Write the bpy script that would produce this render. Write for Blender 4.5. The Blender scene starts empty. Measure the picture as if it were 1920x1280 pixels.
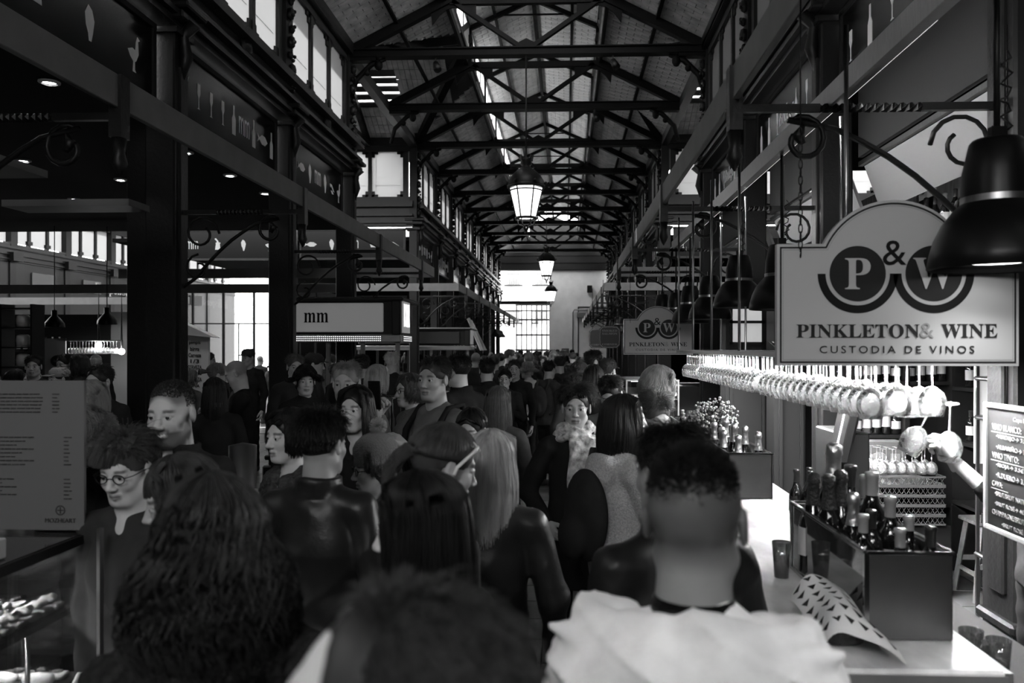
import bpy, math, random
import numpy as np
from mathutils import Vector, Matrix, Euler
PI = math.pi
sc = bpy.context.scene
COL = sc.collection
rnd = random.Random(7)
NR = np.random.RandomState(11)
# ------------------------------------------------------------------ camera, sky, sun, exposure
cd = bpy.data.cameras.new('camera'); cam = bpy.data.objects.new('camera', cd); COL.objects.link(cam)
cam.location = (0, 0, 1.93); YAW = math.atan(62 / 1500); cam.rotation_euler = (PI / 2, 0, YAW)
cd.sensor_width = 36; cd.lens = 36 * 1500 / 1920; cd.shift_x = -38 / 1920; cd.shift_y = 12 / 1920; cd.clip_start = .05; cd.clip_end = 300
cd.dof.use_dof = True; cd.dof.focus_distance = 6.5; cd.dof.aperture_fstop = 3.4
sc.camera = cam
vs = sc.view_settings; vs.view_transform = 'Standard'; vs.look = 'None'; vs.gamma = 1.; vs.exposure = 0.; vs.use_curve_mapping = False
wd = bpy.data.worlds.new('sky'); sc.world = wd; wd.use_nodes = True
bg = wd.node_tree.nodes['Background']; bg.inputs[0].default_value = (1, 1, 1, 1); bg.inputs[1].default_value = 8.5
sun = bpy.data.lights.new('sun', 'SUN'); sun.energy = 36; sun.angle = .02
so = bpy.data.objects.new('sun', sun); COL.objects.link(so)
so.rotation_euler = Vector((.57, -.06, -.66)).to_track_quat('-Z', 'Y').to_euler()
sc.cycles.max_bounces = 8; sc.cycles.diffuse_bounces = 4; sc.cycles.glossy_bounces = 3; sc.cycles.transmission_bounces = 8; sc.cycles.transparent_max_bounces = 16
sc.cycles.sample_clamp_indirect = 4; sc.cycles.caustics_reflective = False; sc.cycles.caustics_refractive = False
# ------------------------------------------------------------------ materials
MATS = {}
def mat(name, v, rough=.6, metal=0., spec=.5, bump=0., bscale=40., var=0., vscale=8., emit=0., trans=0., ior=1.45, alpha=1., stretch=(1, 1, 1), sheen=0., attr=None, coat=0.):
    if name in MATS: return MATS[name]
    m = bpy.data.materials.new(name); m.use_nodes = True
    nt = m.node_tree; n = nt.nodes; l = nt.links
    b = n['Principled BSDF']
    def setc(val): b.inputs['Base Color'].default_value = (val, val, val, 1)
    setc(v); b.inputs['Roughness'].default_value = rough; b.inputs['Metallic'].default_value = metal
    b.inputs['Specular IOR Level'].default_value = spec
    b.inputs['Transmission Weight'].default_value = trans; b.inputs['IOR'].default_value = ior
    b.inputs['Coat Weight'].default_value = coat
    if sheen: b.inputs['Sheen Weight'].default_value = sheen
    if emit:
        b.inputs['Emission Color'].default_value = (1, 1, 1, 1); b.inputs['Emission Strength'].default_value = emit
    tc = None
    if var or bump:
        tc = n.new('ShaderNodeTexCoord'); mp = n.new('ShaderNodeMapping'); mp.inputs['Scale'].default_value = stretch
        l.new(tc.outputs['Object'], mp.inputs['Vector'])
    last = None
    if var:
        t = n.new('ShaderNodeTexNoise'); t.inputs['Scale'].default_value = vscale; t.inputs['Detail'].default_value = 5
        l.new(mp.outputs[0], t.inputs['Vector'])
        r = n.new('ShaderNodeMapRange'); r.inputs['From Min'].default_value = .3; r.inputs['From Max'].default_value = .7
        r.inputs['To Min'].default_value = max(0, v * (1 - var)); r.inputs['To Max'].default_value = min(1, v * (1 + var))
        l.new(t.outputs['Fac'], r.inputs['Value']); last = r.outputs[0]
    if attr:
        a = n.new('ShaderNodeAttribute'); a.attribute_name = attr
        mu = n.new('ShaderNodeMath'); mu.operation = 'MULTIPLY'; l.new(a.outputs['Fac'], mu.inputs[0])
        if last: l.new(last, mu.inputs[1])
        else: mu.inputs[1].default_value = v
        last = mu.outputs[0]
    if last: l.new(last, b.inputs['Base Color'])
    if bump:
        t = n.new('ShaderNodeTexNoise'); t.inputs['Scale'].default_value = bscale; t.inputs['Detail'].default_value = 4
        l.new(mp.outputs[0], t.inputs['Vector'])
        bp = n.new('ShaderNodeBump'); bp.inputs['Strength'].default_value = bump; bp.inputs['Distance'].default_value = .01
        l.new(t.outputs['Fac'], bp.inputs['Height']); l.new(bp.outputs[0], b.inputs['Normal'])
    MATS[name] = m
    return m
def emat(name, strength, v=1.):
    if name in MATS: return MATS[name]
    m = mat(name, .8 * v, .5); b = m.node_tree.nodes['Principled BSDF']
    b.inputs['Emission Color'].default_value = (v, v, v, 1); b.inputs['Emission Strength'].default_value = strength
    return m
def thinglass(name, v=1., gloss=.08, rough=.02):
    """thin pane: mostly see-through, partly mirror by fresnel"""
    if name in MATS: return MATS[name]
    m = bpy.data.materials.new(name); m.use_nodes = True; nt = m.node_tree; nt.nodes.clear()
    o = nt.nodes.new('ShaderNodeOutputMaterial'); mx = nt.nodes.new('ShaderNodeMixShader')
    t = nt.nodes.new('ShaderNodeBsdfTransparent'); g = nt.nodes.new('ShaderNodeBsdfGlossy')
    t.inputs[0].default_value = (v, v, v, 1); g.inputs['Roughness'].default_value = rough
    lw = nt.nodes.new('ShaderNodeLayerWeight'); lw.inputs[0].default_value = .35
    mr = nt.nodes.new('ShaderNodeMapRange'); mr.inputs['To Min'].default_value = gloss; mr.inputs['To Max'].default_value = min(1, gloss * 5 + .3)
    nt.links.new(lw.outputs['Fresnel'], mr.inputs['Value']); nt.links.new(mr.outputs[0], mx.inputs[0])
    nt.links.new(t.outputs[0], mx.inputs[1]); nt.links.new(g.outputs[0], mx.inputs[2]); nt.links.new(mx.outputs[0], o.inputs[0])
    MATS[name] = m
    return m
def frosted(name, v, mixd=.35):
    if name in MATS: return MATS[name]
    m = bpy.data.materials.new(name); m.use_nodes = True; nt = m.node_tree; nt.nodes.clear()
    o = nt.nodes.new('ShaderNodeOutputMaterial'); mx = nt.nodes.new('ShaderNodeMixShader')
    t = nt.nodes.new('ShaderNodeBsdfTranslucent'); g = nt.nodes.new('ShaderNodeBsdfDiffuse')
    t.inputs[0].default_value = (v, v, v, 1); g.inputs[0].default_value = (v, v, v, 1); mx.inputs[0].default_value = mixd
    nt.links.new(t.outputs[0], mx.inputs[1]); nt.links.new(g.outputs[0], mx.inputs[2]); nt.links.new(mx.outputs[0], o.inputs[0])
    MATS[name] = m
    return m
def glassware(name, milk=.1, rough=.02, edge=.9):
    if name in MATS: return MATS[name]
    m = thinglass(name, .97, .05, rough); nt = m.node_tree; o = [n for n in nt.nodes if n.type == 'OUTPUT_MATERIAL'][0]; mx = o.inputs[0].links[0].from_node
    mr = [n for n in nt.nodes if n.type == 'MAP_RANGE'][0]; mr.inputs['To Max'].default_value = edge
    m2 = nt.nodes.new('ShaderNodeMixShader'); tl = nt.nodes.new('ShaderNodeBsdfTranslucent'); df = nt.nodes.new('ShaderNodeBsdfDiffuse'); a = nt.nodes.new('ShaderNodeMixShader')
    nt.links.new(tl.outputs[0], a.inputs[1]); nt.links.new(df.outputs[0], a.inputs[2]); m2.inputs[0].default_value = milk
    nt.links.new(mx.outputs[0], m2.inputs[1]); nt.links.new(a.outputs[0], m2.inputs[2]); nt.links.new(m2.outputs[0], o.inputs[0])
    return m
# ------------------------------------------------------------------ mesh helpers
def mesh_np(name, V, F, smooth=True):
    """V (n,3), F (m,k) same-size faces or list of faces"""
    me = bpy.data.meshes.new(name)
    if isinstance(F, np.ndarray):
        k = F.shape[1]; m = F.shape[0]
        me.vertices.add(len(V)); me.vertices.foreach_set('co', np.asarray(V, np.float32).ravel())
        me.loops.add(m * k); me.loops.foreach_set('vertex_index', F.astype(np.int32).ravel())
        me.polygons.add(m); me.polygons.foreach_set('loop_start', np.arange(0, m * k, k, dtype=np.int32))
        me.polygons.foreach_set('loop_total', np.full(m, k, np.int32))
        me.update(calc_edges=True)
    else:
        me.from_pydata([tuple(v) for v in V], [], F); me.update()
    if smooth: me.polygons.foreach_set('use_smooth', [True] * len(me.polygons))
    return me
def wloc(p):
    v = Vector((0, 0, 0))
    while p is not None: v += p.location; p = p.parent
    return v
class MB:
    def __init__(s): s.v = []; s.f = []; s.sm = []
    def add(s, V, F, sm=False):
        o = len(s.v); s.v += [tuple(x) for x in V]; s.f += [[i + o for i in f] for f in F]; s.sm += [sm] * len(F); return s
    def box(s, c, d, rot=None, bev=0.):
        hx, hy, hz = d[0] / 2, d[1] / 2, d[2] / 2; c = Vector(c)
        R = rot if isinstance(rot, Matrix) else (Euler(rot).to_matrix() if rot else Matrix.Identity(3))
        if bev <= 0:
            V = [(x, y, z) for x in (-hx, hx) for y in (-hy, hy) for z in (-hz, hz)]
            F = [(0, 1, 3, 2), (4, 6, 7, 5), (0, 4, 5, 1), (2, 3, 7, 6), (0, 2, 6, 4), (1, 5, 7, 3)]
        else:
            b = min(bev, hx * .9, hy * .9, hz * .9); V = []; F = []
            ix = {}
            for sx in (-1, 1):
                for sy in (-1, 1):
                    for sz in (-1, 1):
                        for a in range(3):
                            p = [sx * (hx - b), sy * (hy - b), sz * (hz - b)]; p[a] = (sx * hx, sy * hy, sz * hz)[a]
                            ix[(sx, sy, sz, a)] = len(V); V.append(p)
            for a in range(3):
                u, w = (a + 1) % 3, (a + 2) % 3
                for sg in (-1, 1):
                    q = []
                    for (p1, p2) in ((-1, -1), (1, -1), (1, 1), (-1, 1)):
                        k = [0, 0, 0]; k[a] = sg; k[u] = p1; k[w] = p2; q.append(ix[(*k, a)])
                    F.append(q if sg > 0 else q[::-1])
                for p1 in (-1, 1):
                    for p2 in (-1, 1):  # edge along a
                        k0 = [0, 0, 0]; k1 = [0, 0, 0]; k0[a] = -1; k1[a] = 1
                        for k in (k0, k1): k[u] = p1; k[w] = p2
                        q = [ix[(*k0, u)], ix[(*k1, u)], ix[(*k1, w)], ix[(*k0, w)]]
                        F.append(q if p1 * p2 > 0 else q[::-1])
            for sx in (-1, 1):
                for sy in (-1, 1):
                    for sz in (-1, 1):
                        q = [ix[(sx, sy, sz, a)] for a in range(3)]; F.append(q if sx * sy * sz > 0 else q[::-1])
        return s.add([R @ Vector(v) + c for v in V], F)
    def bar(s, a, b, w, h=None, up=(0, 0, 1), bev=0.):
        """square bar from a to b, w wide and h high"""
        a = Vector(a); b = Vector(b); h = h or w; d = b - a; L = d.length; y = d.normalized(); z = Vector(up)
        if abs(y.dot(z)) > .99: z = Vector((1, 0, 0))
        x = y.cross(z).normalized(); z = x.cross(y)
        return s.box((a + b) / 2, (w, L, h), Matrix((x, y, z)).transposed(), bev)
    def tube(s, path, r, n=8, cap=True):
        P = [Vector(p) for p in path]; m = len(P); rr = r if isinstance(r, (list, tuple)) else [r] * m
        t0 = (P[1] - P[0]).normalized(); x = t0.orthogonal().normalized(); V = []
        for i in range(m):
            t = (P[min(i + 1, m - 1)] - P[max(i - 1, 0)]).normalized()
            x = (x - t * x.dot(t)); x = x.normalized() if x.length > 1e-6 else t.orthogonal().normalized(); y = t.cross(x)
            for k in range(n):
                a = 2 * PI * k / n; V.append(P[i] + (x * math.cos(a) + y * math.sin(a)) * rr[i])
        F = [(i * n + k, i * n + (k + 1) % n, (i + 1) * n + (k + 1) % n, (i + 1) * n + k) for i in range(m - 1) for k in range(n)]
        if cap: F += [tuple(range(n))[::-1], tuple(range((m - 1) * n, m * n))]
        return s.add(V, F, True)
    def lathe(s, prof, c=(0, 0, 0), n=16, R=None):
        c = Vector(c); V = []; m = len(prof)
        for (r, z) in prof:
            for k in range(n):
                a = 2 * PI * k / n; p = Vector((max(r, 1e-4) * math.cos(a), max(r, 1e-4) * math.sin(a), z)); V.append((R @ p if R else p) + c)
        F = [(i * n + k, i * n + (k + 1) % n, (i + 1) * n + (k + 1) % n, (i + 1) * n + k) for i in range(m - 1) for k in range(n)]
        return s.add(V, F, True)
    def poly(s, pts, th, M=None):
        """2D outline (x,z) extruded th along y, M: Matrix 4x4"""
        n = len(pts); V = [Vector((x, -th / 2, z)) for x, z in pts] + [Vector((x, th / 2, z)) for x, z in pts]
        if M: V = [M @ v for v in V]
        F = [tuple(range(n)), tuple(range(2 * n - 1, n - 1, -1))] + [(i, i + n, (i + 1) % n + n, (i + 1) % n) for i in range(n)]
        return s.add(V, F)
    def ball(s, c, r, n=10, sc3=(1, 1, 1)):
        c = Vector(c); V = []; m = n // 2 + 1
        for i in range(m + 1):
            t = PI * i / m
            for k in range(n):
                a = 2 * PI * k / n; V.append((c.x + r * sc3[0] * max(math.sin(t), 1e-3) * math.cos(a), c.y + r * sc3[1] * max(math.sin(t), 1e-3) * math.sin(a), c.z - r * sc3[2] * math.cos(t)))
        F = [(i * n + k, i * n + (k + 1) % n, (i + 1) * n + (k + 1) % n, (i + 1) * n + k) for i in range(m) for k in range(n)]
        return s.add(V, F, True)
    def mesh(s, name, m=None, org=(0, 0, 0)):
        me = bpy.data.meshes.new(name); o = Vector(org)
        me.from_pydata([(x - o.x, y - o.y, z - o.z) for x, y, z in s.v], [], s.f); me.update()
        me.polygons.foreach_set('use_smooth', s.sm)
        if m: me.materials.append(m)
        return me
    def build(s, name, m, parent=None, local=False, org=None):
        base = Vector((0, 0, 0)) if local else wloc(parent)
        o = Vector(org) if org is not None else base
        me = s.mesh(name, m, o); ob = bpy.data.objects.new(name, me); COL.objects.link(ob)
        ob.parent = parent; ob.location = o - base if parent is not None else o
        return ob
def tag(o, label=None, cat=None, group=None, kind=None):
    if label: o['label'] = label
    if cat: o['category'] = cat
    if group: o['group'] = group
    if kind: o['kind'] = kind
    return o
def thing(name, label, cat, loc=(0, 0, 0), rz=0., group=None, kind=None):
    o = bpy.data.objects.new(name, None); COL.objects.link(o); o.location = loc; o.rotation_euler = (0, 0, rz); o.empty_display_size = .1
    return tag(o, label, cat, group, kind)
def inst(name, me, parent=None, loc=(0, 0, 0), rot=(0, 0, 0), scale=1.):
    o = bpy.data.objects.new(name, me); COL.objects.link(o); o.parent = parent; o.location = loc; o.rotation_euler = rot
    o.scale = (scale,) * 3 if not isinstance(scale, (tuple, list)) else scale
    return o
def copy_tree(o, parent=None):
    c = o.copy(); COL.objects.link(c); c.parent = parent
    for ch in list(o.children): copy_tree(ch, c)
    return c
def serif(t): return ''.join(chr(0x1D400 + ord(ch) - 65) if 'A' <= ch <= 'Z' else chr(0x1D41A + ord(ch) - 97) if 'a' <= ch <= 'z' else ch for ch in t)
def text_mesh(txt, h, depth=.002, sp=1., align='CENTER', m=None, name='lettering', bold=0.):
    cu = bpy.data.curves.new('t', 'FONT'); cu.body = txt; cu.size = h; cu.extrude = depth; cu.align_x = align; cu.space_character = sp; cu.resolution_u = 3
    cu.offset = bold
    ob = bpy.data.objects.new('t', cu); COL.objects.link(ob)
    dg = bpy.context.evaluated_depsgraph_get(); dg.update()
    me = bpy.data.meshes.new_from_object(ob.evaluated_get(dg)); me.name = name
    bpy.data.objects.remove(ob); bpy.data.curves.remove(cu)
    me.materials.clear()
    if m: me.materials.append(m)
    return me
FACING = {'-y': (PI / 2, 0, 0), '+x': (PI / 2, 0, PI / 2), '-x': (PI / 2, 0, -PI / 2)}
def text(parent, txt, loc, h, face='-y', m=None, sp=1., align='CENTER', name='lettering', sx=1., bold=0.):
    me = text_mesh(txt, h, .0015, sp, align, m, name, bold)
    base = wloc(parent)
    o = inst(name, me, parent, Vector(loc) - base, FACING.get(face, face)); o.scale = (sx, 1, 1)
    return o
# ------------------------------------------------------------------ people: one continuous surface grown from a distance field
class Field:
    """signed distance field on a rectilinear grid, primitives evaluated only in their own boxes"""
    def __init__(s, xs, ys, zs):
        s.xs, s.ys, s.zs = [np.asarray(a, np.float32) for a in (xs, ys, zs)]
        s.F = np.full((len(xs), len(ys), len(zs)), .5, np.float32); s.extra = []
    def _block(s, lo, hi):
        sl = []
        for a, l, h in zip((s.xs, s.ys, s.zs), lo, hi):
            i = np.searchsorted(a, l); j = np.searchsorted(a, h)
            sl.append(slice(max(0, i - 1), min(len(a), j + 1)))
        X, Y, Z = np.meshgrid(s.xs[sl[0]], s.ys[sl[1]], s.zs[sl[2]], indexing='ij', sparse=True)
        return tuple(sl), X, Y, Z
    def _put(s, sl, d, k, sub=False):
        A = s.F[sl]
        if A.size == 0: return
        if sub:
            h = np.clip(.5 - .5 * (A + d) / k, 0, 1); s.F[sl] = A * (1 - h) - d * h + k * h * (1 - h)
        else:
            h = np.clip(.5 + .5 * (A - d) / k, 0, 1); s.F[sl] = A * (1 - h) + d * h - k * h * (1 - h)
    def ell(s, c, r, k=.02, R=None, o=None, sub=False):
        """ellipsoid; R, o map head-local to grid"""
        r = np.asarray(r, np.float32); cc = np.asarray(c, float)
        if o is not None: cc = R @ cc + o
        m = float(r.max()) + k * 1.5 + .01
        sl, X, Y, Z = s._block(cc - m, cc + m)
        X = X - cc[0]; Y = Y - cc[1]; Z = Z - cc[2]
        if R is not None: X, Y, Z = (R[0, 0] * X + R[1, 0] * Y + R[2, 0] * Z, R[0, 1] * X + R[1, 1] * Y + R[2, 1] * Z, R[0, 2] * X + R[1, 2] * Y + R[2, 2] * Z)
        k0 = np.sqrt((X / r[0]) ** 2 + (Y / r[1]) ** 2 + (Z / r[2]) ** 2) + 1e-6
        k1 = np.sqrt((X / r[0] ** 2) ** 2 + (Y / r[1] ** 2) ** 2 + (Z / r[2] ** 2) ** 2) + 1e-6
        s._put(sl, k0 * (k0 - 1) / k1, k, sub)
    def cap(s, a, b, ra, rb=None, k=.02, R=None, o=None, sub=False, flat=1.):
        rb = ra if rb is None else rb
        a = np.asarray(a, float); b = np.asarray(b, float)
        if o is not None: a = R @ a + o; b = R @ b + o
        m = max(ra, rb) * max(flat, 1) + k * 1.5 + .01
        sl, X, Y, Z = s._block(np.minimum(a, b) - m, np.maximum(a, b) + m)
        d = b - a; L = float(d @ d) + 1e-9
        t = np.clip(((X - a[0]) * d[0] + (Y - a[1]) * d[1] + (Z - a[2]) * d[2]) / L, 0, 1)
        q = np.sqrt((X - a[0] - t * d[0]) ** 2 + ((Y - a[1] - t * d[1]) * flat) ** 2 + (Z - a[2] - t * d[2]) ** 2)
        s._put(sl, q - (ra + (rb - ra) * t), k, sub)
    def mesh(s):
        F = s.F; xs, ys, zs = s.xs, s.ys, s.zs; nx, ny, nz = F.shape
        S = F < 0
        act = np.zeros((nx - 1, ny - 1, nz - 1), bool)
        c = [S[i:nx - 1 + i, j:ny - 1 + j, k:nz - 1 + k] for i in (0, 1) for j in (0, 1) for k in (0, 1)]
        al = c[0].copy(); an = c[0].copy()
        for q in c[1:]: al &= q; an |= q
        act = an & ~al
        I = np.argwhere(act); n = len(I)
        idx = np.full(act.shape, -1, np.int64); idx[act] = np.arange(n)
        P = np.zeros((n, 3)); W = np.zeros(n)
        ax = (xs, ys, zs)
        for a in range(3):
            u, w = (a + 1) % 3, (a + 2) % 3
            for du in (0, 1):
                for dw in (0, 1):
                    i0 = I.copy(); i0[:, u] += du; i0[:, w] += dw; i1 = i0.copy(); i1[:, a] += 1
                    f0 = F[tuple(i0.T)]; f1 = F[tuple(i1.T)]; m = (f0 < 0) != (f1 < 0)
                    t = np.where(m, f0 / np.where(m, f0 - f1, 1), 0)
                    p = np.zeros((n, 3)); p[:, u] = ax[u][i0[:, u]]; p[:, w] = ax[w][i0[:, w]]
                    p[:, a] = ax[a][i0[:, a]] * (1 - t) + ax[a][i1[:, a]] * t
                    P += p * m[:, None]; W += m
        P /= W[:, None]
        Q = []
        for a in range(3):
            u, w = (a + 1) % 3, (a + 2) % 3
            s0 = [slice(None)] * 3; s1 = [slice(None)] * 3; s0[a] = slice(0, -1); s1[a] = slice(1, None)
            A = S[tuple(s0)]; B = S[tuple(s1)]
            E = np.argwhere(A != B); E = E[(E[:, u] > 0) & (E[:, w] > 0) & (E[:, u] < F.shape[u] - 1) & (E[:, w] < F.shape[w] - 1)]
            ins = A[tuple(E.T)]
            def g(du, dw):
                e = E.copy(); e[:, u] -= du; e[:, w] -= dw; return idx[tuple(e.T)]
            q = np.stack([g(1, 1), g(0, 1), g(0, 0), g(1, 0)], 1); q[~ins] = q[~ins][:, ::-1]; Q.append(q)
        return P, np.concatenate(Q)
def grade(lo, hi, f0, f1, fine, coarse):
    """axis with fine steps between f0 and f1"""
    a = list(np.arange(f0, f1 + fine * .5, fine)); x = f0; st = fine
    while x > lo: st = min(coarse, st * 1.35); x -= st; a.insert(0, x)
    x = a[-1]; st = fine
    while x < hi: st = min(coarse, st * 1.35); x += st; a.append(x)
    return np.array(a)
def rotm(yaw, pitch, roll=0.): return np.array(Euler((pitch, roll, yaw), 'XYZ').to_matrix())
def head_sdf(f, R, o, fem=False, smile=False, ears=True, fat=1., k=.02):
    E = lambda c, r, k=.02, sub=False: f.ell(c, r, k, R, o, sub)
    C = lambda a, b, r, r2=None, k=.01, sub=False: f.cap(a, b, r, r2, k, R, o, sub)
    w = (.95 if fem else 1.) * fat
    E((0, -.014, .034), (.074, .094, .082))
    E((0, .028, -.02), (.060 * w, .060, .082), .02)
    E((0, .034, -.072), (.047 * w, .046, .040), .025)
    E((0, .070, -.100), (.016, .014, .013) if fem else (.021, .015, .015), .02)
    for s in (-1, 1):
        E((s * .036 * w, .058, -.028), (.022, .022, .022), .022)
        C((s * .052 * w, .0, -.06), (s * .024, .055, -.1), .016, .014, .03)
    C((-.030, .073, .024), (.030, .073, .024), .010 if fem else .0125, k=.02)
    for s in (-1, 1): E((s * .031, .099, .000), (.0175, .0155, .0135), .013, True)
    C((0, .082, .012), (0, .103, -.028), .0085, .0105, .012)
    E((0, .106, -.033), (.0105, .011, .0095), .008)
    for s in (-1, 1):
        E((s * .0125, .096, -.037), (.0075, .010, .007), .006)
        C((s * .045, .074, .0058), (s * .031, .0835, .0082), .005, .005, .005); C((s * .031, .0835, .0082), (s * .017, .081, .0062), .005, .004, .005)
        C((s * .044, .073, -.0085), (s * .019, .080, -.0088), .0045, .0045, .006)
        if ears:
            E((s * .079, -.008, -.004), (.008, .019, .031), .008)
            E((s * .088, -.004, .000), (.006, .010, .019), .006, True)
    sm = .006 if smile else 0.
    C((-.021, .081, -.062 + sm), (0, .089, -.0615), .0055, .0065, .006); C((.021, .081, -.062 + sm), (0, .089, -.0615), .0055, .0065, .006)
    C((-.017, .081, -.0735 + sm * .3), (0, .088, -.0745), .006, .007, .006); C((.017, .081, -.0735 + sm * .3), (0, .088, -.0745), .006, .007, .006)
    C((-.022, .094, -.068 + sm), (0, .099, -.068), .0035, .0035, .004, True); C((.022, .094, -.068 + sm), (0, .099, -.068), .0035, .0035, .004, True)
def limb(f, J, rr, k=.02, flat=1.):
    for i in range(len(J) - 1): f.cap(J[i], J[i + 1], rr[i], rr[i + 1], k)
HANDS = {}
def hand_mesh(kind):
    """right hand, wrist at origin, fingers along +Z, palm facing +Y, thumb towards -X ; kind: relaxed, grip, fist, flat"""
    if kind in HANDS: return HANDS[kind]
    st = .0038
    f = Field(np.arange(-.075, .075, st), np.arange(-.05, .1, st), np.arange(-.05, .215, st))
    f.cap((0, 0, -.04), (0, 0, .01), .027, .024, .01, flat=1.25)
    for x0, x1 in ((-.026, -.03), (-.008, -.01), (.01, .010), (.024, .028)): f.cap((x0 * .6, 0, .015), (x1, 0, .085), .015, .0125, .012)
    f.ell((0, .006, .05), (.034, .016, .042), .012)
    curl = {'relaxed': (.35, .5, .4), 'grip': (1.0, 1.0, .7), 'fist': (1.5, 1.6, 1.1), 'flat': (.08, .1, .08)}[kind]
    for i, (x, L, z0) in enumerate(((-.031, .074, .086), (-.0105, .082, .092), (.0105, .077, .088), (.029, .062, .078))):
        p = np.array((x, 0., z0)); a = 0.; sp = (x * 1.1) * (.0 if kind in ('fist', 'grip') else 1.)
        rr = (.0098, .0088, .0080, .0070)
        for j, fr in enumerate((.45, .31, .24)):
            a += curl[j] * (1 + .08 * i)
            q = p + L * fr * np.array((sp * 1.2, math.sin(a), math.cos(a))); f.cap(p, q, rr[j], rr[j + 1], .004); p = q
    tp = {'relaxed': ((-.022, .008, .02), (-.05, .02, .055), (-.058, .032, .085), (-.056, .04, .108)), 'flat': ((-.022, .008, .02), (-.055, .012, .05), (-.075, .018, .078), (-.085, .02, .1)),
          'grip': ((-.022, .008, .02), (-.045, .03, .05), (-.04, .055, .07), (-.025, .068, .085)), 'fist': ((-.022, .008, .02), (-.042, .03, .045), (-.035, .05, .06), (-.012, .057, .07))}[kind]
    for j in range(3): f.cap(tp[j], tp[j + 1], (.016, .0115, .0105)[j], (.0115, .0105, .008)[j], .008)
    HANDS[kind] = f.mesh()
    return HANDS[kind]
def place_hand(kind, side, wrist, d, palm, s=.97):
    """side -1 left, +1 right; d finger direction, palm palm normal"""
    V, F = hand_mesh(kind); V = V.copy() * s; d = Vector(d).normalized(); p = Vector(palm); p = (p - d * p.dot(d)).normalized(); x = p.cross(d)
    if side < 0: V[:, 0] *= -1; F = F[:, ::-1]
    M = np.array(Matrix((x, p, d)).transposed()); return V @ M.T + np.array(wrist), F
def ribbon_tubes(P, r, ns=3):
    """P (N,S,3) strands -> tubes, r (S,) radii"""
    N, S, _ = P.shape; T = np.gradient(P, axis=1); T /= np.linalg.norm(T, axis=2, keepdims=True) + 1e-9
    ref = np.array((.31, .17, .93)); X = np.cross(T, ref); X /= np.linalg.norm(X, axis=2, keepdims=True) + 1e-9; Y = np.cross(T, X)
    V = np.stack([P + (X * math.cos(2 * PI * k / ns) + Y * math.sin(2 * PI * k / ns)) * r[None, :, None] for k in range(ns)], 2)
    idx = np.arange(N * S * ns).reshape(N, S, ns)
    a = idx[:, :-1]; b = idx[:, 1:]
    F = np.stack([a, np.roll(a, -1, 2), np.roll(b, -1, 2), b], 3).reshape(-1, 4)
    return V.reshape(-1, 3), F
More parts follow.
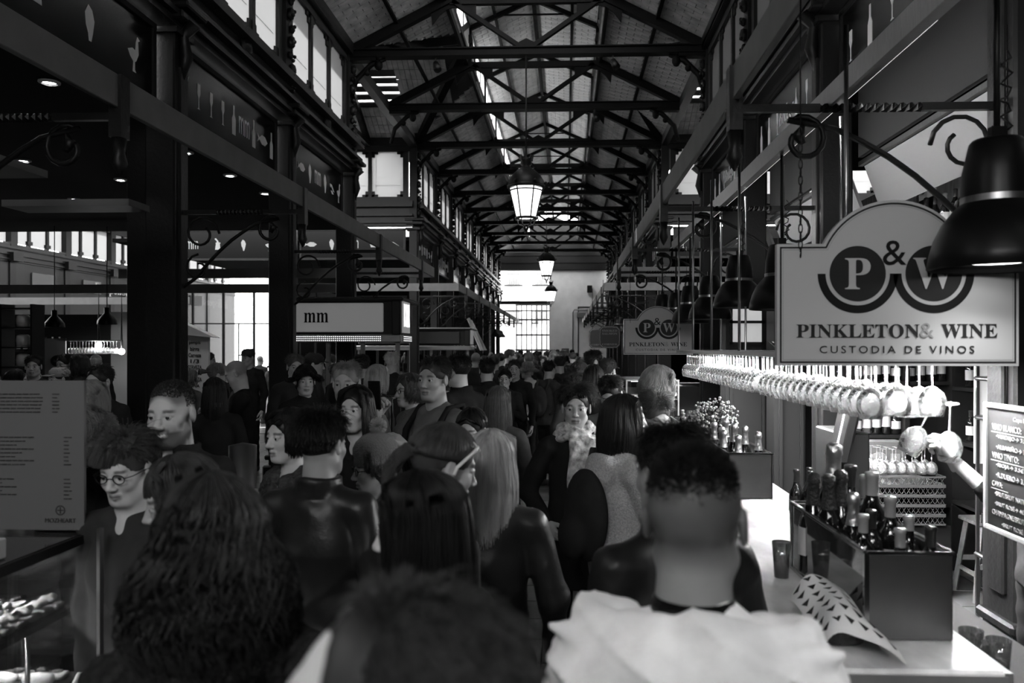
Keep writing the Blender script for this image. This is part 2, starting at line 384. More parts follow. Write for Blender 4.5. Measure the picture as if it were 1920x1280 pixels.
def hair_mesh(style, R, o, rs, n=500, L=.3, fem=True, rad=.0016, part=0., front=.88):
    """strands that follow the skull from the crown and then hang; returns V,F in person space"""
    c = np.array((0, -.016, .036)); A = np.array((.079, .100, .088))
    up = R.T @ np.array((0, 0, 1.)); Vs = []; Fs = []; off = 0
    def surf(th, ph, q=1.):  # th from crown, ph azimuth from the back
        q = np.asarray(q, float)[..., None]
        return c + A * q * np.stack([np.sin(th) * np.sin(ph), -np.sin(th) * np.cos(ph), np.cos(th)], -1)
    S = 6 if style == 'short' else 13
    if style == 'curly': S = 18
    t = np.linspace(0, 1, S)
    ph = rs.uniform(-PI, PI, n)
    face = np.abs(ph) > 2.05       # strands in front of the ears
    lo = {'short': .03, 'bob': .15}.get(style, L)
    if style == 'short':
        # short tufts rooted all over the scalp, lying back and down
        z = rs.uniform(-.45, 1, n * 2); ph = rs.uniform(-PI, PI, n * 2); th = np.arccos(z)
        lim = np.where(np.abs(ph) > 2.1, front, np.where(np.abs(ph) > 1.35, 1.45, 2.1)); ok = th < lim; th = th[ok]; ph = ph[ok]
        p0 = surf(th, ph, .985); dr = np.stack([np.sin(ph) * .5, -.3 + 0 * ph, -.4 * np.sin(th)], -1); dr[:, 1] = np.where(np.abs(ph) > 2.2, .12, -.35)
        nrm = (p0 - c) / A; nrm /= np.linalg.norm(nrm, axis=1, keepdims=True); dr -= nrm * (dr * nrm).sum(1, keepdims=True)
        dr += rs.normal(0, .15, dr.shape); ln = L * (.6 + .7 * rs.rand(len(th))) * (.5 + .8 * np.clip(np.cos(th), 0, 1))
        P = p0[:, None] + dr[:, None] * (t[None, :, None] * ln[:, None, None]) * 1.6 + nrm[:, None] * (np.sin(t * 2.6)[None, :, None] * ln[:, None, None] * .26)
        return [ribbon_tubes(P, rad * (1.3 - .9 * t))], R, o
    # long hair
    q = 1.0 + .10 * rs.rand(n) * (1.2 if style != 'curly' else 2.6)
    thend = np.where(face, .95 + .5 * (PI - np.abs(ph)) , 1.65)
    ft = .42
    P = np.zeros((n, S, 3)); ln = .8 + .25 * rs.rand(n)
    for i, tt in enumerate(t):
        if tt <= ft:
            u = tt / ft; th = .12 + (thend - .12) * u
            P[:, i] = surf(th, ph, q)
            if part: P[:, i, 0] += part * (1 - u) * .02
        else:
            u = (tt - ft) / (1 - ft); base = surf(thend, ph, q)
            if style in ('ponytail', 'bun'):
                tgt = np.array((0, -.135, .03)); w = min(1, u * 2.2)
                P[:, i] = base * (1 - w) + tgt * w + np.stack([np.sin(ph) * .016, 0 * ph, np.cos(ph) * .016], -1) * w
                if u > .45:
                    uu = (u - .45) / .55
                    dn = -up * (L if style == 'ponytail' else .02)
                    P[:, i] += dn[None] * uu + np.array((0, -.06, 0)) * math.sin(uu * 2.4) + rs.normal(0, .004, (n, 3))
            else:
                out = np.stack([np.sin(ph), -np.cos(ph), 0 * ph], -1); am = .014 * math.sin(u * PI) if style != 'curly' else .055 * math.sin(u * PI * .8)
                P[:, i] = base - up[None] * (u * L * ln[:, None]) + out * am
    if style in ('long', 'bob', 'wavy'):
        # front curtains are swept aside of the face
        side = np.sign(np.sin(ph)); fr = np.clip((np.abs(ph) - 1.75) / 1.4, 0, 1)
        for i, tt in enumerate(t):
            w = np.clip((tt - .08) / .35, 0, 1); X = P[:, i, 0]; wid = .083 + .012 * rs.rand(n)
            P[:, i, 0] = X * (1 - fr * w) + side * wid * fr * w; P[:, i, 1] = np.where(fr > 0, np.minimum(P[:, i, 1], .085 - .055 * fr * w + 0 * X), P[:, i, 1])
    wob = rs.normal(0, 1, (n, 1, 3)); amp = {'wavy': .012, 'curly': .016}.get(style, .0035)
    fq = {'wavy': 9, 'curly': 22}.get(style, 5)
    phs = rs.rand(n, 1) * 6.28
    wv = np.stack([np.sin(fq * t[None] + phs), np.cos(fq * t[None] * .9 + phs), .5 * np.sin(fq * t[None] + phs * 2)], -1)
    P = P + wv * amp * np.clip((t - .15) * 2.2, 0, 1)[None, :, None] + wob * .002
    rr = rad * np.clip(1.35 - .75 * t, .2, 2)
    return [ribbon_tubes(P, rr)], R, o
def scalp_cap(R, o, lift=.004, low=-.045, front=.052, st=.007, long=False, side=.0):
    """thin hair mass under the strands"""
    f = Field(np.arange(-.13, .13, st), np.arange(-.15, .13, st), np.arange(-.14, .16, st))
    I = np.eye(3); z = np.zeros(3)
    f.ell((0, -.016, .036), (.076 + lift, .097 + lift, .085 + lift), .01)
    if long: f.ell((0, -.035, -.03), (.078 + lift, .072, .09), .02)
    X, Y, Z = np.meshgrid(f.xs, f.ys, f.zs, indexing='ij', sparse=True)
    face = -np.minimum(Y - .014, front - .010 + .45 * (Y - .03) - 1.2 * X * X / .08 - Z)      # the face opening, its hair line rising to the middle
    f.F = np.maximum(f.F, -face)
    f.F = np.maximum(f.F, low - Z)
    if not long: f.F = np.maximum(f.F, -np.maximum(-(Y - (-.03)), Z - .004))     # free the ears
    V, Q = f.mesh()
    return V, Q
def xform(V, R, o): return V @ R.T + o
def smoothn(x, a, b): return np.clip((x - a) / (b - a), 0, 1)
def tintface(V, R, o, beard=0., brow=.35, lip=.55, scalp=None, smile=False):
    h = (V - o) @ R; x, y, z = np.abs(h[:, 0]), h[:, 1], h[:, 2]; t = np.ones(len(V)); ins = (np.linalg.norm(h, axis=1) < .17)
    bx = smoothn(x, .012, .02) * (1 - smoothn(x, .045, .052)); bz = 1 - smoothn(np.abs(z - (.0235 - np.abs(x - .03) * .15)), .0035, .0075); fr = smoothn(y, .05, .06)
    t *= 1 - (1 - brow) * bx * bz * fr
    zc = -.068 + (smoothn(x, 0, .024) * .006 if smile else 0)
    lp = (1 - smoothn(np.abs(z - zc), .008, .0125)) * (1 - smoothn(x, .018, .026)) * fr; t *= 1 - (1 - lip) * lp
    if smile: t = np.where((np.abs(z - zc) < .004) & (x < .018) & (y > .05), 1.5, t)
    else: t *= 1 - .6 * (1 - smoothn(np.abs(z - zc), .0015, .004)) * (1 - smoothn(x, .02, .026)) * fr  # dark mouth line: the shade between the lips put into the tint
    if beard:
        b = np.maximum(smoothn(-z, .038, .05) * smoothn(y, -.01, .02) * np.maximum(smoothn(-z, .05, .06), 1 - smoothn(x, .028, .036)), smoothn(x, .055, .062) * smoothn(y, -.02, .0) * smoothn(-z, .0, .03)) * (1 - lp) * (1 - smoothn(-z, .13, .15))
        t *= 1 - beard * b
    if scalp:  # (top tone, side tone): cropped hair seen as tint
        top = smoothn(z - .35 * y * -1, .045, .085); sd = np.maximum(smoothn(z, .03, .05), smoothn(-y, .0, .02) * smoothn(z, -.07, -.02)) * (1 - smoothn(y - .35 * (z - .05), .055, .07))
        t = t * (1 - sd * (1 - scalp[1])); t = t * (1 - top * (1 - smoothn(y - .3 * (z - .05), .05, .07)) * (1 - scalp[0] / max(scalp[1], .01) * 1.0 if scalp[0] < scalp[1] else 0))
    # nostrils
    return np.where(ins, t, 1.).astype(np.float32)
def noise3(V, sc, seed=0):
    a = V * sc + seed
    return (np.sin(a[:, 0] * 1.7 + 2.1 * np.sin(a[:, 2] * .9 + a[:, 1])) + np.sin(a[:, 2] * 1.3 + 1.7 * np.sin(a[:, 0] * 1.1 - a[:, 1] * .7)) + np.sin(a[:, 1] * 1.9 + 1.3 * np.sin(a[:, 2] * 1.7 + seed))) / 3
POSES = {
    'down': lambda s: [(s * .168, -.01, 1.40), (s * .235, -.03, 1.13), (s * .245, .06, .87)],
    'phone': lambda s: [(s * .168, -.01, 1.40), (s * .23, .04, 1.14), (s * .07, .27, 1.24)],
    'pocket': lambda s: [(s * .168, -.01, 1.40), (s * .27, -.08, 1.15), (s * .19, .10, .98)],
    'chest': lambda s: [(s * .168, -.01, 1.40), (s * .24, .05, 1.15), (s * .05, .19, 1.33)],
    'high': lambda s: [(s * .168, -.01, 1.40), (s * .22, .12, 1.20), (s * .13, .36, 1.42)],
    'eat': lambda s: [(s * .168, -.01, 1.40), (s * .25, .10, 1.18), (s * .06, .20, 1.46)],
}
def skinmat(v, name=None): return mat('skin_%02d' % round(v * 100), v, .45, spec=.4, bump=.05, bscale=300, var=.1, vscale=14, attr='tint')
def clothmat(v, kind='cloth'):
    n = '%s_%03d' % (kind, round(v * 1000))
    if kind == 'leather': return mat(n, v, .4, spec=.35, bump=.12, bscale=60)
    if kind == 'fur': return mat(n, v, .95, spec=.1, bump=1., bscale=90, var=.4, vscale=60)
    if kind == 'puffer': return mat(n, v, .5, spec=.35, bump=.2, bscale=25)
    if kind == 'knit': return mat(n, v, .9, spec=.1, bump=.8, bscale=150, var=.25, vscale=120)
    return mat(n, v, .9, spec=.1, bump=.12, bscale=220, var=.15, vscale=12)
def hairmat(v): return mat('hair_%03d' % round(v * 1000), v, .42, spec=.3, var=.35, vscale=30, stretch=(1, 1, .15))
def person(label, x, y, H, yaw=0., head=(0., 0.), fem=False, hair='short', hv=.02, hl=.03, hn=500, skin=.35, coat=.02, ck='cloth', trouser=.015, arms=('down', 'down'),
           hands=('relaxed', 'relaxed'), beard=0., smile=False, near=1, fat=1., collar='plain', group=None, seed=None, lean=0., ears=True, scalp=None, open_neck=0.,
           handdir=None, custom_arms=None, long_coat=0., sleeve=.035, hair_front=.88, name='person', brad=None, eyes=True, hood_tone=None, z=0.):
    """yaw: body facing, 0 = away from the camera (+Y), degrees anticlockwise; head=(yaw,pitch) relative; near: 2 close, 1 middle, 0 far"""
    rs = np.random.RandomState(seed if seed is not None else abs(hash(label)) % 9999 if False else (sum(map(ord, label)) % 9973))
    s = H / 1.75
    T = thing(name, label, 'person', (x, y, z), math.radians(yaw), group or 'people standing in the market hall'); T.scale = (s, s, s)
    if fem: sh = .92
    else: sh = 1.
    ln = np.array((0, lean, 0))
    hy, hp = math.radians(head[0]), math.radians(head[1])
    R = rotm(hy, hp); o = np.array((0, .022, 1.632)) + ln - np.array((0, 0, .0)) + np.array((0, -math.sin(hp) * .05, 0))
    st, cs = {2: (.0034, .026), 1: (.005, .032), 0: (.0105, .04)}[near]
    J = {}
    for i, sd in enumerate((-1, 1)):
        a = (custom_arms or {}).get(sd) or POSES[arms[i]](sd)
        J[sd] = [np.array(p) * np.array((sh if j == 0 else 1, 1, 1)) + ln * (1 if j == 0 else .7) for j, p in enumerate(a)]
    # --- body: one surface (head, neck, trunk, arms, legs) + the hands
    f = Field(grade(-.42, .42, -.095, .095, st, cs), grade(-.3, .55, o[1] - .11, o[1] + .125, st, cs), grade(-.02, 1.86, o[2] - .2, o[2] + .125, st, cs))
    head_sdf(f, R, o, fem, smile, ears)
    nb = np.array((0, -.008, 1.44)) + ln; f.cap(o + R @ np.array((0, -.022, -.055)), nb, .046 if fem else .056, .056 if fem else .068, .03)
    f.ell((0, -.01 + lean, 1.40), (.14 * sh, .06, .05), .04); f.cap((-.1 * sh, -.01 + lean, 1.41), (0, -.015 + lean, 1.48), .036, .04, .025); f.cap((.1 * sh, -.01 + lean, 1.41), (0, -.015 + lean, 1.48), .036, .04, .025); f.ell((0, lean * .8, 1.26), (.135 * sh * fat, .095 * fat, .18), .06); f.ell((0, .0, 1.04), (.125 * fat, .09 * fat, .15), .06)
    f.ell((0, 0, .92), (.14 * fat, .1, .1), .05)
    for sd in (-1, 1):
        limb(f, J[sd], (.045, .036, .026), .03); limb(f, [(sd * .085, 0, .88), (sd * .095, .01, .5), (sd * .1, -.025, .08)], (.075, .052, .038), .03); f.cap((sd * .1, -.03, .05), (sd * .11, .12, .035), .035, .03, .02)
    V, F = f.mesh(); nV = [V]; nF = [F]; off = len(V)
    if near >= 1 or custom_arms:
        for i, sd in enumerate((-1, 1)):
            a = J[sd]; d = a[2] - a[1]; d = d / np.linalg.norm(d); pal = np.array((-sd * .8, .3, .1)) if arms[i] == 'down' else np.array((-sd * .5, -.6, .4))
            if handdir and sd in handdir: d, pal = [np.array(q, float) for q in handdir[sd]]
            hv_, hf = place_hand(hands[i], sd, a[2] - d * .01, d, pal, .9 if fem else 1.); nV.append(hv_); nF.append(hf + off); off += len(hv_)
    V = np.concatenate(nV); F = np.concatenate(nF)
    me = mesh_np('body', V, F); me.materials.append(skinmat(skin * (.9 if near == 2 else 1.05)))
    at = me.attributes.new('tint', 'FLOAT', 'POINT'); at.data.foreach_set('value', tintface(V, R, o, beard, .3 if hv < .15 else .6, .6, scalp, smile))
    inst('body', me, T)
    if eyes and near >= 1:
        for sd in (-1, 1):
            eb = MB(); eb.ball((0, 0, 0), .0118, 14); w = eb.mesh('eye', mat('eye_white', .45, .15)); w.materials.append(mat('iris', .02, .1))
            cs_ = [p.center for p in w.polygons]
            for p in w.polygons: p.material_index = 1 if p.center.y > .0085 else 0
            lp = np.array((sd * .031, .0772, -.0005)); inst('eye', w, T, xform(lp, R, o), Matrix(R).to_euler())
    # --- hair
    if hair and hair != 'none':
        Vs, Fs = [], []; off = 0
        long = hair in ('long', 'wavy', 'curly', 'bob')
        cv, cf = scalp_cap(R, o, .004 if near else .008, low=-.075 if long else (-.05), long=long, st=.007 if near else .013, front=.052 + (.88 - hair_front) * .12)
        Vs.append(xform(cv, R, o)); Fs.append(cf); off = len(cv)
        n = int(hn * {2: 2.6, 1: 1., 0: .12}[near] * (1.3 if hair == 'short' else 1))
        (vf,), _, _ = hair_mesh(hair, R, o, rs, n, hl, fem, (brad or .0017) * {2: .68, 1: 1.1, 0: 2.6}[near], front=hair_front)
        Vs.append(xform(vf[0], R, o)); Fs.append(vf[1] + off)
        HV = np.concatenate(Vs)
        hm = mesh_np('hair', HV, np.concatenate(Fs)); hm.materials.append(hairmat(hv)); inst('hair', hm, T)
    # --- clothes
    st = {2: .0085, 1: .012, 0: .028}[near]; tk = .022 if ck in ('cloth', 'leather') else .032
    if ck == 'puffer': tk = .036
    hem = .86 - long_coat
    mx = max(.42, max(abs(J[sd][k][0]) for sd in J for k in range(3)) + .12); my = max(.3, max(J[sd][k][1] for sd in J for k in range(3)) + .12)
    f = Field(np.arange(-mx, mx, st), np.arange(-.3, my, st), np.arange(hem - .06, 1.62, st))
    f.ell((0, -.012 + lean, 1.405), (.165 * sh, .085, .065), .05); f.ell((0, lean * .8, 1.26), (.15 * sh * fat + tk, .105 * fat + tk, .2), .06)
    f.ell((0, .0, 1.04), ((.14 * fat + tk) , .1 * fat + tk, .2), .06); f.ell((0, -.005, .9), (.155 * fat + tk, .115 + tk, .14), .05)
    if long_coat: f.cap((0, -.0, .95), (0, -.01, hem - .05), .165, .2, .06)
    for sd in (-1, 1):
        w = J[sd][2] - J[sd][1]; w = w / np.linalg.norm(w)
        limb(f, [J[sd][0], J[sd][1], J[sd][2] - w * (sleeve if sd < 0 or sleeve < .1 else .035)], (.047 + tk * .8, .04 + tk * .8, .03 + tk * .5), .025)
        f.cap((sd * .03, -.025 + lean, 1.468), (sd * .15 * sh, -.015 + lean, 1.405), .045, .05 + tk * .5, .035)
    f.cap((0, -.02 + lean, 1.40), (0, -.012 + lean, 1.475), .07, .062 if not open_neck else .03, .03)
    if open_neck:
        f.ell((0, .13 + lean, 1.47), (.045 + open_neck * .03, .08, .07 + open_neck), .01, sub=True)
    if collar == 'hood':
        for a in np.linspace(-2.6, 2.6, 11):
            f.ell((math.sin(a) * .098, -.03 - math.cos(a) * .078 + lean, 1.455 - .02 * math.cos(a * .5) + .01 * math.cos(a)), (.036, .036, .034), .02)
        f.ell((0, -.125 + lean, 1.40), (.12, .05, .09), .03)
    elif collar == 'stand':
        aa = np.linspace(-2.7, 2.7, 19)
        for a, a2 in zip(aa[:-1], aa[1:]):
            for zz in (1.462, 1.485, 1.508): f.cap((math.sin(a) * .076, -.012 - math.cos(a) * .072 + lean, zz), (math.sin(a2) * .076, -.012 - math.cos(a2) * .072 + lean, zz), .013, .013, .012)
    elif collar == 'scarf':
        for zz, rr in ((1.47, .088), (1.505, .078)):
            for a in np.linspace(-3.1, 3.1, 16): f.ell((math.sin(a) * rr, -.008 - math.cos(a) * (rr - .004) + lean, zz + .012 * math.sin(a * 3 + zz * 30)), (.027, .027, .022), .008)
    elif collar == 'fur':
        for a in np.linspace(-2.7, 2.7, 13): f.ell((math.sin(a) * .11, -.02 - math.cos(a) * .085 + lean, 1.45 - .03 * abs(a) / 2.7), (.042, .042, .042), .02)
    X, Y, Z = np.meshgrid(f.xs, f.ys, f.zs, indexing='ij', sparse=True)
    # folds
    sd0 = rs.rand() * 9
    def crease(u): return 1 - np.abs(np.sin(u)) ** .6 * 1.6
    fold = .0045 * crease(9 * Z + 7 * X + 2 * np.sin(5 * X + sd0) + 3 * Y) + .004 * crease(13 * X - 8 * Z + 1.6 * np.sin(7 * Z + sd0) + 5 * Y) + .002 * np.sin(40 * X + 20 * Z + 3 * np.sin(13 * Z))
    if ck == 'puffer': fold = fold * .8 + .012 * np.abs(np.sin(Z * PI / .07 + .5 * np.sin(X * 9))) ** .5 - .008
    if ck == 'fur': fold = fold * 1.2 + .006 * np.sin(90 * X + 4 * np.sin(50 * Z)) * np.sin(80 * Z + 3 * np.sin(60 * Y))
    f.F = f.F - fold.astype(np.float32)
    f.F = np.maximum(f.F, (hem + .006 * np.sin(X * 20)) - Z)
    V, F = f.mesh(); me = mesh_np('jacket', V, F); me.materials.append(clothmat(coat, ck)); inst('coat' if long_coat else 'jacket', me, T)
    st = {2: .016, 1: .02, 0: .034}[near]
    f = Field(np.arange(-.3, .3, st), np.arange(-.22, .28, st), np.arange(.0, .98, st))
    f.ell((0, 0, .9), (.155 * fat, .12, .12), .03)
    for sd in (-1, 1): limb(f, [(sd * .085, 0, .88), (sd * .097, .012, .5), (sd * .1, -.02, .07)], (.092, .07, .058), .015)
    X, Y, Z = np.meshgrid(f.xs, f.ys, f.zs, indexing='ij', sparse=True); f.F = np.maximum(f.F - .003 * np.sin(60 * Z + 10 * X), .075 - Z)
    V, F = f.mesh(); me = mesh_np('trousers', V, F); me.materials.append(clothmat(trouser)); inst('trousers', me, T)
    sm = shoe_mesh()
    for sd in (-1, 1): inst('shoe', sm, T, (sd * .1, 0, 0), (0, 0, -sd * .08))
    return T, R, o, J
def shoe_mesh():
    if 'shoe' in bpy.data.meshes: return bpy.data.meshes['shoe']
    st = .014; f = Field(np.arange(-.08, .08, st), np.arange(-.13, .22, st), np.arange(-.03, .17, st))
    f.cap((0, -.045, .04), (0, .12, .03), .045, .04, .02); f.cap((0, -.03, .05), (0, -.03, .12), .048, .05, .03); f.cap((0, .02, .05), (0, -.02, .1), .035, .04, .03)
    X, Y, Z = np.meshgrid(f.xs, f.ys, f.zs, indexing='ij', sparse=True); f.F = np.maximum(f.F, .001 - Z)
    V, F = f.mesh(); V[:, 2] -= V[:, 2].min(); me = mesh_np('shoe', V, F); me.materials.append(mat('shoe_leather', .03, .4)); return me
# ------------------------------------------------------------------ the hall
XL, XR, XC = -3.74, 2.42, -.66
YK = lambda k: 4.3 + 3.07 * k
YEND = 44.7
FZ0, FZ1 = 3.24, 3.42      # fascia boards
FL, FR = -2.45, .90
M_iron = mat('cast_iron', .008, .42, spec=.3, bump=.25, bscale=30)
M_truss = mat('truss_iron', .004, .6, spec=.12)
M_iron2 = mat('painted_iron', .015, .4, spec=.35, bump=.15, bscale=50)
M_fascia = mat('painted_fascia', .16, .55, var=.12, vscale=5, bump=.05, bscale=80)
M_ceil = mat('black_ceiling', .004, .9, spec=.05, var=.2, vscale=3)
M_tile = mat('roof_tile', .42, .85, var=.3, vscale=5, bump=.4, bscale=60)
M_tile_r = mat('ridge_tile_brightened', .72, .85, var=.2, vscale=5, bump=.4, bscale=60)  # paler copy: daylight under the ridge put into the tile tone
M_wood = mat('dark_stained_wood', .02, .5, var=.3, vscale=9, stretch=(1, 8, 1))
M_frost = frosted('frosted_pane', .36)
M_frost_r = frosted('frosted_pane_shaded', .2)  # darker copy: the right side's shade put into the pane tone
M_frost_m = frosted('frosted_pane_brightened', .9)  # stronger copy: extra brightness put into ridge and transept panes
M_letter = mat('pale_lettering', .45, .6)
M_dglass = mat('dark_sign_glass', .004, .2, spec=.2)
M_steel = mat('brushed_steel', .36, .32, metal=1., bump=.06, bscale=20, stretch=(1, 60, 1), var=.15, vscale=4)
M_chrome = mat('polished_steel', .6, .12, metal=1.)
M_white = mat('white_paint', .6, .6)
M_glass = glassware('clear_glass', .04)
M_pane = thinglass('clear_pane')
def S(o): o['kind'] = 'structure'; return o
def sthing(name, label, loc=(0, 0, 0), cat='structure'): return thing(name, label, cat, loc, kind='structure')
# floor: individually laid slabs in the open aisle, joined slabs beyond
M_floor = mat('floor_slab', .12, .45, var=.25, vscale=6, bump=.15, bscale=50)
fl = sthing('floor', 'grey stone slab floor running down the market hall', cat='floor')
b = MB(); b.box((-5, 20, -.07), (46, 56, .1)); b.build('subfloor', mat('floor_joint', .03, .8), fl)
slab = MB(); slab.box((0, 0, -.01), (.49, .39, .02), bev=.004); slabm = slab.mesh('slab', M_floor)
for i in range(11):
    for j in range(27):
        if YK(0) - 2.5 + .4 * j < 1.5 or i * .5 - 2.9 > .5: continue
        inst('slab', slabm, fl, (-2.9 + .5 * i, 1.9 + .4 * j, 0))
b = MB()
for i in range(-24, 16):
    for j in range(40):
        x, y = -2.9 + .5 * i, 1.9 + .4 * j
        if 0 <= i < 11 and j < 27: 
            if i * .5 - 2.9 <= .5: continue
        if y > 12.9 and abs(x - XC) > 8: continue
        b.box((x, y, -.01), (.49, .39, .02))
for i in range(-16, 10):
    for j in range(22): b.box((-2.9 + 1.0 * i, 18.4 + 1.2 * j, -.01), (.985, 1.185, .02))
S(b.build('far_slabs', M_floor, fl))['kind'] = 'stuff'
# nave roof
RZ0, RZ1, RW = 7.05, 7.95, 1.32
def slope(name, label, sgn, y0, y1, xa, za, xb, zb, individual=0, th=.12, clip=None, deck=None, tmat=None):
    tmat = tmat or M_tile
    """underside from (xa,za) to (xb,zb) (offset from the nave axis), tiles laid with their length along the slope"""
    p = sthing(name, label, cat='roof'); a = Vector((XC + sgn * xa, y0, za)); c = Vector((XC + sgn * xb, y0, zb)); d = c - a; L = d.length; d.normalize()
    n = Vector((0, 1, 0)).cross(d) * (-sgn); n = n if n.z > 0 else -n
    R = Matrix((d, Vector((0, 1, 0)), n)).transposed()
    if deck is None:
        q = MB(); q.box((a + c) / 2 + Vector((0, (y1 - y0) / 2, 0)) + n * (th / 2 + .012), (L + .02, y1 - y0, th), R)
    else:
        q = MB(); m_ = len(deck); W_ = [Vector(v) + n * .012 for v in deck] + [Vector(v) + n * th for v in deck]; q.add(W_, [tuple(range(m_)), tuple(range(2 * m_ - 1, m_ - 1, -1))] + [(i, i + m_, (i + 1) % m_ + m_, (i + 1) % m_) for i in range(m_)])
    q.build('roof_deck', mat('roof_joint', .06, .9, spec=.1), p)
    out = MB(); deck is None and out.box((a + c) / 2 + Vector((0, (y1 - y0) / 2, 0)) + n * (th + .04), (L + .04, y1 - y0, .04), R); deck is None and out.build('roof_sheet', mat('zinc_roof', .8, .6), p)  # unseen outer sheet, made pale to bounce sun up into the ridge
    tl, tw = .29, .118; st = MB(); cnt = 0; tm = None
    nj = int((y1 - y0) / tw)
    for j in range(nj):
        off = -tl / 2 * (j % 2); k = 0
        while off + k * tl < L:
            u0 = max(0, off + k * tl); u1 = min(L, off + (k + 1) * tl); k += 1
            if u1 - u0 < .04: continue
            cpos = a + d * ((u0 + u1) / 2) + Vector((0, (j + .5) * tw, 0)) - n * (.001 + .006 * ((j * 7 + k * 3) % 5) / 5)
            if clip and not clip(cpos): continue
            if cnt < individual and u1 - u0 > tl * .9:
                if tm is None:
                    g = MB(); g.box((0, 0, 0), (tl - .012, tw - .010, .03), bev=.003); tm = g.mesh('tile', tmat)
                inst('tile', tm, p, cpos, R.to_euler()); cnt += 1
            else: st.box(cpos, (u1 - u0 - .012, tw - .010, .03), R)
    S(st.build('tile_field', tmat, p))['kind'] = 'stuff'
    return p
for k in range(2, 13):
    y0, y1 = YK(k), min(YK(k + 1), YEND)
    for sgn, nm in ((-1, 'left'), (1, 'right')):
        if k in (3, 4) and sgn < 0: pass
        slope('ceiling_slope', '%s roof slope of small flat tiles, bay %d from the front' % (nm, k - 1), sgn, y0, y1, 3.08, RZ0, RW, RZ1, 150 if (k == 3 and sgn > 0) or (k == 4 and sgn > 0) else 0) if not (k in (3, 4) and sgn < 0) else None
        slope('ceiling_slope', '%s half of the raised tiled ridge roof, bay %d from the front' % (nm, k - 1), sgn, y0, y1, 1.42, 8.60, 0, 9.24, 150 if k in (4, 5) and sgn > 0 else 0, tmat=M_tile_r) if k < 12 else None  # ridge left open over the end bay, an unseen skylight added for the end wall
for yy, dr in ((YK(3), 1), (YK(5), -1)):
    ya, yb = (yy, yy + 1.78) if dr > 0 else (yy - 1.78, yy)
    slope('ceiling_slope', 'triangle of tiled roof running into the left valley, %s side' % ('near' if dr > 0 else 'far'), -1, ya, yb, 3.08, RZ0, RW, RZ1, 0, clip=lambda c, yy=yy: abs(c.y - yy) < 1.78 * (c.z - RZ0) / .9 - .03,
          deck=[(XC - 3.08, yy, RZ0), (XC - RW, yy, RZ1), (XC - RW, yy + 1.78 * dr, RZ1)])
# solid roof over the camera, outside the view
b = MB(); b.box((XC, 3.1, 7.6), (7.4, 14.6, .2)); S(tag(b.build('ceiling', M_ceil), 'dark roof over the near bays of the hall', 'roof'))
# raised lantern sides: frosted left to spread sun onto the ridge, clear right
for sgn, nm in ((-1, 'left'), (1, 'right')):
    p = sthing('window_%d' % (90 + sgn), 'long %s clerestory strip of the raised ridge roof' % nm, cat='window'); x = XC + sgn * (RW + .02)
    b = MB(); b.box((x, (YK(2) + YEND) / 2, RZ1 + .04), (.06, YEND - YK(2), .09)); b.box((x, (YK(2) + YEND) / 2, 8.60), (.06, YEND - YK(2), .06))
    for k in range(2, 13):
        for t in range(3): b.box((x, YK(k) + t * 1.023, 8.3), (.04, .05, .6))
    b.build('window_frame', M_iron2, p)
    g = MB(); g.box((x, (YK(2) + YEND) / 2, 8.3), (.006, YEND - YK(2), .58)); g.build('pane', M_pane if sgn > 0 else M_frost_m, p)
b = MB()
for sgn in (-1, 1):
    for (xx, zz) in ((2.2, 7.44), (.8, 8.84)): b.bar((XC + sgn * xx, YK(2), zz), (XC + sgn * xx, YEND, zz), .06, .05)
    b.bar((XC + sgn * 1.38, YK(2), 7.86), (XC + sgn * 1.38, YEND, 7.86), .06, .14)
b.bar((XC, YK(2), 9.16), (XC, YEND, 9.16), .08, .1)
S(tag(b.build('trim_1', M_truss), 'long iron purlins running under the tiled roof', 'purlin'))
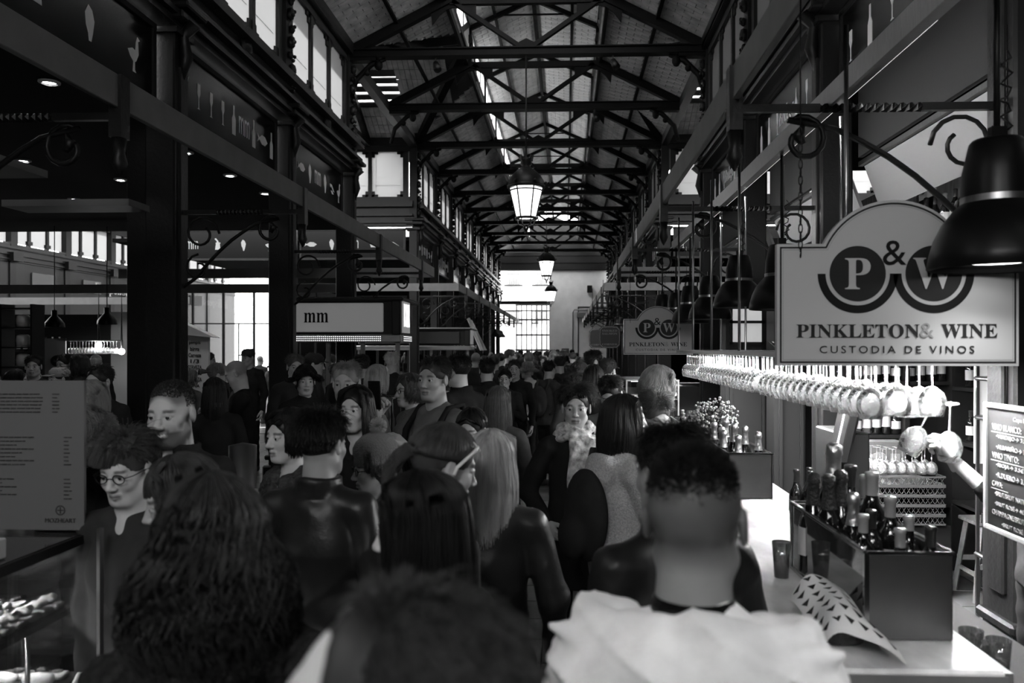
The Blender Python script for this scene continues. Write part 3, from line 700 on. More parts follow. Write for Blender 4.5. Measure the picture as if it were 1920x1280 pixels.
# trusses
def truss(k):
    y = YK(k); p = sthing('roof_truss', 'iron roof truss with tie beam and diagonals, number %d from the front' % (k - 1), (XC, y, 0), 'truss')
    X = lambda v: XC + v
    b = MB(); b.bar((X(-3.08), y, 6.93), (X(3.08), y, 6.93), .12, .13); b.bar((X(-3.08), y, 6.99), (X(3.08), y, 6.99), .2, .02); b.bar((X(-3.08), y, 6.87), (X(3.08), y, 6.87), .2, .02); b.build('tie_beam', M_truss, p)
    for s in (-1, 1):
        b = MB(); b.bar((X(s * 3.1), y, 6.93), (X(s * 1.30), y, 7.84), .14, .15); b.build('rafter', M_truss, p)
        b = MB(); b.bar((X(s * 1.25), y, 7.80), (X(s * .03), y, 6.97), .1, .07); b.build('strut', M_truss, p)
        b = MB(); b.bar((X(s * 1.34), y, 7.84), (X(s * 1.34), y, 8.58), .08, .1); b.bar((X(s * 1.40), y, 8.54), (X(0), y, 9.16), .08, .09); b.build('monitor_rafter', M_truss, p)
        pts = []
        b = MB()
        for i in range(7):  # curved gusset under the knee
            a0 = i / 6; pts.append((s * (.85 + .75 * a0), 7.80 - .30 * (2 * a0 - 1) ** 2 * (1 if a0 > .5 else .6) - .10))
        pts += [(s * 1.62, 7.62), (s * 1.30, 7.86), (s * .85, 7.86)]
        b.poly(pts, .03, Matrix.Translation((XC, y, 0)))
        b.ball((X(s * 1.42), y, 7.72), .02, 6); b.build('gusset', M_truss, p)
        b = MB(); cx = X(s * 3.0)
        b.bar((cx, y, 6.85), (X(s * 2.55), y, 6.85), .16, .1); b.tube([(X(s * 2.98), y, 6.2), (X(s * 2.9), y, 6.5), (X(s * 2.65), y, 6.75), (X(s * 2.4), y, 6.84)], [.04, .05, .05, .03], 6)
        b.ball((X(s * 2.52), y, 6.74), .075, 8, (1, 1, 1.3)); b.ball((X(s * 2.72), y, 6.62), .06, 8); b.build('console', M_truss, p)
    b = MB(); b.bar((X(-1.3), y, 7.80), (X(1.3), y, 7.80), .1, .12); b.build('collar', M_truss, p)
    b = MB(); b.poly([(-.3, 6.99), (-.12, 7.10), (0, 7.16), (.12, 7.10), (.3, 6.99)], .04, Matrix.Translation((XC, y, 0))); b.build('gusset', M_truss, p)
    b = MB(); b.bar((X(-.62), y, 8.84), (X(.62), y, 8.84), .03, .03); b.build('monitor_tie', M_truss, p)
    return p
for k in range(3, 13): truss(k)
# icons of the glass panels
def icon(kind):
    if kind == 'bottle': return [[(-.045, -.16), (.045, -.16), (.045, .02), (.016, .07), (.016, .17), (-.016, .17), (-.016, .07), (-.045, .02)]]
    if kind == 'glass': return [[(-.03, -.13), (.03, -.13), (.006, -.115), (.006, -.02), (.032, .03), (.03, .13), (-.03, .13), (-.032, .03), (-.006, -.02), (-.006, -.115)]]
    if kind == 'fish': return [[(-.17, .05), (-.11, .01), (-.03, .06), (.07, .055), (.15, 0), (.07, -.055), (-.03, -.055), (-.11, -.012), (-.17, -.05), (-.14, 0)]]
    if kind == 'duck': return [[(-.10, .0), (-.03, .03), (.02, .02), (.03, .10), (.05, .15), (.09, .13), (.06, .11), (.07, .0), (.03, -.07), (.01, -.08), (.01, -.15), (.03, -.17), (-.02, -.17), (-.01, -.08), (-.06, -.05)]]
    if kind == 'leek': return [[(-.015, -.17), (.02, -.17), (.02, 0), (.07, .13), (.03, .11), (.02, .17), (-.01, .12), (-.05, .16), (-.06, .10), (-.015, .0)]]
    if kind == 'grinder': return [[(-.07, -.12), (.07, -.12), (.05, .02), (.07, .05), (.02, .07), (.01, .10), (-.05, .17), (-.08, .15), (-.03, .09), (-.02, .07), (-.06, .05), (-.05, .02)]]
    if kind == 'fig': return [[(-.01, -.15), (.02, -.15), (.04, -.08), (.06, .02), (.03, .10), (-.02, .13), (-.06, .06), (-.05, -.03), (-.02, -.09)]]
    if kind == 'chilli': return [[(-.12, .05), (-.02, .05), (.07, -.01), (.13, -.05), (.05, -.045), (-.02, 0), (-.10, 0)], [(-.08, -.05), (.02, -.05), (.09, -.09), (.0, -.1)]]
    return [[(-.06, -.08), (.06, -.08), (.08, .02), (.03, .08), (-.04, .08), (-.08, .0)]]
def facemat(face, c):
    R = {'-y': Matrix.Identity(3), '+x': Matrix.Rotation(PI / 2, 3, 'Z'), '-x': Matrix.Rotation(-PI / 2, 3, 'Z')}[face]
    return Matrix.Translation(c) @ R.to_4x4()
def fit_text(parent, txt, c, w, h, face, m, name='lettering', bold=0., sp=1., th=.002):
    """lettering w wide, h high, centred at c"""
    me = text_mesh(txt, 1., 0.004, sp, 'CENTER', m, name, bold)
    V = np.array([v.co[:] for v in me.vertices]) if len(me.vertices) else np.zeros((1, 3))
    lo, hi = V.min(0), V.max(0); V = (V - (lo + hi) / 2) / np.maximum(hi - lo, 1e-6)
    V[:, 0] *= w; V[:, 1] *= h; V[:, 2] *= th
    me.vertices.foreach_set('co', V.astype(np.float32).ravel()); me.update()
    return inst(name, me, parent, Vector(c) - wloc(parent), FACING.get(face, face))
def sign_panel(c, w, h, face, items, label, group='glass fascia panels with food pictograms', dark=True):
    p = thing('sign_panel', label, 'sign', c, group=group); Mx = facemat(face, c); Rm = Mx.to_3x3()
    b = MB(); b.box(c, (w, .02, h), Rm); b.build('glass_panel', M_dglass, p)
    b = MB()
    for s in (-1, 1): b.box(Mx @ Vector((0, 0, s * h / 2)), (w + .06, .06, .05), Rm); b.box(Mx @ Vector((s * w / 2, 0, 0)), (.05, .06, h), Rm)
    b.build('frame', M_iron2, p)
    n = len(items); mI = mat('frosted_print', .8, .6)
    for i, it in enumerate(items):
        u = (i + .5) / n * w - w / 2
        if it.startswith('T:'):
            fit_text(p, it[2:], Mx @ Vector((u, -.014, 0)), .3 if len(it) < 5 else .6, .2 if len(it) < 5 else .24, face, mI)
        elif it:
            b = MB()
            for q in icon(it): b.poly(q, .004, Mx @ Matrix.Translation((u, -.013, 0)))
            b.build('pictogram', mI, p)
    return p
# side walls of the nave
def window(idx, side, k, face, origin=None, lab=''):
    """three frosted panes with notched corners, z 5.55 to 6.8, between column k and k+1"""
    p = sthing('window_%d' % idx, lab, cat='window')
    if origin is None:
        x = XL if side < 0 else XR; ya = YK(k); P = lambda u, dz, dn=0: Vector((x - side * 0 + (dn if side < 0 else -dn), ya + u, dz)); ax = 1
    else:
        P = lambda u, dz, dn=0: Vector((origin[0] + u, origin[1] - dn, dz)); ax = 0
    def bx(b, u, z, du, dz, t): b.box(P(u, z), (t, du, dz) if ax else (du, t, dz))
    f = MB(); w = 3.07
    bx(f, w / 2, 5.60, w, .12, .12); bx(f, w / 2, 6.84, w, .12, .12)
    for u in (.2, 1.09, 1.98, 2.87): bx(f, u, 6.2, .13 if u in (.2, 2.87) else .09, 1.25, .1)
    for u0, u1 in ((.265, 1.045), (1.135, 1.935), (2.025, 2.805)):
        for u, s in ((u0, 1), (u1, -1)):
            for z, zs in ((5.66, 1), (6.78, -1)):
                bx(f, u + s * .035, z + zs * .07, .07, .14, .07); bx(f, u + s * .075, z + zs * .03, .15, .06, .07)
    f.build('window_frame', M_iron2, p)
    for u0, u1 in ((.265, 1.045), (1.135, 1.935), (2.025, 2.805)):
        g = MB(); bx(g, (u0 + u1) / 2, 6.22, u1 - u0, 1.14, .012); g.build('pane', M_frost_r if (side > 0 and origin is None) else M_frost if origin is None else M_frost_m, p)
        g = MB(); bx(g, (u0 + u1) / 2, 5.95, u1 - u0 - .16, .006, .018); bx(g, u0 + .1, 6.2, .006, .8, .018); g.build('etched_line', mat('etched', .75, .7), p)
IT = [['leek', 'glass', 'glass', 'glass', 'bottle', 'T:mm', 'bottle', 'fish', 'bottle'], ['bottle', 'fish', 'fig', 'T:mm', 'fig', 'chilli', 'duck'], ['T:mm', 'grinder', 'fig', 'duck'], ['fish', 'fig', 'T:mm', 'bulb', 'chilli']]
bodega = ''.join(chr(0x1D468 + ord('B') - 65) if c == 'B' else chr(0x1D482 + ord(c) - 97) for c in 'Bodega')
ITR = [['glass', 'bottle', 'glass', 'bottle', 'T:' + bodega, ''], ['bottle', 'bottle', 'glass', 'T:' + bodega, 'bottle', 'glass', 'bottle']]
def mouldings(b, P):
    for z, h, t in ((5.50, .10, .26), (5.42, .06, .34), (5.30, .16, .16), (5.19, .05, .30), (5.10, .12, .18), (5.02, .05, .28), (4.96, .06, .2)): P(b, z, h, t)
wn = 1
for side, nm in ((-1, 'left'), (1, 'right')):
    x = XL if side < 0 else XR
    wl = sthing('wall_' + nm, '%s side wall of the nave, iron entablature and roof plate' % nm, (x, 0, 0), 'wall')
    segs = [(-3, 3), (5, 13)]
    for k0, k1 in segs:
        y0, y1 = YK(k0), min(YK(k1) + .3, YEND); c = (y0 + y1) / 2; L = y1 - y0; b = MB()
        mouldings(b, lambda b, z, h, t: b.box((x - side * t * .2, c, z), (t, L, h)))
        b.build('entablature', M_iron2, wl)
        b = MB(); b.box((x, c, 7.0), (.3, L, .2)); b.box((x - side * .1, c, 6.95), (.1, L, .06)); b.build('wall_plate', M_iron, wl)
        b = MB(); b.box((x + side * .3, c, 7.13), (.62, L, .06)); b.build('eaves', M_iron, wl)
    for k in range(-3, 14):
        if k in (4,): continue
        col = sthing('column', 'cast iron column on the %s of the nave, %s' % (nm, 'number %d' % (k + 1) if k >= 0 else 'beside the viewer'), (x, YK(k), 0), 'column')
        y = YK(k); hw = .14 if (k < 4 or side > 0) else .1
        b = MB(); b.box((x, y, 2.45), (hw * 2, hw * 2, 4.9), bev=.015)
        b.box((x - side * hw, y, 2.6), (.05, hw * 1.0, 3.9), bev=.01); b.build('shaft', M_iron, col)
        b = MB(); b.box((x, y, .2), (.4, .4, .4), bev=.02); b.box((x, y, .5), (.36, .36, .06), bev=.015); b.build('base', M_iron, col)
        b = MB(); b.box((x - side * .05, y, 5.08), (.5, .42, .06), bev=.015); b.box((x - side * .03, y, 5.0), (.42, .36, .08), bev=.015); b.box((x, y, 4.86), (.36, .34, .05))
        b.tube([(x - side * .14, y, 4.45), (x - side * .19, y, 4.65), (x - side * .16, y, 4.85), (x - side * .26, y, 4.97)], [.03, .06, .05, .07], 7); b.build('capital', M_iron, col)
        b = MB(); b.box((x, y, 6.0), (.18, .24, 1.8)); 
        for i in range(9): b.ball((x - side * .12, y + .03 * ((i % 3) - 1), 5.25 + i * .18), .06 - .02 * (i % 2), 7, (1, 1, 1.5))
        for i in range(16): b.ball((x - side * (.14 + .03 * (i % 2)), y + .07 * (-1) ** i, 5.2 + i * .1), .028, 5)
        b.build('ornament', M_iron, col)
    for k in (-3, -2): window(wn, side, k, nm, lab='clerestory window of three frosted panes beside the viewer, %s side, %s' % (nm, 'behind' if k < -2 else 'alongside')); wn += 1
    for k in list(range(-1, 3)) + list(range(5, 13)):
        window(wn, side, k, nm, lab='clerestory window of three frosted panes, %s side, bay %d' % (nm, k + 2)); wn += 1
        it = (IT if side < 0 else ITR)
        items = {-1: it[0], 0: (['T:mm', 'grinder', 'fig', 'duck'] if side < 0 else ITR[0]), 1: (IT[0] if side < 0 else ITR[1]), 2: (IT[1] if side < 0 else ITR[1])}.get(k, it[k % 2])
        face = '+x' if side < 0 else '-x'
        sign_panel((x - side * -.02, YK(k) + 1.535, 4.5), 2.6, .72, face, items, '%s fascia panel with pale pictograms, %s bay from the front' % (nm, ['nearest', 'second', 'third', 'fourth', 'fifth', 'sixth', 'seventh', 'eighth', 'ninth', 'tenth', 'eleventh', 'twelfth', 'thirteenth', 'last'][k + 1]))
        ro = MB(); ro.lathe([(0, -.03), (.11, -.03), (.13, 0), (.11, .03), (.08, .02), (.05, .05), (0, .06)], (x - side * .14, YK(k) + 1.535, 5.32), 14, Matrix.Rotation(-side * PI / 2, 3, 'Y'))
        S(tag(ro.build('trim_%d' % (10 + wn), M_iron), 'round iron rosette on the %s entablature, bay %d' % (nm, k + 2), 'rosette'))
# aisle ceilings and far shells
b = MB(); b.box((-12.2, 5.9, 4.2), (16.8, 18.0, .1)); S(tag(b.build('ceiling_left', M_ceil), 'low black ceiling over the left aisle', 'ceiling'))
b = MB(); b.box((7.2, 5.2, 4.9), (9.2, 16.4, .1)); S(tag(b.build('ceiling_right', M_ceil), 'dark ceiling over the right hand stalls', 'ceiling'))
b = MB(); b.box((-8.2, 33, 4.9), (8.6, 22.8, .1)); S(tag(b.build('ceiling_far_left', M_ceil), 'dark ceiling over the far left stalls', 'ceiling'))
b = MB(); b.box((7.2, 33, 4.9), (9.2, 23, .1)); S(tag(b.build('ceiling_far_right', M_ceil), 'dark ceiling over the far right stalls', 'ceiling'))
# transepts: facing rows at Y=19.7 on both sides, roof above
tw_ = sthing('wall_transept', 'transept side facing the viewer with entablature', (0, YK(5), 0), 'wall')
for side, x0 in ((-1, XL), (1, XR)):
    for i in range(2):
        u = x0 + side * 3.07 * (i + 1) if side < 0 else x0 + 3.07 * i
        window(wn, 0, 0, '', (u, YK(5)), 'clerestory window of the %s transept, %s from the nave' % ('left' if side < 0 else 'right', ['first', 'second', 'third', 'fourth', 'fifth'][i])); wn += 1
        sign_panel((u + 1.535, YK(5), 4.5), 2.6, .72, '-y', [IT[3], IT[2]][i % 2] if side < 0 else ITR[0], 'transept fascia panel facing the viewer, %s on the %s' % (['first', 'second', 'third', 'fourth', 'fifth'][i], 'left' if side < 0 else 'right'))
        b = MB(); mouldings(b, lambda b, z, h, t: b.box((u + 1.535, YK(5) - t * .2, z), (3.07, t, h))); b.box((u + 1.535, YK(5), 7.0), (3.07, .3, .2)); b.build('entablature', M_iron2, tw_)
        xx = x0 + side * 3.07 * (i + 1); b = MB(); b.box((xx, YK(5), 2.45), (.24, .24, 4.9), bev=.015); b.box((xx, YK(5), 6), (.2, .2, 1.9)); b.box((xx, YK(5) - .04, 5.05), (.4, .42, .12), bev=.02)
        for t in range(8): b.ball((xx, YK(5) - .12, 5.3 + t * .19), .05, 6, (1, 1, 1.4))
        S(tag(b.build('column', M_iron, org=(xx, YK(5), 0)), 'iron column of the %s transept, %s from the nave' % ('left' if side < 0 else 'right', ['first', 'second', 'third', 'fourth', 'fifth'][i]), 'column'))
# transept roof (ridge along X)
for side in (-1, 1):
    p = sthing('ceiling_transept', '%s transept roof of tiles with a louvred opening' % ('left' if side < 0 else 'right'), cat='roof')
    x1 = XC + side * 1.32; x0 = XC + side * (16.5 if side < 0 else 9)
    cx, L = (x0 + x1) / 2, abs(x0 - x1); b = MB(); st = MB()
    ym = (YK(3) + YK(5)) / 2
    for sg, lo, hi in ((1, YK(5), ym), (-1, YK(3), ym)):
        a = Vector((cx, lo, RZ0)); c = Vector((cx, ym, RZ0 + 1.55)); d = (c - a); LL = d.length; d.normalize(); n = Vector((1, 0, 0)).cross(d); n = n if n.z > 0 else -n
        R = Matrix((Vector((1, 0, 0)), d, n)).transposed()
        if sg > 0:   # far slope with the opening: deck in pieces around it
            op0, op1 = XC - 5.4 if side < 0 else 2.8, XC - 3.1 if side < 0 else 5.
            for (xa, xb, ua, ub) in ((x0 if side < 0 else x1 + 1.76, op0, 0, LL), (op1, (x1 - 1.76) if side < 0 else x0, 0, LL),  (op0, op1, 0, 1.15), (op0, op1, 2.1, LL)):
                b.box(Vector(((xa + xb) / 2, 0, 0)) + Vector((0, a.y, a.z)) + d * ((ua + ub) / 2) + n * .07, (abs(xb - xa), ub - ua, .12), R)
            for t in range(4): b.box(Vector(((op0 + op1) / 2, a.y, a.z)) + d * (1.2 + .25 * t) + n * .05, (abs(op1 - op0), .17, .03), R)
        if side < 0 or sg < 0:
            xe = XC + side * 3.08; sg < 0 and b.box(Vector(((x0 + xe) / 2, (a.y + c.y) / 2, (a.z + c.z) / 2)) + n * .07, (abs(x0 - xe), LL, .12), R)
            pl = [Vector((xe, a.y, a.z)), Vector((XC + side * 1.32, a.y, a.z)) + d * (LL * 1.78 / 3.07), Vector((XC + side * 1.32, c.y, c.z)), Vector((xe, c.y, c.z))]
            m_ = 4; W_ = [v + n * .012 for v in pl] + [v + n * .13 for v in pl]; b.add(W_, [(0, 1, 2, 3), (7, 6, 5, 4)] + [(i, i + 4, (i + 1) % 4 + 4, (i + 1) % 4) for i in range(4)])
        for r in range(int(LL / .29)):
            for q in range(int(4.2 / .118)):
                xx = x1 + side * (q * .118 + .7)
                if abs(xx - XC) < 3.08 - (a.z + d.z * (r * .29 + .15) - RZ0) / .51 + .05: continue
                if sg > 0 and op0 < xx < op1 and 1.05 < r * .29 + .15 < 2.2: continue
                st.box(Vector((xx, a.y, a.z)) + d * (r * .29 + .15) - n * .002 * (q % 3), (.108, .278, .03), R)
    b.build('roof_deck', mat('roof_joint', .06, .9, spec=.1), p); st.build('tile_field', M_tile, p)['kind'] = 'stuff'
    b = MB()
    for sg in (-1, 1):
        ye = YK(5) if sg > 0 else YK(3)
        b.bar((XC + side * 3.0, ye, 7.0), (XC + side * 1.35, ym, 8.35), .16, .16)
        for xx in (4.2, 5.9, 7.6): b.bar((XC + side * xx, ye, 6.95), (XC + side * xx, ym, 8.5), .12, .14)
    for xx in (4.2, 5.9, 7.6): b.bar((XC + side * xx, YK(3), 6.95), (XC + side * xx, YK(5), 6.95), .1, .1)
    b.build('rafter', M_truss, p)
# slender corner posts and rods carrying the transept truss
b = MB()
for s, sx in ((-1, XL), (1, XR)):
    b.bar((sx, YK(3), 6.95), (sx, YK(5), 6.95), .16, .2)
S(tag(b.build('trim_2', M_iron), 'iron edge beams spanning the transept openings', 'beam'))
# parallel hall on the far left with its own clerestory
p = sthing('wall_far_left', 'far clerestory wall of the parallel hall on the left', (-19.4, 0, 0), 'wall')
b = MB(); mouldings(b, lambda b, z, h, t: b.box((-19.4 + t * .2, 33, z), (t, 26, h))); b.box((-19.4, 33, 7.4), (.3, 26, 1.2)); b.box((-19.4, 33, 2.5), (.2, 26, 5.0)); b.build('entablature', M_iron2, p); fit_text(p, serif('Despensa'), (-19.2, 33.2, 4.35), 2.6, .5, '+x', M_letter)
for i in range(7): b = MB(); b.box((-19.25, 22.6 + 3.07 * i, 4.4), (.03, 1.2, .5)); b.build('pane', M_frost, p)
for j in range(8):
    y = 21 + 3.07 * j; b = MB()
    b.box((-19.35, y, 6.2), (.3, .34, 1.5)); b.box((-19.3, y, 5.1), (.5, .5, .3)); b.box((-19.4, y, 2.5), (.3, .3, 5))
    for u in (.98, 2.0): b.box((-19.38, y + u, 6.2), (.12, .12, 1.3)); b.box((-19.36, y + u, 5.7), (.12, .26, .12))
    b.build('pier', M_iron, p)
    for u in (.5, 1.5, 2.55):
        g = MB(); g.box((-19.4, y + u, 6.22), (.012, .95, 1.2)); g.build('pane', M_frost, p)
b = MB(); b.box((-16.3, 33, 8.1), (7.5, 26, .1)); S(tag(b.build('ceiling_parallel', M_ceil), 'dark roof over the parallel hall', 'ceiling'))
b = MB(); b.box((-22, 10, 2.5), (.2, 60, 5)); b.box((-21, -4, 4), (30, .2, 9)); b.box((7, -4, 4), (10, .2, 9)); b.box((-2, -4, 7.1), (10, .2, 3.4)); b.box((-5.2, -4, 5), (3.8, .2, 1.2)); b.box((-2, -4, 2.0), (10, .2, 4.4)); b.box((11.7, 20, 3.5), (.2, 50, 9)); S(tag(b.build('wall_outer', M_ceil), 'dark outer walls around the market', 'wall'))  # gap behind the camera added to let in sky light as fill
b = MB(); b.box((-12.2, YK(5) + .4, 6.6), (16.4, .1, 3)) if False else None
# glazed far-left facade
p = sthing('wall_glazed', 'bright glazed outer facade seen between the left columns', (0, 38, 0), 'wall')
b = MB(); g = MB()
for i in range(12):
    x = -21 + 1.5 * i; b.box((x, 38, 2.4), (.1, .1, 4.9)); b.box((x + .75, 38, 3.1), (1.5, .06, .06)); b.box((x + .75, 38, .35), (1.5, .06, .7)); g = MB(); g.box((x + .75, 38.0, 2.6), (1.4, .01, 4.4)); g.build('pane', M_pane, p)
    if i % 2: b.box((x + .75, 38, 1.6), (.05, .05, 3))
b.build('window_frame', M_iron2, p)
# end wall of the nave
M_wall = mat('cream_plaster', .75, .8, var=.08, vscale=2, bump=.05)
p = sthing('wall_end', 'pale plaster end wall with a large open bay on its left', (0, YEND, 0), 'wall')
b = MB(); b.box((.95, YEND + .1, 3.15), (3.7, .2, 6.3)); b.build('plaster', M_wall, p)
b = MB(); b.box((XC, YEND + .1, 7.1), (7.2, .24, 1.7)); b.box((XC, YEND - .05, 6.35), (6.4, .14, .14)); b.poly([(-3.2, 7.8), (3.2, 7.8), (0, 9.3)], .2, Matrix.Translation((XC, YEND + .1, 0)))
for z in (6.7, 7.1, 7.5): b.box((XC, YEND - .03, z), (6.2, .04, .06))
b.build('gable', M_iron2, p)
b = MB(); b.box((-2.5, YEND - .1, 4.45), (3.3, .14, .18)); b.box((-2.5, YEND - .1, 4.0), (3.3, .1, .06)); b.build('lintel', M_iron, p)
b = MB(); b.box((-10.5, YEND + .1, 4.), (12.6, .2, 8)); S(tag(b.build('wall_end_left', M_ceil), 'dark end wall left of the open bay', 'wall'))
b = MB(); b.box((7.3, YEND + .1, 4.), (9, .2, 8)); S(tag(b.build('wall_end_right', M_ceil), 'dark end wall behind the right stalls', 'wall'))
d = sthing('door_1', 'pale tall service door in the end wall', (1.3, YEND - .03, 0), 'door')
b = MB(); b.box((.72, YEND - .05, 2.1), (.05, .06, 4.2)); b.box((1.75, YEND - .05, 4.2), (2.1, .06, .05)); b.build('door_frame', M_iron2, d)
b = MB(); b.box((1.75, YEND - .03, 2.1), (1.98, .05, 4.15)); b.build('door_leaf', M_wall, d)
b = MB(); b.ball((.95, YEND - .08, 1.0), .05, 8); b.build('door_handle', M_iron, d)
b = MB(); b.tube([(.42, YEND - .1, 0), (.42, YEND - .1, 3.9), (.5, YEND - .1, 4.05), (2.3, YEND - .1, 4.05)], .035, 8); tag(b.build('drain_pipe', mat('grey_pipe', .2, .5)), 'thin pipe bent round the service door on the end wall', 'pipe')
b = MB(); b.box((1.6, YEND - .15, 3.75), (1.9, .3, .32), bev=.02); tag(b.build('wall_girder', mat('grey_paint', .14, .6)), 'grey steel girder over the service door', 'girder')
b = MB(); b.box((1.35, YEND - .12, 5.2), (.28, .2, .4), bev=.02); tag(b.build('loudspeaker', M_iron), 'small black loudspeaker high on the end wall', 'speaker')
for i, (xx, zz, w, h) in enumerate(((-.1, 1.75, .42, .3), (-.24, 1.33, .14, .14), (.0, 1.33, .14, .14))):
    t = thing('wall_poster', ['dark picture poster on the end wall', 'small square notice below the poster, left one', 'small square notice below the poster, right one'][i], 'poster', (xx + .1, YEND - .02, zz))
    b = MB(); b.box((xx + .1, YEND - .02, zz), (w, .02, h)); b.build('sheet', mat('poster_dark', .08, .5), t)
    b = MB(); b.box((xx + .1, YEND - .035, zz), (w * .35, .01, h * .4)); b.box((xx + .1 - w * .3, YEND - .035, zz), (w * .1, .01, h * .5)); b.build('print', M_white, t)
# outside: sunlit houses across the square
M_fac = mat('sunlit_render', .9, .8, var=.05, vscale=.5)
def house(x0, x1, y, z1, lab, nx, nz):
    p = thing('apartment_house', lab, 'building', ((x0 + x1) / 2, y, 0)); cx = (x0 + x1) / 2
    b = MB(); b.box((cx, y + 2, z1 / 2), (x1 - x0, 4, z1)); b.build('facade', M_fac, p)
    for i in range(nx):
        for j in range(nz):
            xx = x0 + (x1 - x0) * (i + .5) / nx; zz = 1.9 + j * 3.1
            b = MB(); b.box((xx, y - .02, zz), (1.0, .06, 2.0)); w = b.build('window', mat('shutter', .4, .6), p)
            b = MB(); b.box((xx, y - .35, zz - 1.05), (1.5, .7, .08)); 
            for t in range(11): b.box((xx - .7 + .14 * t, y - .68, zz - .6), (.03, .03, .9))
            b.box((xx, y - .68, zz - .12), (1.45, .04, .04)); b.build('balcony', M_iron, p)
house(-14, -5.6, 62, 14, 'sunlit white apartment house seen left through the open end', 3, 4)
house(-5.4, 6, 66, 14, 'sunlit white apartment house straight beyond the open end', 5, 4)
g = MB(); g.box((0, 70, -.1), (120, 60, .1)); S(tag(g.build('ground', mat('pale_paving', .4, .8)), 'sunlit paving outside the hall', 'ground'))
t = thing('glazed_kiosk', 'glass and steel lift shaft standing outside the open end', 'kiosk', (-1.7, 47.5, 0))
b = MB()
for i in range(8): b.box((-2.9 + .3 * i, 47.5, 2.3), (.06, .06, 4.6))
for z in (.9, 1.8, 2.7, 3.6, 4.5): b.box((-1.85, 47.5, z), (2.2, .08, .1))
b.build('lattice', M_iron, t)
for i in range(7): b = MB(); b.box((-2.75 + .3 * i, 47.55, 2.3), (.25, .02, 4.5)); b.build('pane', M_pane, t)
# fascia boards along the aisle and into the transepts
def fascia(a, c, label, nm='fascia_board'):
    b = MB(); b.bar(a, c, .035, FZ1 - FZ0, bev=.004); d = (Vector(c) - Vector(a)).normalized(); 
    o = b.build(nm, M_fascia, org=a); return tag(o, label, 'board', 'pale fascia boards carried on the brackets')
FZ = (FZ0 + FZ1) / 2
for side, X in ((-1, FL), (1, FR)):
    nm = 'left' if side < 0 else 'right'
    ys = [YK(-2), YK(-1), YK(0), YK(1), YK(2), YK(3) + 1.3]
    for i in range(5): fascia((X, ys[i] + .03, FZ), (X, ys[i + 1] - .03, FZ), 'pale fascia board along the %s of the aisle, %s from the front' % (nm, ['nearest', 'second', 'third', 'fourth', 'fifth'][i]))
    ys = [YK(5) - 1.3] + [YK(k) for k in (6, 8, 10)] + [YEND - 3]
    for i in range(4): fascia((X, ys[i] + .03, FZ), (X, ys[i + 1] - .03, FZ), 'pale fascia board beyond the crossing on the %s, %s of four' % (nm, ['first', 'second', 'third', 'last'][i]))
    xe = X + side * 6
    for yy, ww in ((YK(3) + 1.3, 'near'), (YK(5) - 1.3, 'far')): fascia((X, yy, FZ), (xe, yy, FZ), 'pale fascia board turning into the %s transept, %s side' % (nm, ww))
# wrought iron brackets
def bracket(x0, y, x1, z=3.2, label=''):
    """arm from the column face x0 to the fascia x1, twisted middle, curled brace"""
    s = 1 if x1 > x0 else -1; p = thing('bracket', label, 'bracket', (x0, y, z), group='wrought iron brackets on the columns'); L = abs(x1 - x0)
    b = MB(); b.bar((x0, y, z), (x0 + s * L * .3, y, z), .035, .04); b.bar((x0 + s * L * .68, y, z), (x1 + s * .02, y, z), .035, .04)
    n = 24; pr = []
    for i in range(n + 1):
        a = i * PI / 4.; r = .026
        for q in range(4): pr.append((x0 + s * L * (.3 + .38 * i / n), y + r * math.cos(a + q * PI / 2), z + r * math.sin(a + q * PI / 2)))
    b.add(pr, [(i * 4 + q, i * 4 + (q + 1) % 4, i * 4 + 4 + (q + 1) % 4, i * 4 + 4 + q) for i in range(n) for q in range(4)]); b.build('arm', M_iron, p)
    b = MB(); pts = [Vector((x0, y, z - .72))] + [Vector((x0 + s * L * (.12 + .5 * t), y, z - .62 + .5 * t + .06 * math.sin(t * 3))) for t in np.linspace(0, 1, 6)]
    c = Vector((x0 + s * L * .74, y, z - .17)); 
    for t in range(15):
        a = 2.2 - t * .42; r = .135 - .0055 * t; pts.append(c + Vector((s * -math.cos(a) * -r * -1, 0, math.sin(a) * r)))
    b.tube(pts, .016, 6); b.build('brace', M_iron, p)
    b = MB(); b.tube([c + Vector((0, 0, -.02)), c + Vector((s * .03, 0, .03)), c + Vector((s * .0, 0, .08))], [.02, .035, .01], 6); b.build('leaf', M_iron, p); b = MB()
    c2 = Vector((x0 + s * .2, y, z - .2)); pts = []
    for t in range(18): a = t * .42; r = .17 - .006 * t; pts.append(c2 + Vector((s * math.cos(a) * r, 0, math.sin(a) * r)))
    b.tube(pts, .013, 6); b.build('scroll', M_iron, p); b = MB(); c3 = Vector((x0 + s * .17, y, z - .52)); pts = [c3 + Vector((s * math.cos(1.57 + t * .5) * (.13 - .007 * t), 0, math.sin(1.57 + t * .5) * (.13 - .007 * t))) for t in range(14)]; b.tube(pts, .011, 6); b.build('scroll', M_iron, p)
    b = MB(); b.box((x1, y, z + .05), (.07, .09, .34)); b.tube([(x1, y, z - .12), (x1, y, z - .2), (x1, y, z - .26), (x1, y, z - .33)], [.04, .03, .045, .005], 7); b.build('end_drop', M_iron, p)
ORD = ['nearest', 'second', 'third', 'fourth', 'fifth', 'sixth', 'seventh', 'eighth', 'ninth', 'tenth', 'eleventh', 'twelfth']
for side, nm, X, F_ in ((-1, 'left', XL, FL), (1, 'right', XR, FR)):
    j = 0
    for k in (0, 1, 2, 3, 5, 6, 7, 8, 9, 10, 11):
        bracket(X - side * .13, YK(k), F_, 3.2, 'twisted iron scroll bracket holding the %s fascia, %s from the front' % (nm, ORD[j])); j += 1
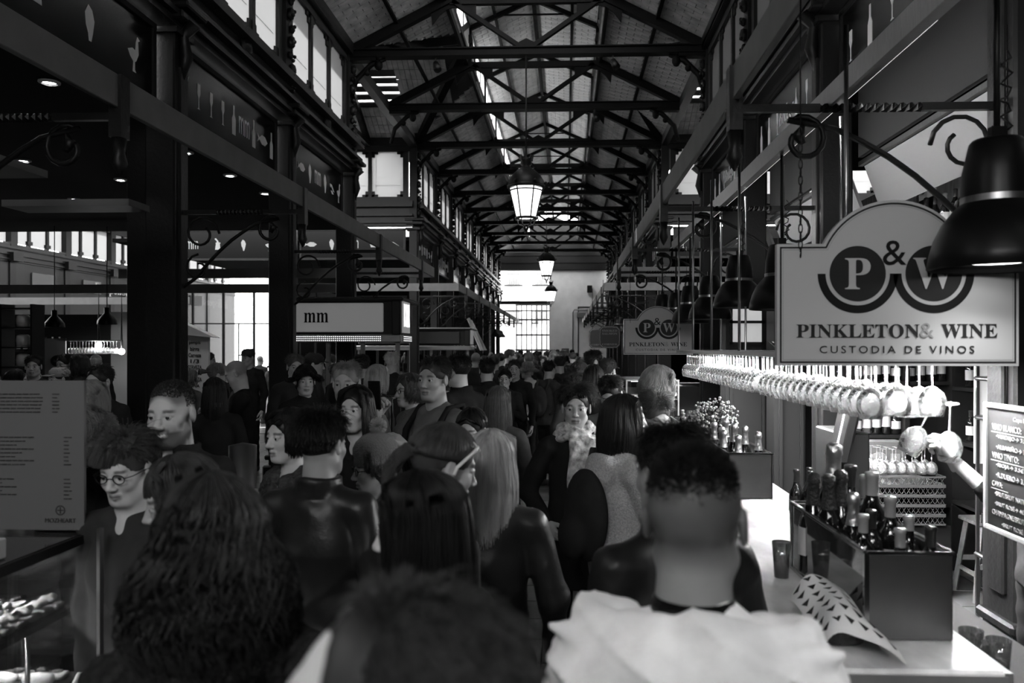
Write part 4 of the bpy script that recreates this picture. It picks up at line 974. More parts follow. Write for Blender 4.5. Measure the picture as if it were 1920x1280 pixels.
# hanging street lanterns
def lantern(x, y, z0, ztop, label):
    p = thing('hanging_lantern', label, 'lantern', (x, y, z0), group='street lanterns hung along the nave'); n = 6
    b = MB(); b.lathe([(.16, z0), (.27, z0 + .5)], (x, y, 0), n); b.build('glass', emat('lantern_glow', 3.2), p)
    b = MB()
    for i in range(n): a = 2 * PI * i / n; b.bar((x + .165 * math.cos(a), y + .165 * math.sin(a), z0), (x + .28 * math.cos(a), y + .28 * math.sin(a), z0 + .5), .018)
    b.lathe([(.17, z0 - .03), (.19, z0 - .03), (.19, z0 + .01), (.17, z0 + .01)], (x, y, 0), 12)
    b.lathe([(.27, z0 + .44), (.285, z0 + .44), (.285, z0 + .46), (.27, z0 + .46)], (x, y, 0), 12)
    b.lathe([(.27, z0 + .5), (.32, z0 + .5), (.32, z0 + .55), (.25, z0 + .56)], (x, y, 0), 16); b.build('cage', M_iron, p)
    b = MB(); b.lathe([(.31, z0 + .54), (.30, z0 + .62), (.24, z0 + .72), (.15, z0 + .8), (.10, z0 + .83), (.07, z0 + .87), (.10, z0 + .9), (.09, z0 + .95), (.12, z0 + .99), (.05, z0 + 1.0)], (x, y, 0), 16)
    for i in range(8): a = 2 * PI * i / 8; b.bar((x + .1 * math.cos(a), y + .1 * math.sin(a), z0 + .95), (x + .12 * math.cos(a), y + .12 * math.sin(a), z0 + 1.05), .02)
    for i in range(6): a = 2 * PI * i / 6; b.ball((x + .33 * math.cos(a), y + .33 * math.sin(a), z0 + .58), .03, 6)
    b.build('crown', M_iron, p)
    b = MB()
    for i in range(6):
        a = 2 * PI * i / 6; b.tube([(x + .15 * math.cos(a), y + .15 * math.sin(a), z0 - .03), (x + .13 * math.cos(a), y + .13 * math.sin(a), z0 - .12), (x + .05 * math.cos(a), y + .05 * math.sin(a), z0 - .14), (x, y, z0 - .24)], .012, 5)
    b.ball((x, y, z0 - .25), .03, 6); b.build('finial', M_iron, p)
    b = MB(); b.tube([(x, y, z0 + 1.), (x, y, ztop)], .014, 6); b.build('rod', M_iron, p)
lantern(-.66, YK(3) - .05, 4.12, 6.88, 'large glowing street lantern hanging nearest in the nave')
lantern(-.66, -1.75, 4.12, 7.4, 'unseen lantern added behind the viewer for fill light')
l = bpy.data.lights.new('rear_fill_light', 'POINT'); l.energy = 150; l.shadow_soft_size = .2; lo = bpy.data.objects.new('rear_fill_light', l); COL.objects.link(lo); lo.location = (-.66, -1.75, 3.8)  # point light and unseen lantern added to brighten the pale jacket
lantern(-.68, YK(8) + .1, 4.55, 6.9, 'middle glowing lantern hanging before the open end')
lantern(-.74, YK(12) - .3, 4.3, 6.9, 'farthest small glowing lantern near the end wall')
b = MB()
for (x, y, z) in ((.8, YK(3), 6.7), (-2.2, YK(3), 6.7), (.6, YK(4), 6.7)):
    b = MB(); b.bar((x, y, z + .2), (x, y, z + .05), .03); b.tube([(x, y, z + .06), (x + .05, y - .1, z - .08)], [.05, .07], 8); tag(b.build('spotlight', M_iron, org=(x, y, z)), 'black spotlight clamped under the %s' % {.8: 'first tie beam, right side', -2.2: 'first tie beam, left side', .6: 'second tie beam'}[x], 'spotlight')
# recessed ceiling lights of the left aisle
def downlight(x, y, z, label, e=14):
    p = thing('ceiling_light', label, 'lamp', (x, y, z), group='small recessed ceiling lights over the left aisle')
    b = MB(); b.lathe([(.055, 0), (.085, 0), (.085, -.012), (.06, -.02)], (x, y, z), 14); b.build('rim', M_white, p)
    b = MB(); b.lathe([(0, -.006), (.055, -.006)], (x, y, z), 12); b.build('lens', emat('downlight_glow', 30), p)
    l = bpy.data.lights.new('downlight', 'SPOT'); l.energy = e; l.spot_size = 1.7; l.shadow_soft_size = .05; lo = bpy.data.objects.new('downlight', l); COL.objects.link(lo); lo.parent = p; lo.location = (0, 0, -.04)
for i, y in enumerate((5.3, 6.5, 7.7, 8.9, 10.1, 11.3)): downlight(-4.3, y, 4.15, 'recessed ceiling light in the row beside the nave, %s' % ORD[i])
for i, (x, y) in enumerate(((-6.4, 9.2), (-5.85, 10.3), (-7.3, 11.6))): downlight(x, y, 4.15, 'recessed ceiling light deeper in the left aisle, %s from the front' % ORD[i])
# ------------------------------------------------------------------ right: wine bar
M_marble = mat('pale_worktop', .7, .3, var=.35, vscale=7, stretch=(1, .5, 1))
M_black = mat('black_enamel', .005, .35, spec=.25)
M_blackw = mat('black_wood', .012, .4, spec=.3)
M_signf = mat('sign_cream', .5, .25, coat=.3)
M_print = mat('sign_black', .006, .6, spec=.2)
M_print2 = mat('sign_dark_grey', .02, .6, spec=.2)
M_print3 = mat('sign_mid_grey', .28, .35)
def hanging_sign(x0, y, zb, w, label, chain_top):
    """cream board with an arched top; 435 by 304 units in the drawing"""
    u = w / 435.; X = lambda px: x0 + px * u; Z = lambda py: zb + (304 - py) * u
    p = thing('hanging_sign', label, 'sign', (x0 + w / 2, y, zb), group='arched wine bar signs')
    def outline(ins):
        pts = [(X(ins), Z(304 - ins)), (X(435 - ins), Z(304 - ins)), (X(435 - ins), Z(80 + ins))]
        cx, cy, r = 212, 141, 141 - ins; a0 = math.asin((141 - 80 - ins) / r)
        pts += [(X(cx + r * math.cos(a)), Z(cy - r * math.sin(a))) for a in np.linspace(a0, PI - a0, 26)]
        return pts + [(X(ins), Z(80 + ins))]
    def layer(nm, ins, d, m, ins2=None):
        o = outline(ins); b = MB()
        if ins2 is None: b.poly(o[::1], d, Matrix.Translation((0, y - d / 2 if nm != 'board' else y, 0)))
        else:
            q = outline(ins2); n = len(o); V = [(a, y - d, c) for a, c in o] + [(a, y - d, c) for a, c in q]
            b.add(V, [(i, (i + 1) % n, n + (i + 1) % n, n + i) for i in range(n)])
        return b.build(nm, m, p)
    layer('board', 0, .03, M_signf); layer('border', 5, .0165, M_print2, 8.2); layer('border', 10.5, .0165, M_print3, 11.4)
    yy = y - .0165
    def disc(cx, cy, r, m, nm, r0=0, a0=0, a1=2 * PI, d=0.):
        b = MB(); A = np.linspace(a0, a1, 48); V = []
        for a in A: V += [(X(cx + r * math.cos(a)), yy - d, Z(cy - r * math.sin(a))), (X(cx + r0 * math.cos(a)), yy - d, Z(cy - r0 * math.sin(a)))]
        b.add(V, [(2 * i, 2 * i + 1, 2 * i + 3, 2 * i + 2) for i in range(47)]); b.build(nm, m, p)
    for cx in (146, 283): disc(cx, 135, 51, M_print2, 'disc'); disc(cx, 135, 72.5, M_print, 'arc_band', 58, -PI, 0, .0004)
    for t, cx in (('P', 146), ('W', 283)): fit_text(p, serif(t), (X(cx), yy - .002, Z(135)), (46 if t == 'P' else 74) * u, 57 * u, '-y', M_signf)
    fit_text(p, '&', (X(212), yy - .002, Z(97)), 42 * u, 45 * u, '-y', M_print)
    fit_text(p, serif('PINKLETON'), (X(146), yy - .002, Z(240)), 222 * u, 25 * u, '-y', M_print2)
    fit_text(p, '&', (X(270), yy - .002, Z(239)), 25 * u, 27 * u, '-y', M_print3)
    fit_text(p, serif('WINE'), (X(346), yy - .002, Z(240)), 100 * u, 25 * u, '-y', M_print2)
    fit_text(p, 'CUSTODIA DE VINOS', (X(216), yy - .002, Z(274)), 278 * u, 13.5 * u, '-y', M_print2, sp=1.4)
    for cx in (42, 393):
        t = MB(); zt = Z(96); n = int((chain_top - zt) / .03)
        n = min(n, 16)
        for i in range(n):
            zc = zt + .03 * i; a = i % 2
            pts = [Vector((X(cx) + (.007 * math.cos(q) if a else 0), y - .02 + (0 if a else .007 * math.cos(q)), zc + .019 * math.sin(q))) for q in np.linspace(0, 2 * PI, 9)]
            t.tube(pts, .0022, 4)
        t.tube([(X(cx), y - .02, zt + .03 * n - .01), (X(cx), y - .02, chain_top)], .003, 5); t.build('chain', M_iron, p)['kind'] = 'stuff'
    return p
hanging_sign(.793, 3.05, 1.863, .885, 'large arched wine sign nearest the viewer, over the counter', 3.25)
hanging_sign(.745, 10.3, 1.845, .885, 'smaller looking arched wine sign farther down the bar', 3.22)
# dome lamps
def dome(x, y, z, D, ztop, label, e=25.):
    p = thing('pendant_lamp', label, 'lamp', (x, y, z), group='black dome lamps over the bar'); r = D / 2; s = D / .43
    prof = [(r, 0), (r * 1.02, .006), (r * .985, .05 * s), (r * .92, .10 * s), (r * .80, .155 * s), (r * .64, .20 * s), (r * .52, .225 * s)]
    b = MB(); b.lathe(prof, (x, y, z), 40); b.lathe([(a - .006, c - .001) for a, c in prof][::-1], (x, y, z), 40); b.build('shade', M_black, p)
    b = MB(); b.lathe([(r * .53, .222 * s), (r * .53, .245 * s)], (x, y, z), 32); b.build('band', M_steel, p)
    b = MB(); b.lathe([(r * .52, .24 * s), (r * .50, .33 * s), (r * .40, .43 * s), (r * .36, .44 * s), (0, .445 * s)], (x, y, z), 32); b.box((x, y, z + .46 * s), (.05, .03, .05)); b.build('housing', M_black, p)
    b = MB(); b.lathe([(0, .03), (r * .55, .025)], (x, y, z), 24); b.build('lens', emat('lamp_lens', 9), p)
    b = MB(); b.tube([(x, y, z + .45 * s), (x, y, ztop)], .011, 6); b.build('rod', M_iron, p)
    b = MB(); pts = [(x + .03 + .02 * math.sin(t * 1.9), y + .018 * math.cos(t * 1.9), z + .47 * s + .018 * t) for t in range(16)]; b.tube(pts, .004, 4); b.build('cable', M_iron, p)
    l = bpy.data.lights.new('lamp_light', 'SPOT'); l.energy = e; l.spot_size = 2.2; l.spot_blend = .5; l.shadow_soft_size = .1; lo = bpy.data.objects.new('lamp_light', l); COL.objects.link(lo); lo.parent = p; lo.location = (0, 0, .01)
for i, (y, z) in enumerate(((2.8, 2.2), (5.5, 2.19), (6.84, 2.27), (8.2, 2.22), (9.5, 2.22), (10.7, 2.22), (12.2, 2.3))):
    dome(1.47 if i else 1.475, y, z, .43, 3.3, 'black dome pendant lamp over the bar, %s from the front' % ORD[i], 130 if i else 10)
for i, (x, y) in enumerate(((1.45, 22.), (1.45, 24.5), (1.45, 27))): dome(x, y, 2.35, .42, 3.3, 'black dome pendant lamp far beyond the crossing, %s of three' % ORD[i].replace('nearest', 'first'), 20)
dome(1.47, .8, 2.3, .43, 3.3, 'unseen dome lamp added beside the viewer for fill light', 95)  # out of view, added to light the counter, near sign and jacket
# rails over the bar
b = MB(); b.box((1.45, 5.9, 3.29), (.08, 9.6, .11), bev=.008); b.box((1.40, 5.9, 3.23), (.02, 9.6, .05)); tag(b.build('ceiling_rail', M_steel), 'bright steel rail above the bar carrying lamps and rods', 'rail')
rp = thing('rail_fill_light', 'light strip added behind the bright rail to brighten the bulkheads', 'lamp', (1.5, 6.9, 3.29)); b = MB(); b.box((1.5, 6.9, 3.27), (.012, 7.2, .03)); b.build('strip', emat('rail_strip', 2.5), rp)
l = bpy.data.lights.new('rail_fill_light', 'AREA'); l.shape = 'RECTANGLE'; l.size = .04; l.size_y = 7.2; l.energy = 42; lo = bpy.data.objects.new('rail_fill_light', l); COL.objects.link(lo); lo.parent = rp; lo.location = (.02, 0, -.02); lo.rotation_euler = (0, -PI / 2, 0)  # strip and area light added to brighten the bulkheads
# glass rack
rk = thing('glass_rack', 'hanging steel and glass rack over the wine counter', 'rack', (1.35, 5.6, 1.9))
b = MB()
for x in (1.14, 1.56): b.box((x, 5.68, 1.895), (.022, 5.04, .03), bev=.003)
for i in range(9): b.box((1.35, 3.17 + .625 * i, 1.90), (.42, .02, .012))
b.build('frame', M_steel, rk)
b = MB(); b.box((1.35, 5.68, 1.912), (.41, 5.02, .008)); b.build('shelf_glass', thinglass('shelf_glass', .95, .1), rk)
for (x, y) in ((1.14, 3.3), (1.14, 5.3), (1.14, 6.3), (1.14, 7.2), (1.14, 8.1), (1.56, 4.6), (1.56, 5.8), (1.56, 7.0), (1.56, 8.1)):
    b = MB(); b.tube([(x, y, 1.9), (x, y, 3.24)], .0095, 8); b.build('rod', M_steel, rk)
for x in (1.23, 1.29, 1.35, 1.41, 1.47, 1.53): 
    b = MB(); b.box((x - .03, 5.68, 1.883), (.005, 5.0, .01)); b.build('runner', M_steel, rk)
def glass_mesh(R=.053, H=.245, n=18):
    b = MB(); bowl = .125
    # built hanging: foot up at z=0, rim at -H
    prof = [(0, 0), (.036, 0), (.037, -.002), (.006, -.008), (.0038, -.02), (.0036, -(H - bowl)), (.02, -(H - bowl) - .006), (R * .8, -(H - bowl) - .028), (R, -(H - bowl) - .06), (R * .97, -(H - bowl) - .085), (R * .80, -H), (R * .78, -H), (R * .95, -(H - bowl) - .085), (R * .98, -(H - bowl) - .06), (R * .78, -(H - bowl) - .03), (.018, -(H - bowl) - .009), (0, -(H - bowl) - .006)]
    b.lathe(prof, (0, 0, 0), n); return b.mesh('wine_glass', M_glass)
M_wet = glassware('stemware', .2)
gm = glass_mesh(); gm.materials[0] = M_wet; gi = 0
for iy in range(42):
    for ix, x in enumerate((1.215, 1.335, 1.455)):
        y = 3.24 + .117 * iy + (0.03 if ix == 1 else 0)
        if iy > 3 and rnd.random() < .04: continue
        o = inst('wine_glass', gm, None, (x, y, 1.893), (0, 0, rnd.random() * 6)); s = .96 + .08 * rnd.random() if ix else (1.04 if iy == 0 else 1.)
        o.scale = (s, s, 1.0 + .05 * (iy % 3 - 1) * (1 if ix else 0))
        tag(o, ('%s wine glass from the viewer in the %s row of the bar rack' % (ORD[iy] if iy else 'first', ['aisle side', 'middle', 'wall side'][ix])) if iy < 12 else 'stemmed wine glass hanging far along the bar rack', 'glass', 'wine glasses hanging in the rack' if iy < 12 else 'wine glasses far along the rack')
l = bpy.data.lights.new('rack_light', 'AREA'); l.shape = 'RECTANGLE'; l.size = .05; l.size_y = 4.8; l.energy = 700
lo = bpy.data.objects.new('rack_light', l); COL.objects.link(lo); lo.location = (1.54, 5.6, 1.875); lo.parent = rk; lo.location = Vector((1.54, 5.6, 1.875)) - rk.location
b = MB(); b.box((1.545, 5.6, 1.883), (.02, 4.9, .008)); b.build('light_strip', emat('strip_glow', 6), rk)
bw = MB(); bw.lathe([(.02, 0), (.07, .01), (.10, .045), (.105, .05), (.095, .05), (.065, .018), (0, .012)], (1.33, 4.75, 1.918), 24, Matrix.Diagonal((1.3, 1, 1))); tag(bw.build('glass_bowl', M_glass), 'clear glass bowl lying on top of the rack', 'bowl')
# counter
ct = thing('bar_counter', 'long wine bar counter with a pale bright worktop', 'counter', (.85, 6, 0))
b = MB(); b.box((.895, 6.1, 1.06), (.53, 7.9, .04), bev=.008); b.build('worktop', M_marble, ct)
b = MB(); b.box((.895, 2.155, 1.045), (.53, .02, .045)); b.box((1.165, 6.1, 1.05), (.02, 7.9, .05)); b.build('edge_trim', M_steel, ct)
b = MB(); b.box((.96, 6.2, .53), (.36, 7.7, 1.02)); b.build('body', M_blackw, ct)
for i in range(12): b = MB(); b.box((.775, 2.75 + .63 * i, .55), (.02, .56, .85), bev=.006); b.build('panel', mat('bar_front', .05, .4), ct)
b = MB(); b.box((.95, 2.0, .985), (.66, .28, .05), bev=.01); b.build('step', M_marble, ct)
b = MB(); b.box((1.34, 5.6, .93), (.33, 7.4, .04)); b.build('rear_ledge', M_blackw, ct); b = MB(); b.box((1.34, 5.6, .46), (.3, 7.4, .9)); b.build('rear_cabinet', M_blackw, ct)
# ice boxes
def icebox(x0, x1, y0, y1, label, glassy=True):
    p = thing('ice_box', label, 'box', ((x0 + x1) / 2, (y0 + y1) / 2, 1.08), group='steel bottle boxes on the counter'); z0, z1 = 1.082, 1.335; t = .012
    b = MB(); b.box(((x0 + x1) / 2, y0 + t / 2, (z0 + z1) / 2), (x1 - x0, t, z1 - z0), bev=.004); b.box(((x0 + x1) / 2, y1 - t / 2, (z0 + z1) / 2), (x1 - x0, t, z1 - z0), bev=.004)
    b.box((x1 - t / 2, (y0 + y1) / 2, (z0 + z1) / 2), (t, y1 - y0, z1 - z0), bev=.004); b.box(((x0 + x1) / 2, (y0 + y1) / 2, z0 + .01), (x1 - x0 - .01, y1 - y0 - .01, .02)); b.build('steel_body', M_steel, p)
    b = MB(); b.box((x0 + .004, (y0 + y1) / 2, (z0 + z1) / 2), (.008, y1 - y0 - .03, z1 - z0 - .02)); b.build('side_panel', mat('dark_mirror_glass', .05, .06, coat=1.), p)
    b = MB()
    for (xa, ya, xb, yb) in ((x0, y0, x1, y0), (x0, y1, x1, y1), (x0, y0, x0, y1), (x1, y0, x1, y1)): b.bar((xa, ya, z1), (xb, yb, z1), .016, .012, bev=.003)
    b.bar((x0, y0, z0), (x0, y0, z1), .014); b.bar((x0, y1, z0), (x0, y1, z1), .014); b.bar((x0, y0, z0 + .006), (x0, y1, z0 + .006), .012); b.build('rim', M_chrome, p)
icebox(.872, 1.12, 2.36, 3.12, 'nearest steel ice box full of wine bottles on the counter')
icebox(.916, 1.165, 4.55, 5.28, 'second steel ice box holding gold necked champagne bottles')
icebox(.917, 1.167, 6.4, 6.98, 'third steel ice box with light wine bottles, farthest down the counter')
# bottles
M_bg = mat('dark_bottle_glass', .008, .06, coat=.6); M_bc = glassware('clear_bottle_glass', .12)
M_foil = mat('pale_foil', .45, .35, metal=.3, bump=.1, bscale=90); M_foild = mat('dark_foil', .03, .3, coat=.4); M_gold = mat('bright_foil', .6, .3, metal=.9, bump=.5, bscale=60)
M_label = mat('bottle_label', .55, .7); M_net = mat('patterned_dark_foil', .03, .4, bump=1.2, bscale=110)
BM = {}
def bottle(x, y, z, kind, label=None, h=.31, group='bottles on the wine bar', tilt=(0, 0), foil=None):
    key = kind
    if key not in BM:
        ch = kind in ('champ', 'net'); R = .044 if ch else .038
        prof = [(0, 0), (R * .9, 0), (R, .006), (R, .175), (R * .93, .195), (R * .62, .215), (R * .42, .235), (.0145, .25), (.0145, .285), (.0165, .288), (.0165, .298), (.014, .30), (0, .30)]
        if ch: prof = [(0, 0), (R * .9, 0), (R, .006), (R, .15), (R * .93, .175), (R * .7, .205), (R * .5, .23), (.017, .26), (.016, .29), (.019, .295), (.017, .31), (0, .31)]
        b = MB(); b.lathe(prof, (0, 0, 0), 16); me = b.mesh('bottle', M_bc if kind == 'clear' else M_bg)
        f = MB()
        if ch: f.lathe([(R * .62, .212), (R * .52, .23), (.0185, .262), (.018, .29), (.0215, .296), (.0195, .318), (.01, .325), (0, .325)], (0, 0, 0), 16)
        else: f.lathe([(.0155, .235 if kind != 'cap' else .255), (.0155, .285), (.0178, .287), (.0178, .298), (.0155, .301), (0, .302)], (0, 0, 0), 16)
        fm = f.mesh('foil', {'champ': M_gold, 'net': M_net, 'red': M_foild, 'clear': M_foil, 'cap': M_foil, 'white': M_foil}.get(kind, M_foil))
        lb = MB(); lb.lathe([(R + .0006, .06), (R + .0006, .15)], (0, 0, 0), 16); lm = lb.mesh('paper_label', M_label)
        BM[key] = (me, fm, lm)
    me, fm, lm = BM[key]; s = h / .302
    T = thing('bottle', label or '', 'bottle', (x, y, z), 0, group); T.rotation_euler = (tilt[0], tilt[1], rnd.random() * 6); T.scale = (1, 1, s) if s < 1.1 else (s, s, s)
    inst('glass_body', me, T); inst('foil', fm, T); inst('paper_label', lm, T)
    return T
near = [(.905, 2.98, 'net', 1.445, 'dark net patterned champagne bottle at the far left of the near box'), (.93, 2.86, 'net', 1.46, 'second dark champagne bottle with pale neck band in the near box'), (.985, 3.02, 'champ', 1.545, 'tall wire topped bottle rising highest at the back of the near box'),
        (.985, 2.88, 'net', 1.47, 'dark foil champagne bottle under the tall wire topped one'), (1.04, 3.0, 'red', 1.50, 'black capped bottle right of the tallest one in the near box'), (1.06, 2.82, 'white', 1.50, 'bottle with long pale cap in the middle of the near box'),
        (.965, 2.74, 'champ', 1.42, 'bright foil champagne bottle in the left middle of the near box'), (.955, 2.62, 'white', 1.395, 'leaning bottle with a ridged pale cap by the glass side of the near box'), (1.01, 2.68, 'red', 1.40, 'dark capped bottle standing in the centre of the near box'),
        (1.085, 2.93, 'clear', 1.475, 'clear glass bottle with a pale cap at the back right of the near box'), (1.075, 2.70, 'white', 1.44, 'bottle with a white printed cap on the right of the near box'), (1.02, 2.47, 'white', 1.385, 'short grey capped bottle at the front of the near box'),
        (1.075, 2.55, 'cap', 1.405, 'pale capped bottle second from the right at the front of the near box'), (1.083, 2.43, 'red', 1.40, 'round shouldered bottle with white paper neck label at the near right corner')]
for x, y, k, zt, lb in near: bottle(x, y, 1.105, k, lb, zt - 1.105, tilt=(rnd.uniform(-.03, .03), rnd.uniform(-.03, .03)))
mid = [(.955, 5.18, 1.43), (.985, 5.08, 1.41), (1.03, 5.2, 1.45), (1.045, 5.0, 1.44), (1.095, 4.93, 1.43), (1.01, 4.72, 1.40), (1.12, 4.70, 1.42), (.96, 4.9, 1.41)]
for i, (x, y, zt) in enumerate(mid): bottle(x, y, 1.105, 'champ', 'bright foil champagne bottle in the second ice box, %s' % ['at its back left corner', 'left of the tallest', 'the tallest at the back', 'in the middle row', 'against the right side', 'at the front left', 'at the front right corner', 'on the left of its middle row'][i], zt - 1.105)
for i in range(9): bottle(.955 + .05 * (i % 4) + .012 * (i // 4), 6.5 + .13 * (i // 3), 1.105, ['white', 'red', 'clear', 'white', 'cap'][i % 5], 'wine bottle in the third ice box, %s' % ['front left', 'front second', 'front right', 'middle left', 'middle', 'middle right', 'back left', 'back middle', 'back right'][i], .27 + .02 * (i % 3))
for i, (x, y) in enumerate(((1.24, 4.35), (1.30, 4.3), (1.33, 4.42))): bottle(x, y, .95, 'red', 'dark bottle standing low behind the counter, %s of three' % ['left', 'middle', 'right'][i], .33)
# flowers in a vase on the counter
vf = thing('flower_vase', 'dark vase with a bushy bouquet of small pale blossoms', 'vase', (1.17, 5.75, 1.08))
vf.location.x = 1.06
b = MB(); b.lathe([(0, .002), (.05, .002), (.045, .1), (.06, .2), (.05, .24), (.045, .23), (.04, .1), (0, .02)], (1.06, 5.75, 1.08), 20); b.build('vase', M_black, vf)
b = MB(); bl = MB(); lf = MB()
for i in range(130):
    a = rnd.random() * 2 * PI; e = math.acos(rnd.uniform(.05, 1)); r = rnd.uniform(.15, .2)
    p1 = Vector((1.06 + math.sin(e) * math.cos(a) * r, 5.75 + math.sin(e) * math.sin(a) * r, 1.36 + math.cos(e) * r * 1.1)); p0 = Vector((1.06, 5.75, 1.28))
    b.tube([p0, (p0 + p1) / 2 + Vector((0, 0, .02)), p1], .0016, 3)
    for q in range(2): bl.ball(p1 + Vector((rnd.uniform(-.018, .018), rnd.uniform(-.018, .018), rnd.uniform(-.012, .018))), rnd.uniform(.006, .011), 6)
    for q in range(3):
        c = p0.lerp(p1, rnd.uniform(.4, .95)); d = Vector((rnd.uniform(-1, 1), rnd.uniform(-1, 1), rnd.uniform(-.3, 1))).normalized() * .03; n = d.orthogonal().normalized() * .007
        lf.add([c, c + d * .5 + n, c + d, c + d * .5 - n], [(0, 1, 2, 3)])
b.build('stems', mat('flower_stem', .05, .6), vf)['kind'] = 'stuff'; bl.build('blossoms', mat('pale_blossom', .65, .7), vf)['kind'] = 'stuff'; lf.build('leaves', mat('flower_leaf', .1, .5), vf)['kind'] = 'stuff'
# printed napkin wrapped basket near the front edge of the counter
nk = thing('napkin_basket', 'small basket wrapped in white paper printed with dark triangles', 'basket', (.80, 2.42, 1.08))
def npk(u, v):
    return Vector((.70 + .21 * u, 2.52 - .33 * v + .02 * math.sin(u * 5), 1.085 + (.12 * math.sin(PI * min(1, .12 + u * .9)) + .02) * (1 - .25 * v) * (1 if v < .99 else .9) * (1 - .55 * max(0, v - .75) * 4 * u) + .008 * math.sin(9 * u + 7 * v)))
b = MB(); V = [npk(i / 16, j / 14) for i in range(17) for j in range(15)]; b.add(V, [(i * 15 + j, i * 15 + j + 1, (i + 1) * 15 + j + 1, (i + 1) * 15 + j) for i in range(16) for j in range(14)], True)
b.add([v + Vector((0, 0, -.004)) for v in V], [(i * 15 + j, (i + 1) * 15 + j, (i + 1) * 15 + j + 1, i * 15 + j + 1) for i in range(16) for j in range(14)], True); b.build('paper_wrap', mat('napkin_paper', .7, .8), nk)
for i in range(6):
    for j in range(7):
        u, v = (i + .2) / 6.2, (j + .15) / 7.3
        A, B, C_ = npk(u, v), npk(u + .12, v + .02), npk(u + .05, v + .085); n = (B - A).cross(C_ - A).normalized() * (.0015); n = n if n.z > 0 else -n
        b = MB(); b.add([A + n, B + n, C_ + n], [(0, 1, 2)]); b.build('printed_triangle', M_print2, nk)
b = MB(); b.lathe([(.04, 0), (.07, .0), (.08, .05), (.07, .055), (.06, .01)], (.80, 2.38, 1.083), 20); b.build('basket', mat('wicker', .12, .8, bump=1., bscale=80), nk)
b = MB(); b.lathe([(0, 0), (.026, 0), (.034, .13), (.032, .13), (.024, .008), (0, .006)], (.80, 3.0, 1.082), 18); tag(b.build('tumbler', M_glass), 'small clear tumbler standing left of the near ice box', 'glass')
for i, (x, y) in enumerate(((1.215, 2.42), (1.25, 2.52), (1.29, 2.44))):
    b = MB(); b.lathe([(0, 0), (.028, 0), (.036, .11), (.034, .11), (.026, .008), (0, .006)], (x, y, .952), 18); tag(b.build('tumbler', M_glass), 'clear tumbler on the low ledge right of the ice box, %s' % ['left one', 'rear one', 'right one'][i], 'glass')
# back of the bar
def bottles_row(x0, x1, y, z, n, along='x', grp='spirit bottles on the back shelves', lab=''):
    for i in range(n):
        t = (i + .5) / n; p = (x0 + (x1 - x0) * t, y, z) if along == 'x' else (y, x0 + (x1 - x0) * t, z)
        bottle(*p, ['red', 'clear', 'white', 'champ', 'red', 'clear', 'cap'][(i * 3 + n) % 7], '%s, %s from its left end' % (lab, ORD[i] if i < 12 else 'last'), .23 + .03 * ((i * 5) % 4), grp)
sh = thing('back_shelf', 'black wooden back shelf facing the viewer behind the bar', 'shelf', (2.95, 7.3, 0))
b = MB()
for x in (2.52, 3.0, 3.4): b.box((x, 7.3, 1.2), (.04, .3, 2.4))
for z in (.55, 1.15, 1.62, 2.1): b.box((2.96, 7.3, z), (.88, .3, .03))
b.box((2.96, 7.46, 1.2), (.9, .02, 2.4)); b.build('carcass', M_blackw, sh)
bottles_row(2.56, 2.98, 7.25, 1.637, 5, lab='spirit bottle on the upper back shelf'); bottles_row(3.02, 3.38, 7.25, 1.637, 4, lab='spirit bottle on the right part of the upper back shelf')
bottles_row(2.56, 2.98, 7.25, 1.167, 5, lab='bottle on the lower back shelf behind the glasses')
sh = thing('side_shelf', 'black side shelf of bottles along the right wall of the bar', 'shelf', (3.45, 6.5, 0)); b = MB()
for y in (5.9, 7.1): b.box((3.5, y, 1.2), (.3, .04, 2.4))
for z in (.6, 1.12, 1.58, 2.1): b.box((3.5, 6.5, z), (.3, 1.2, .03))
b.box((3.66, 6.5, 1.2), (.02, 1.2, 2.4)); b.build('carcass', M_blackw, sh)
bottles_row(5.98, 7.05, 3.45, 1.597, 7, 'y', lab='bottle on the upper side shelf'); bottles_row(5.98, 7.05, 3.45, 1.137, 6, 'y', lab='bottle on the lower side shelf')
# lit display tower at the far right
dt = thing('display_tower', 'bright lit steel and glass shelf tower behind the chalkboard', 'cabinet', (3.1, 5.5, 0)); b = MB()
for z in (.5, 1.02, 1.45, 1.72, 2.1): b.box((3.05, 5.45, z), (.42, .5, .03), bev=.01)
for x in (2.86, 3.25):
    for y in (5.22, 5.68): b.box((x, y, 1.1), (.02, .02, 2.2))
b.build('frame', M_steel, dt); b = MB(); b.box((3.05, 5.7, 1.6), (.4, .02, .95)); b.build('light_panel', emat('panel_glow', .3), dt)
for i, x in enumerate((2.93, 2.97, 3.05, 3.12)):
    b = MB(); b.lathe([(0, 0), (.03, 0), (.034, .04), (.012, .07), (.009, .16), (.011, .2), (.008, .2), (.006, .07), (0, .06)], (x, 5.35, 1.466), 14); tag(b.build('carafe', M_glass), 'narrow glass carafe on the lit tower, %s from the left' % ['first', 'second', 'third', 'fourth'][i], 'carafe')
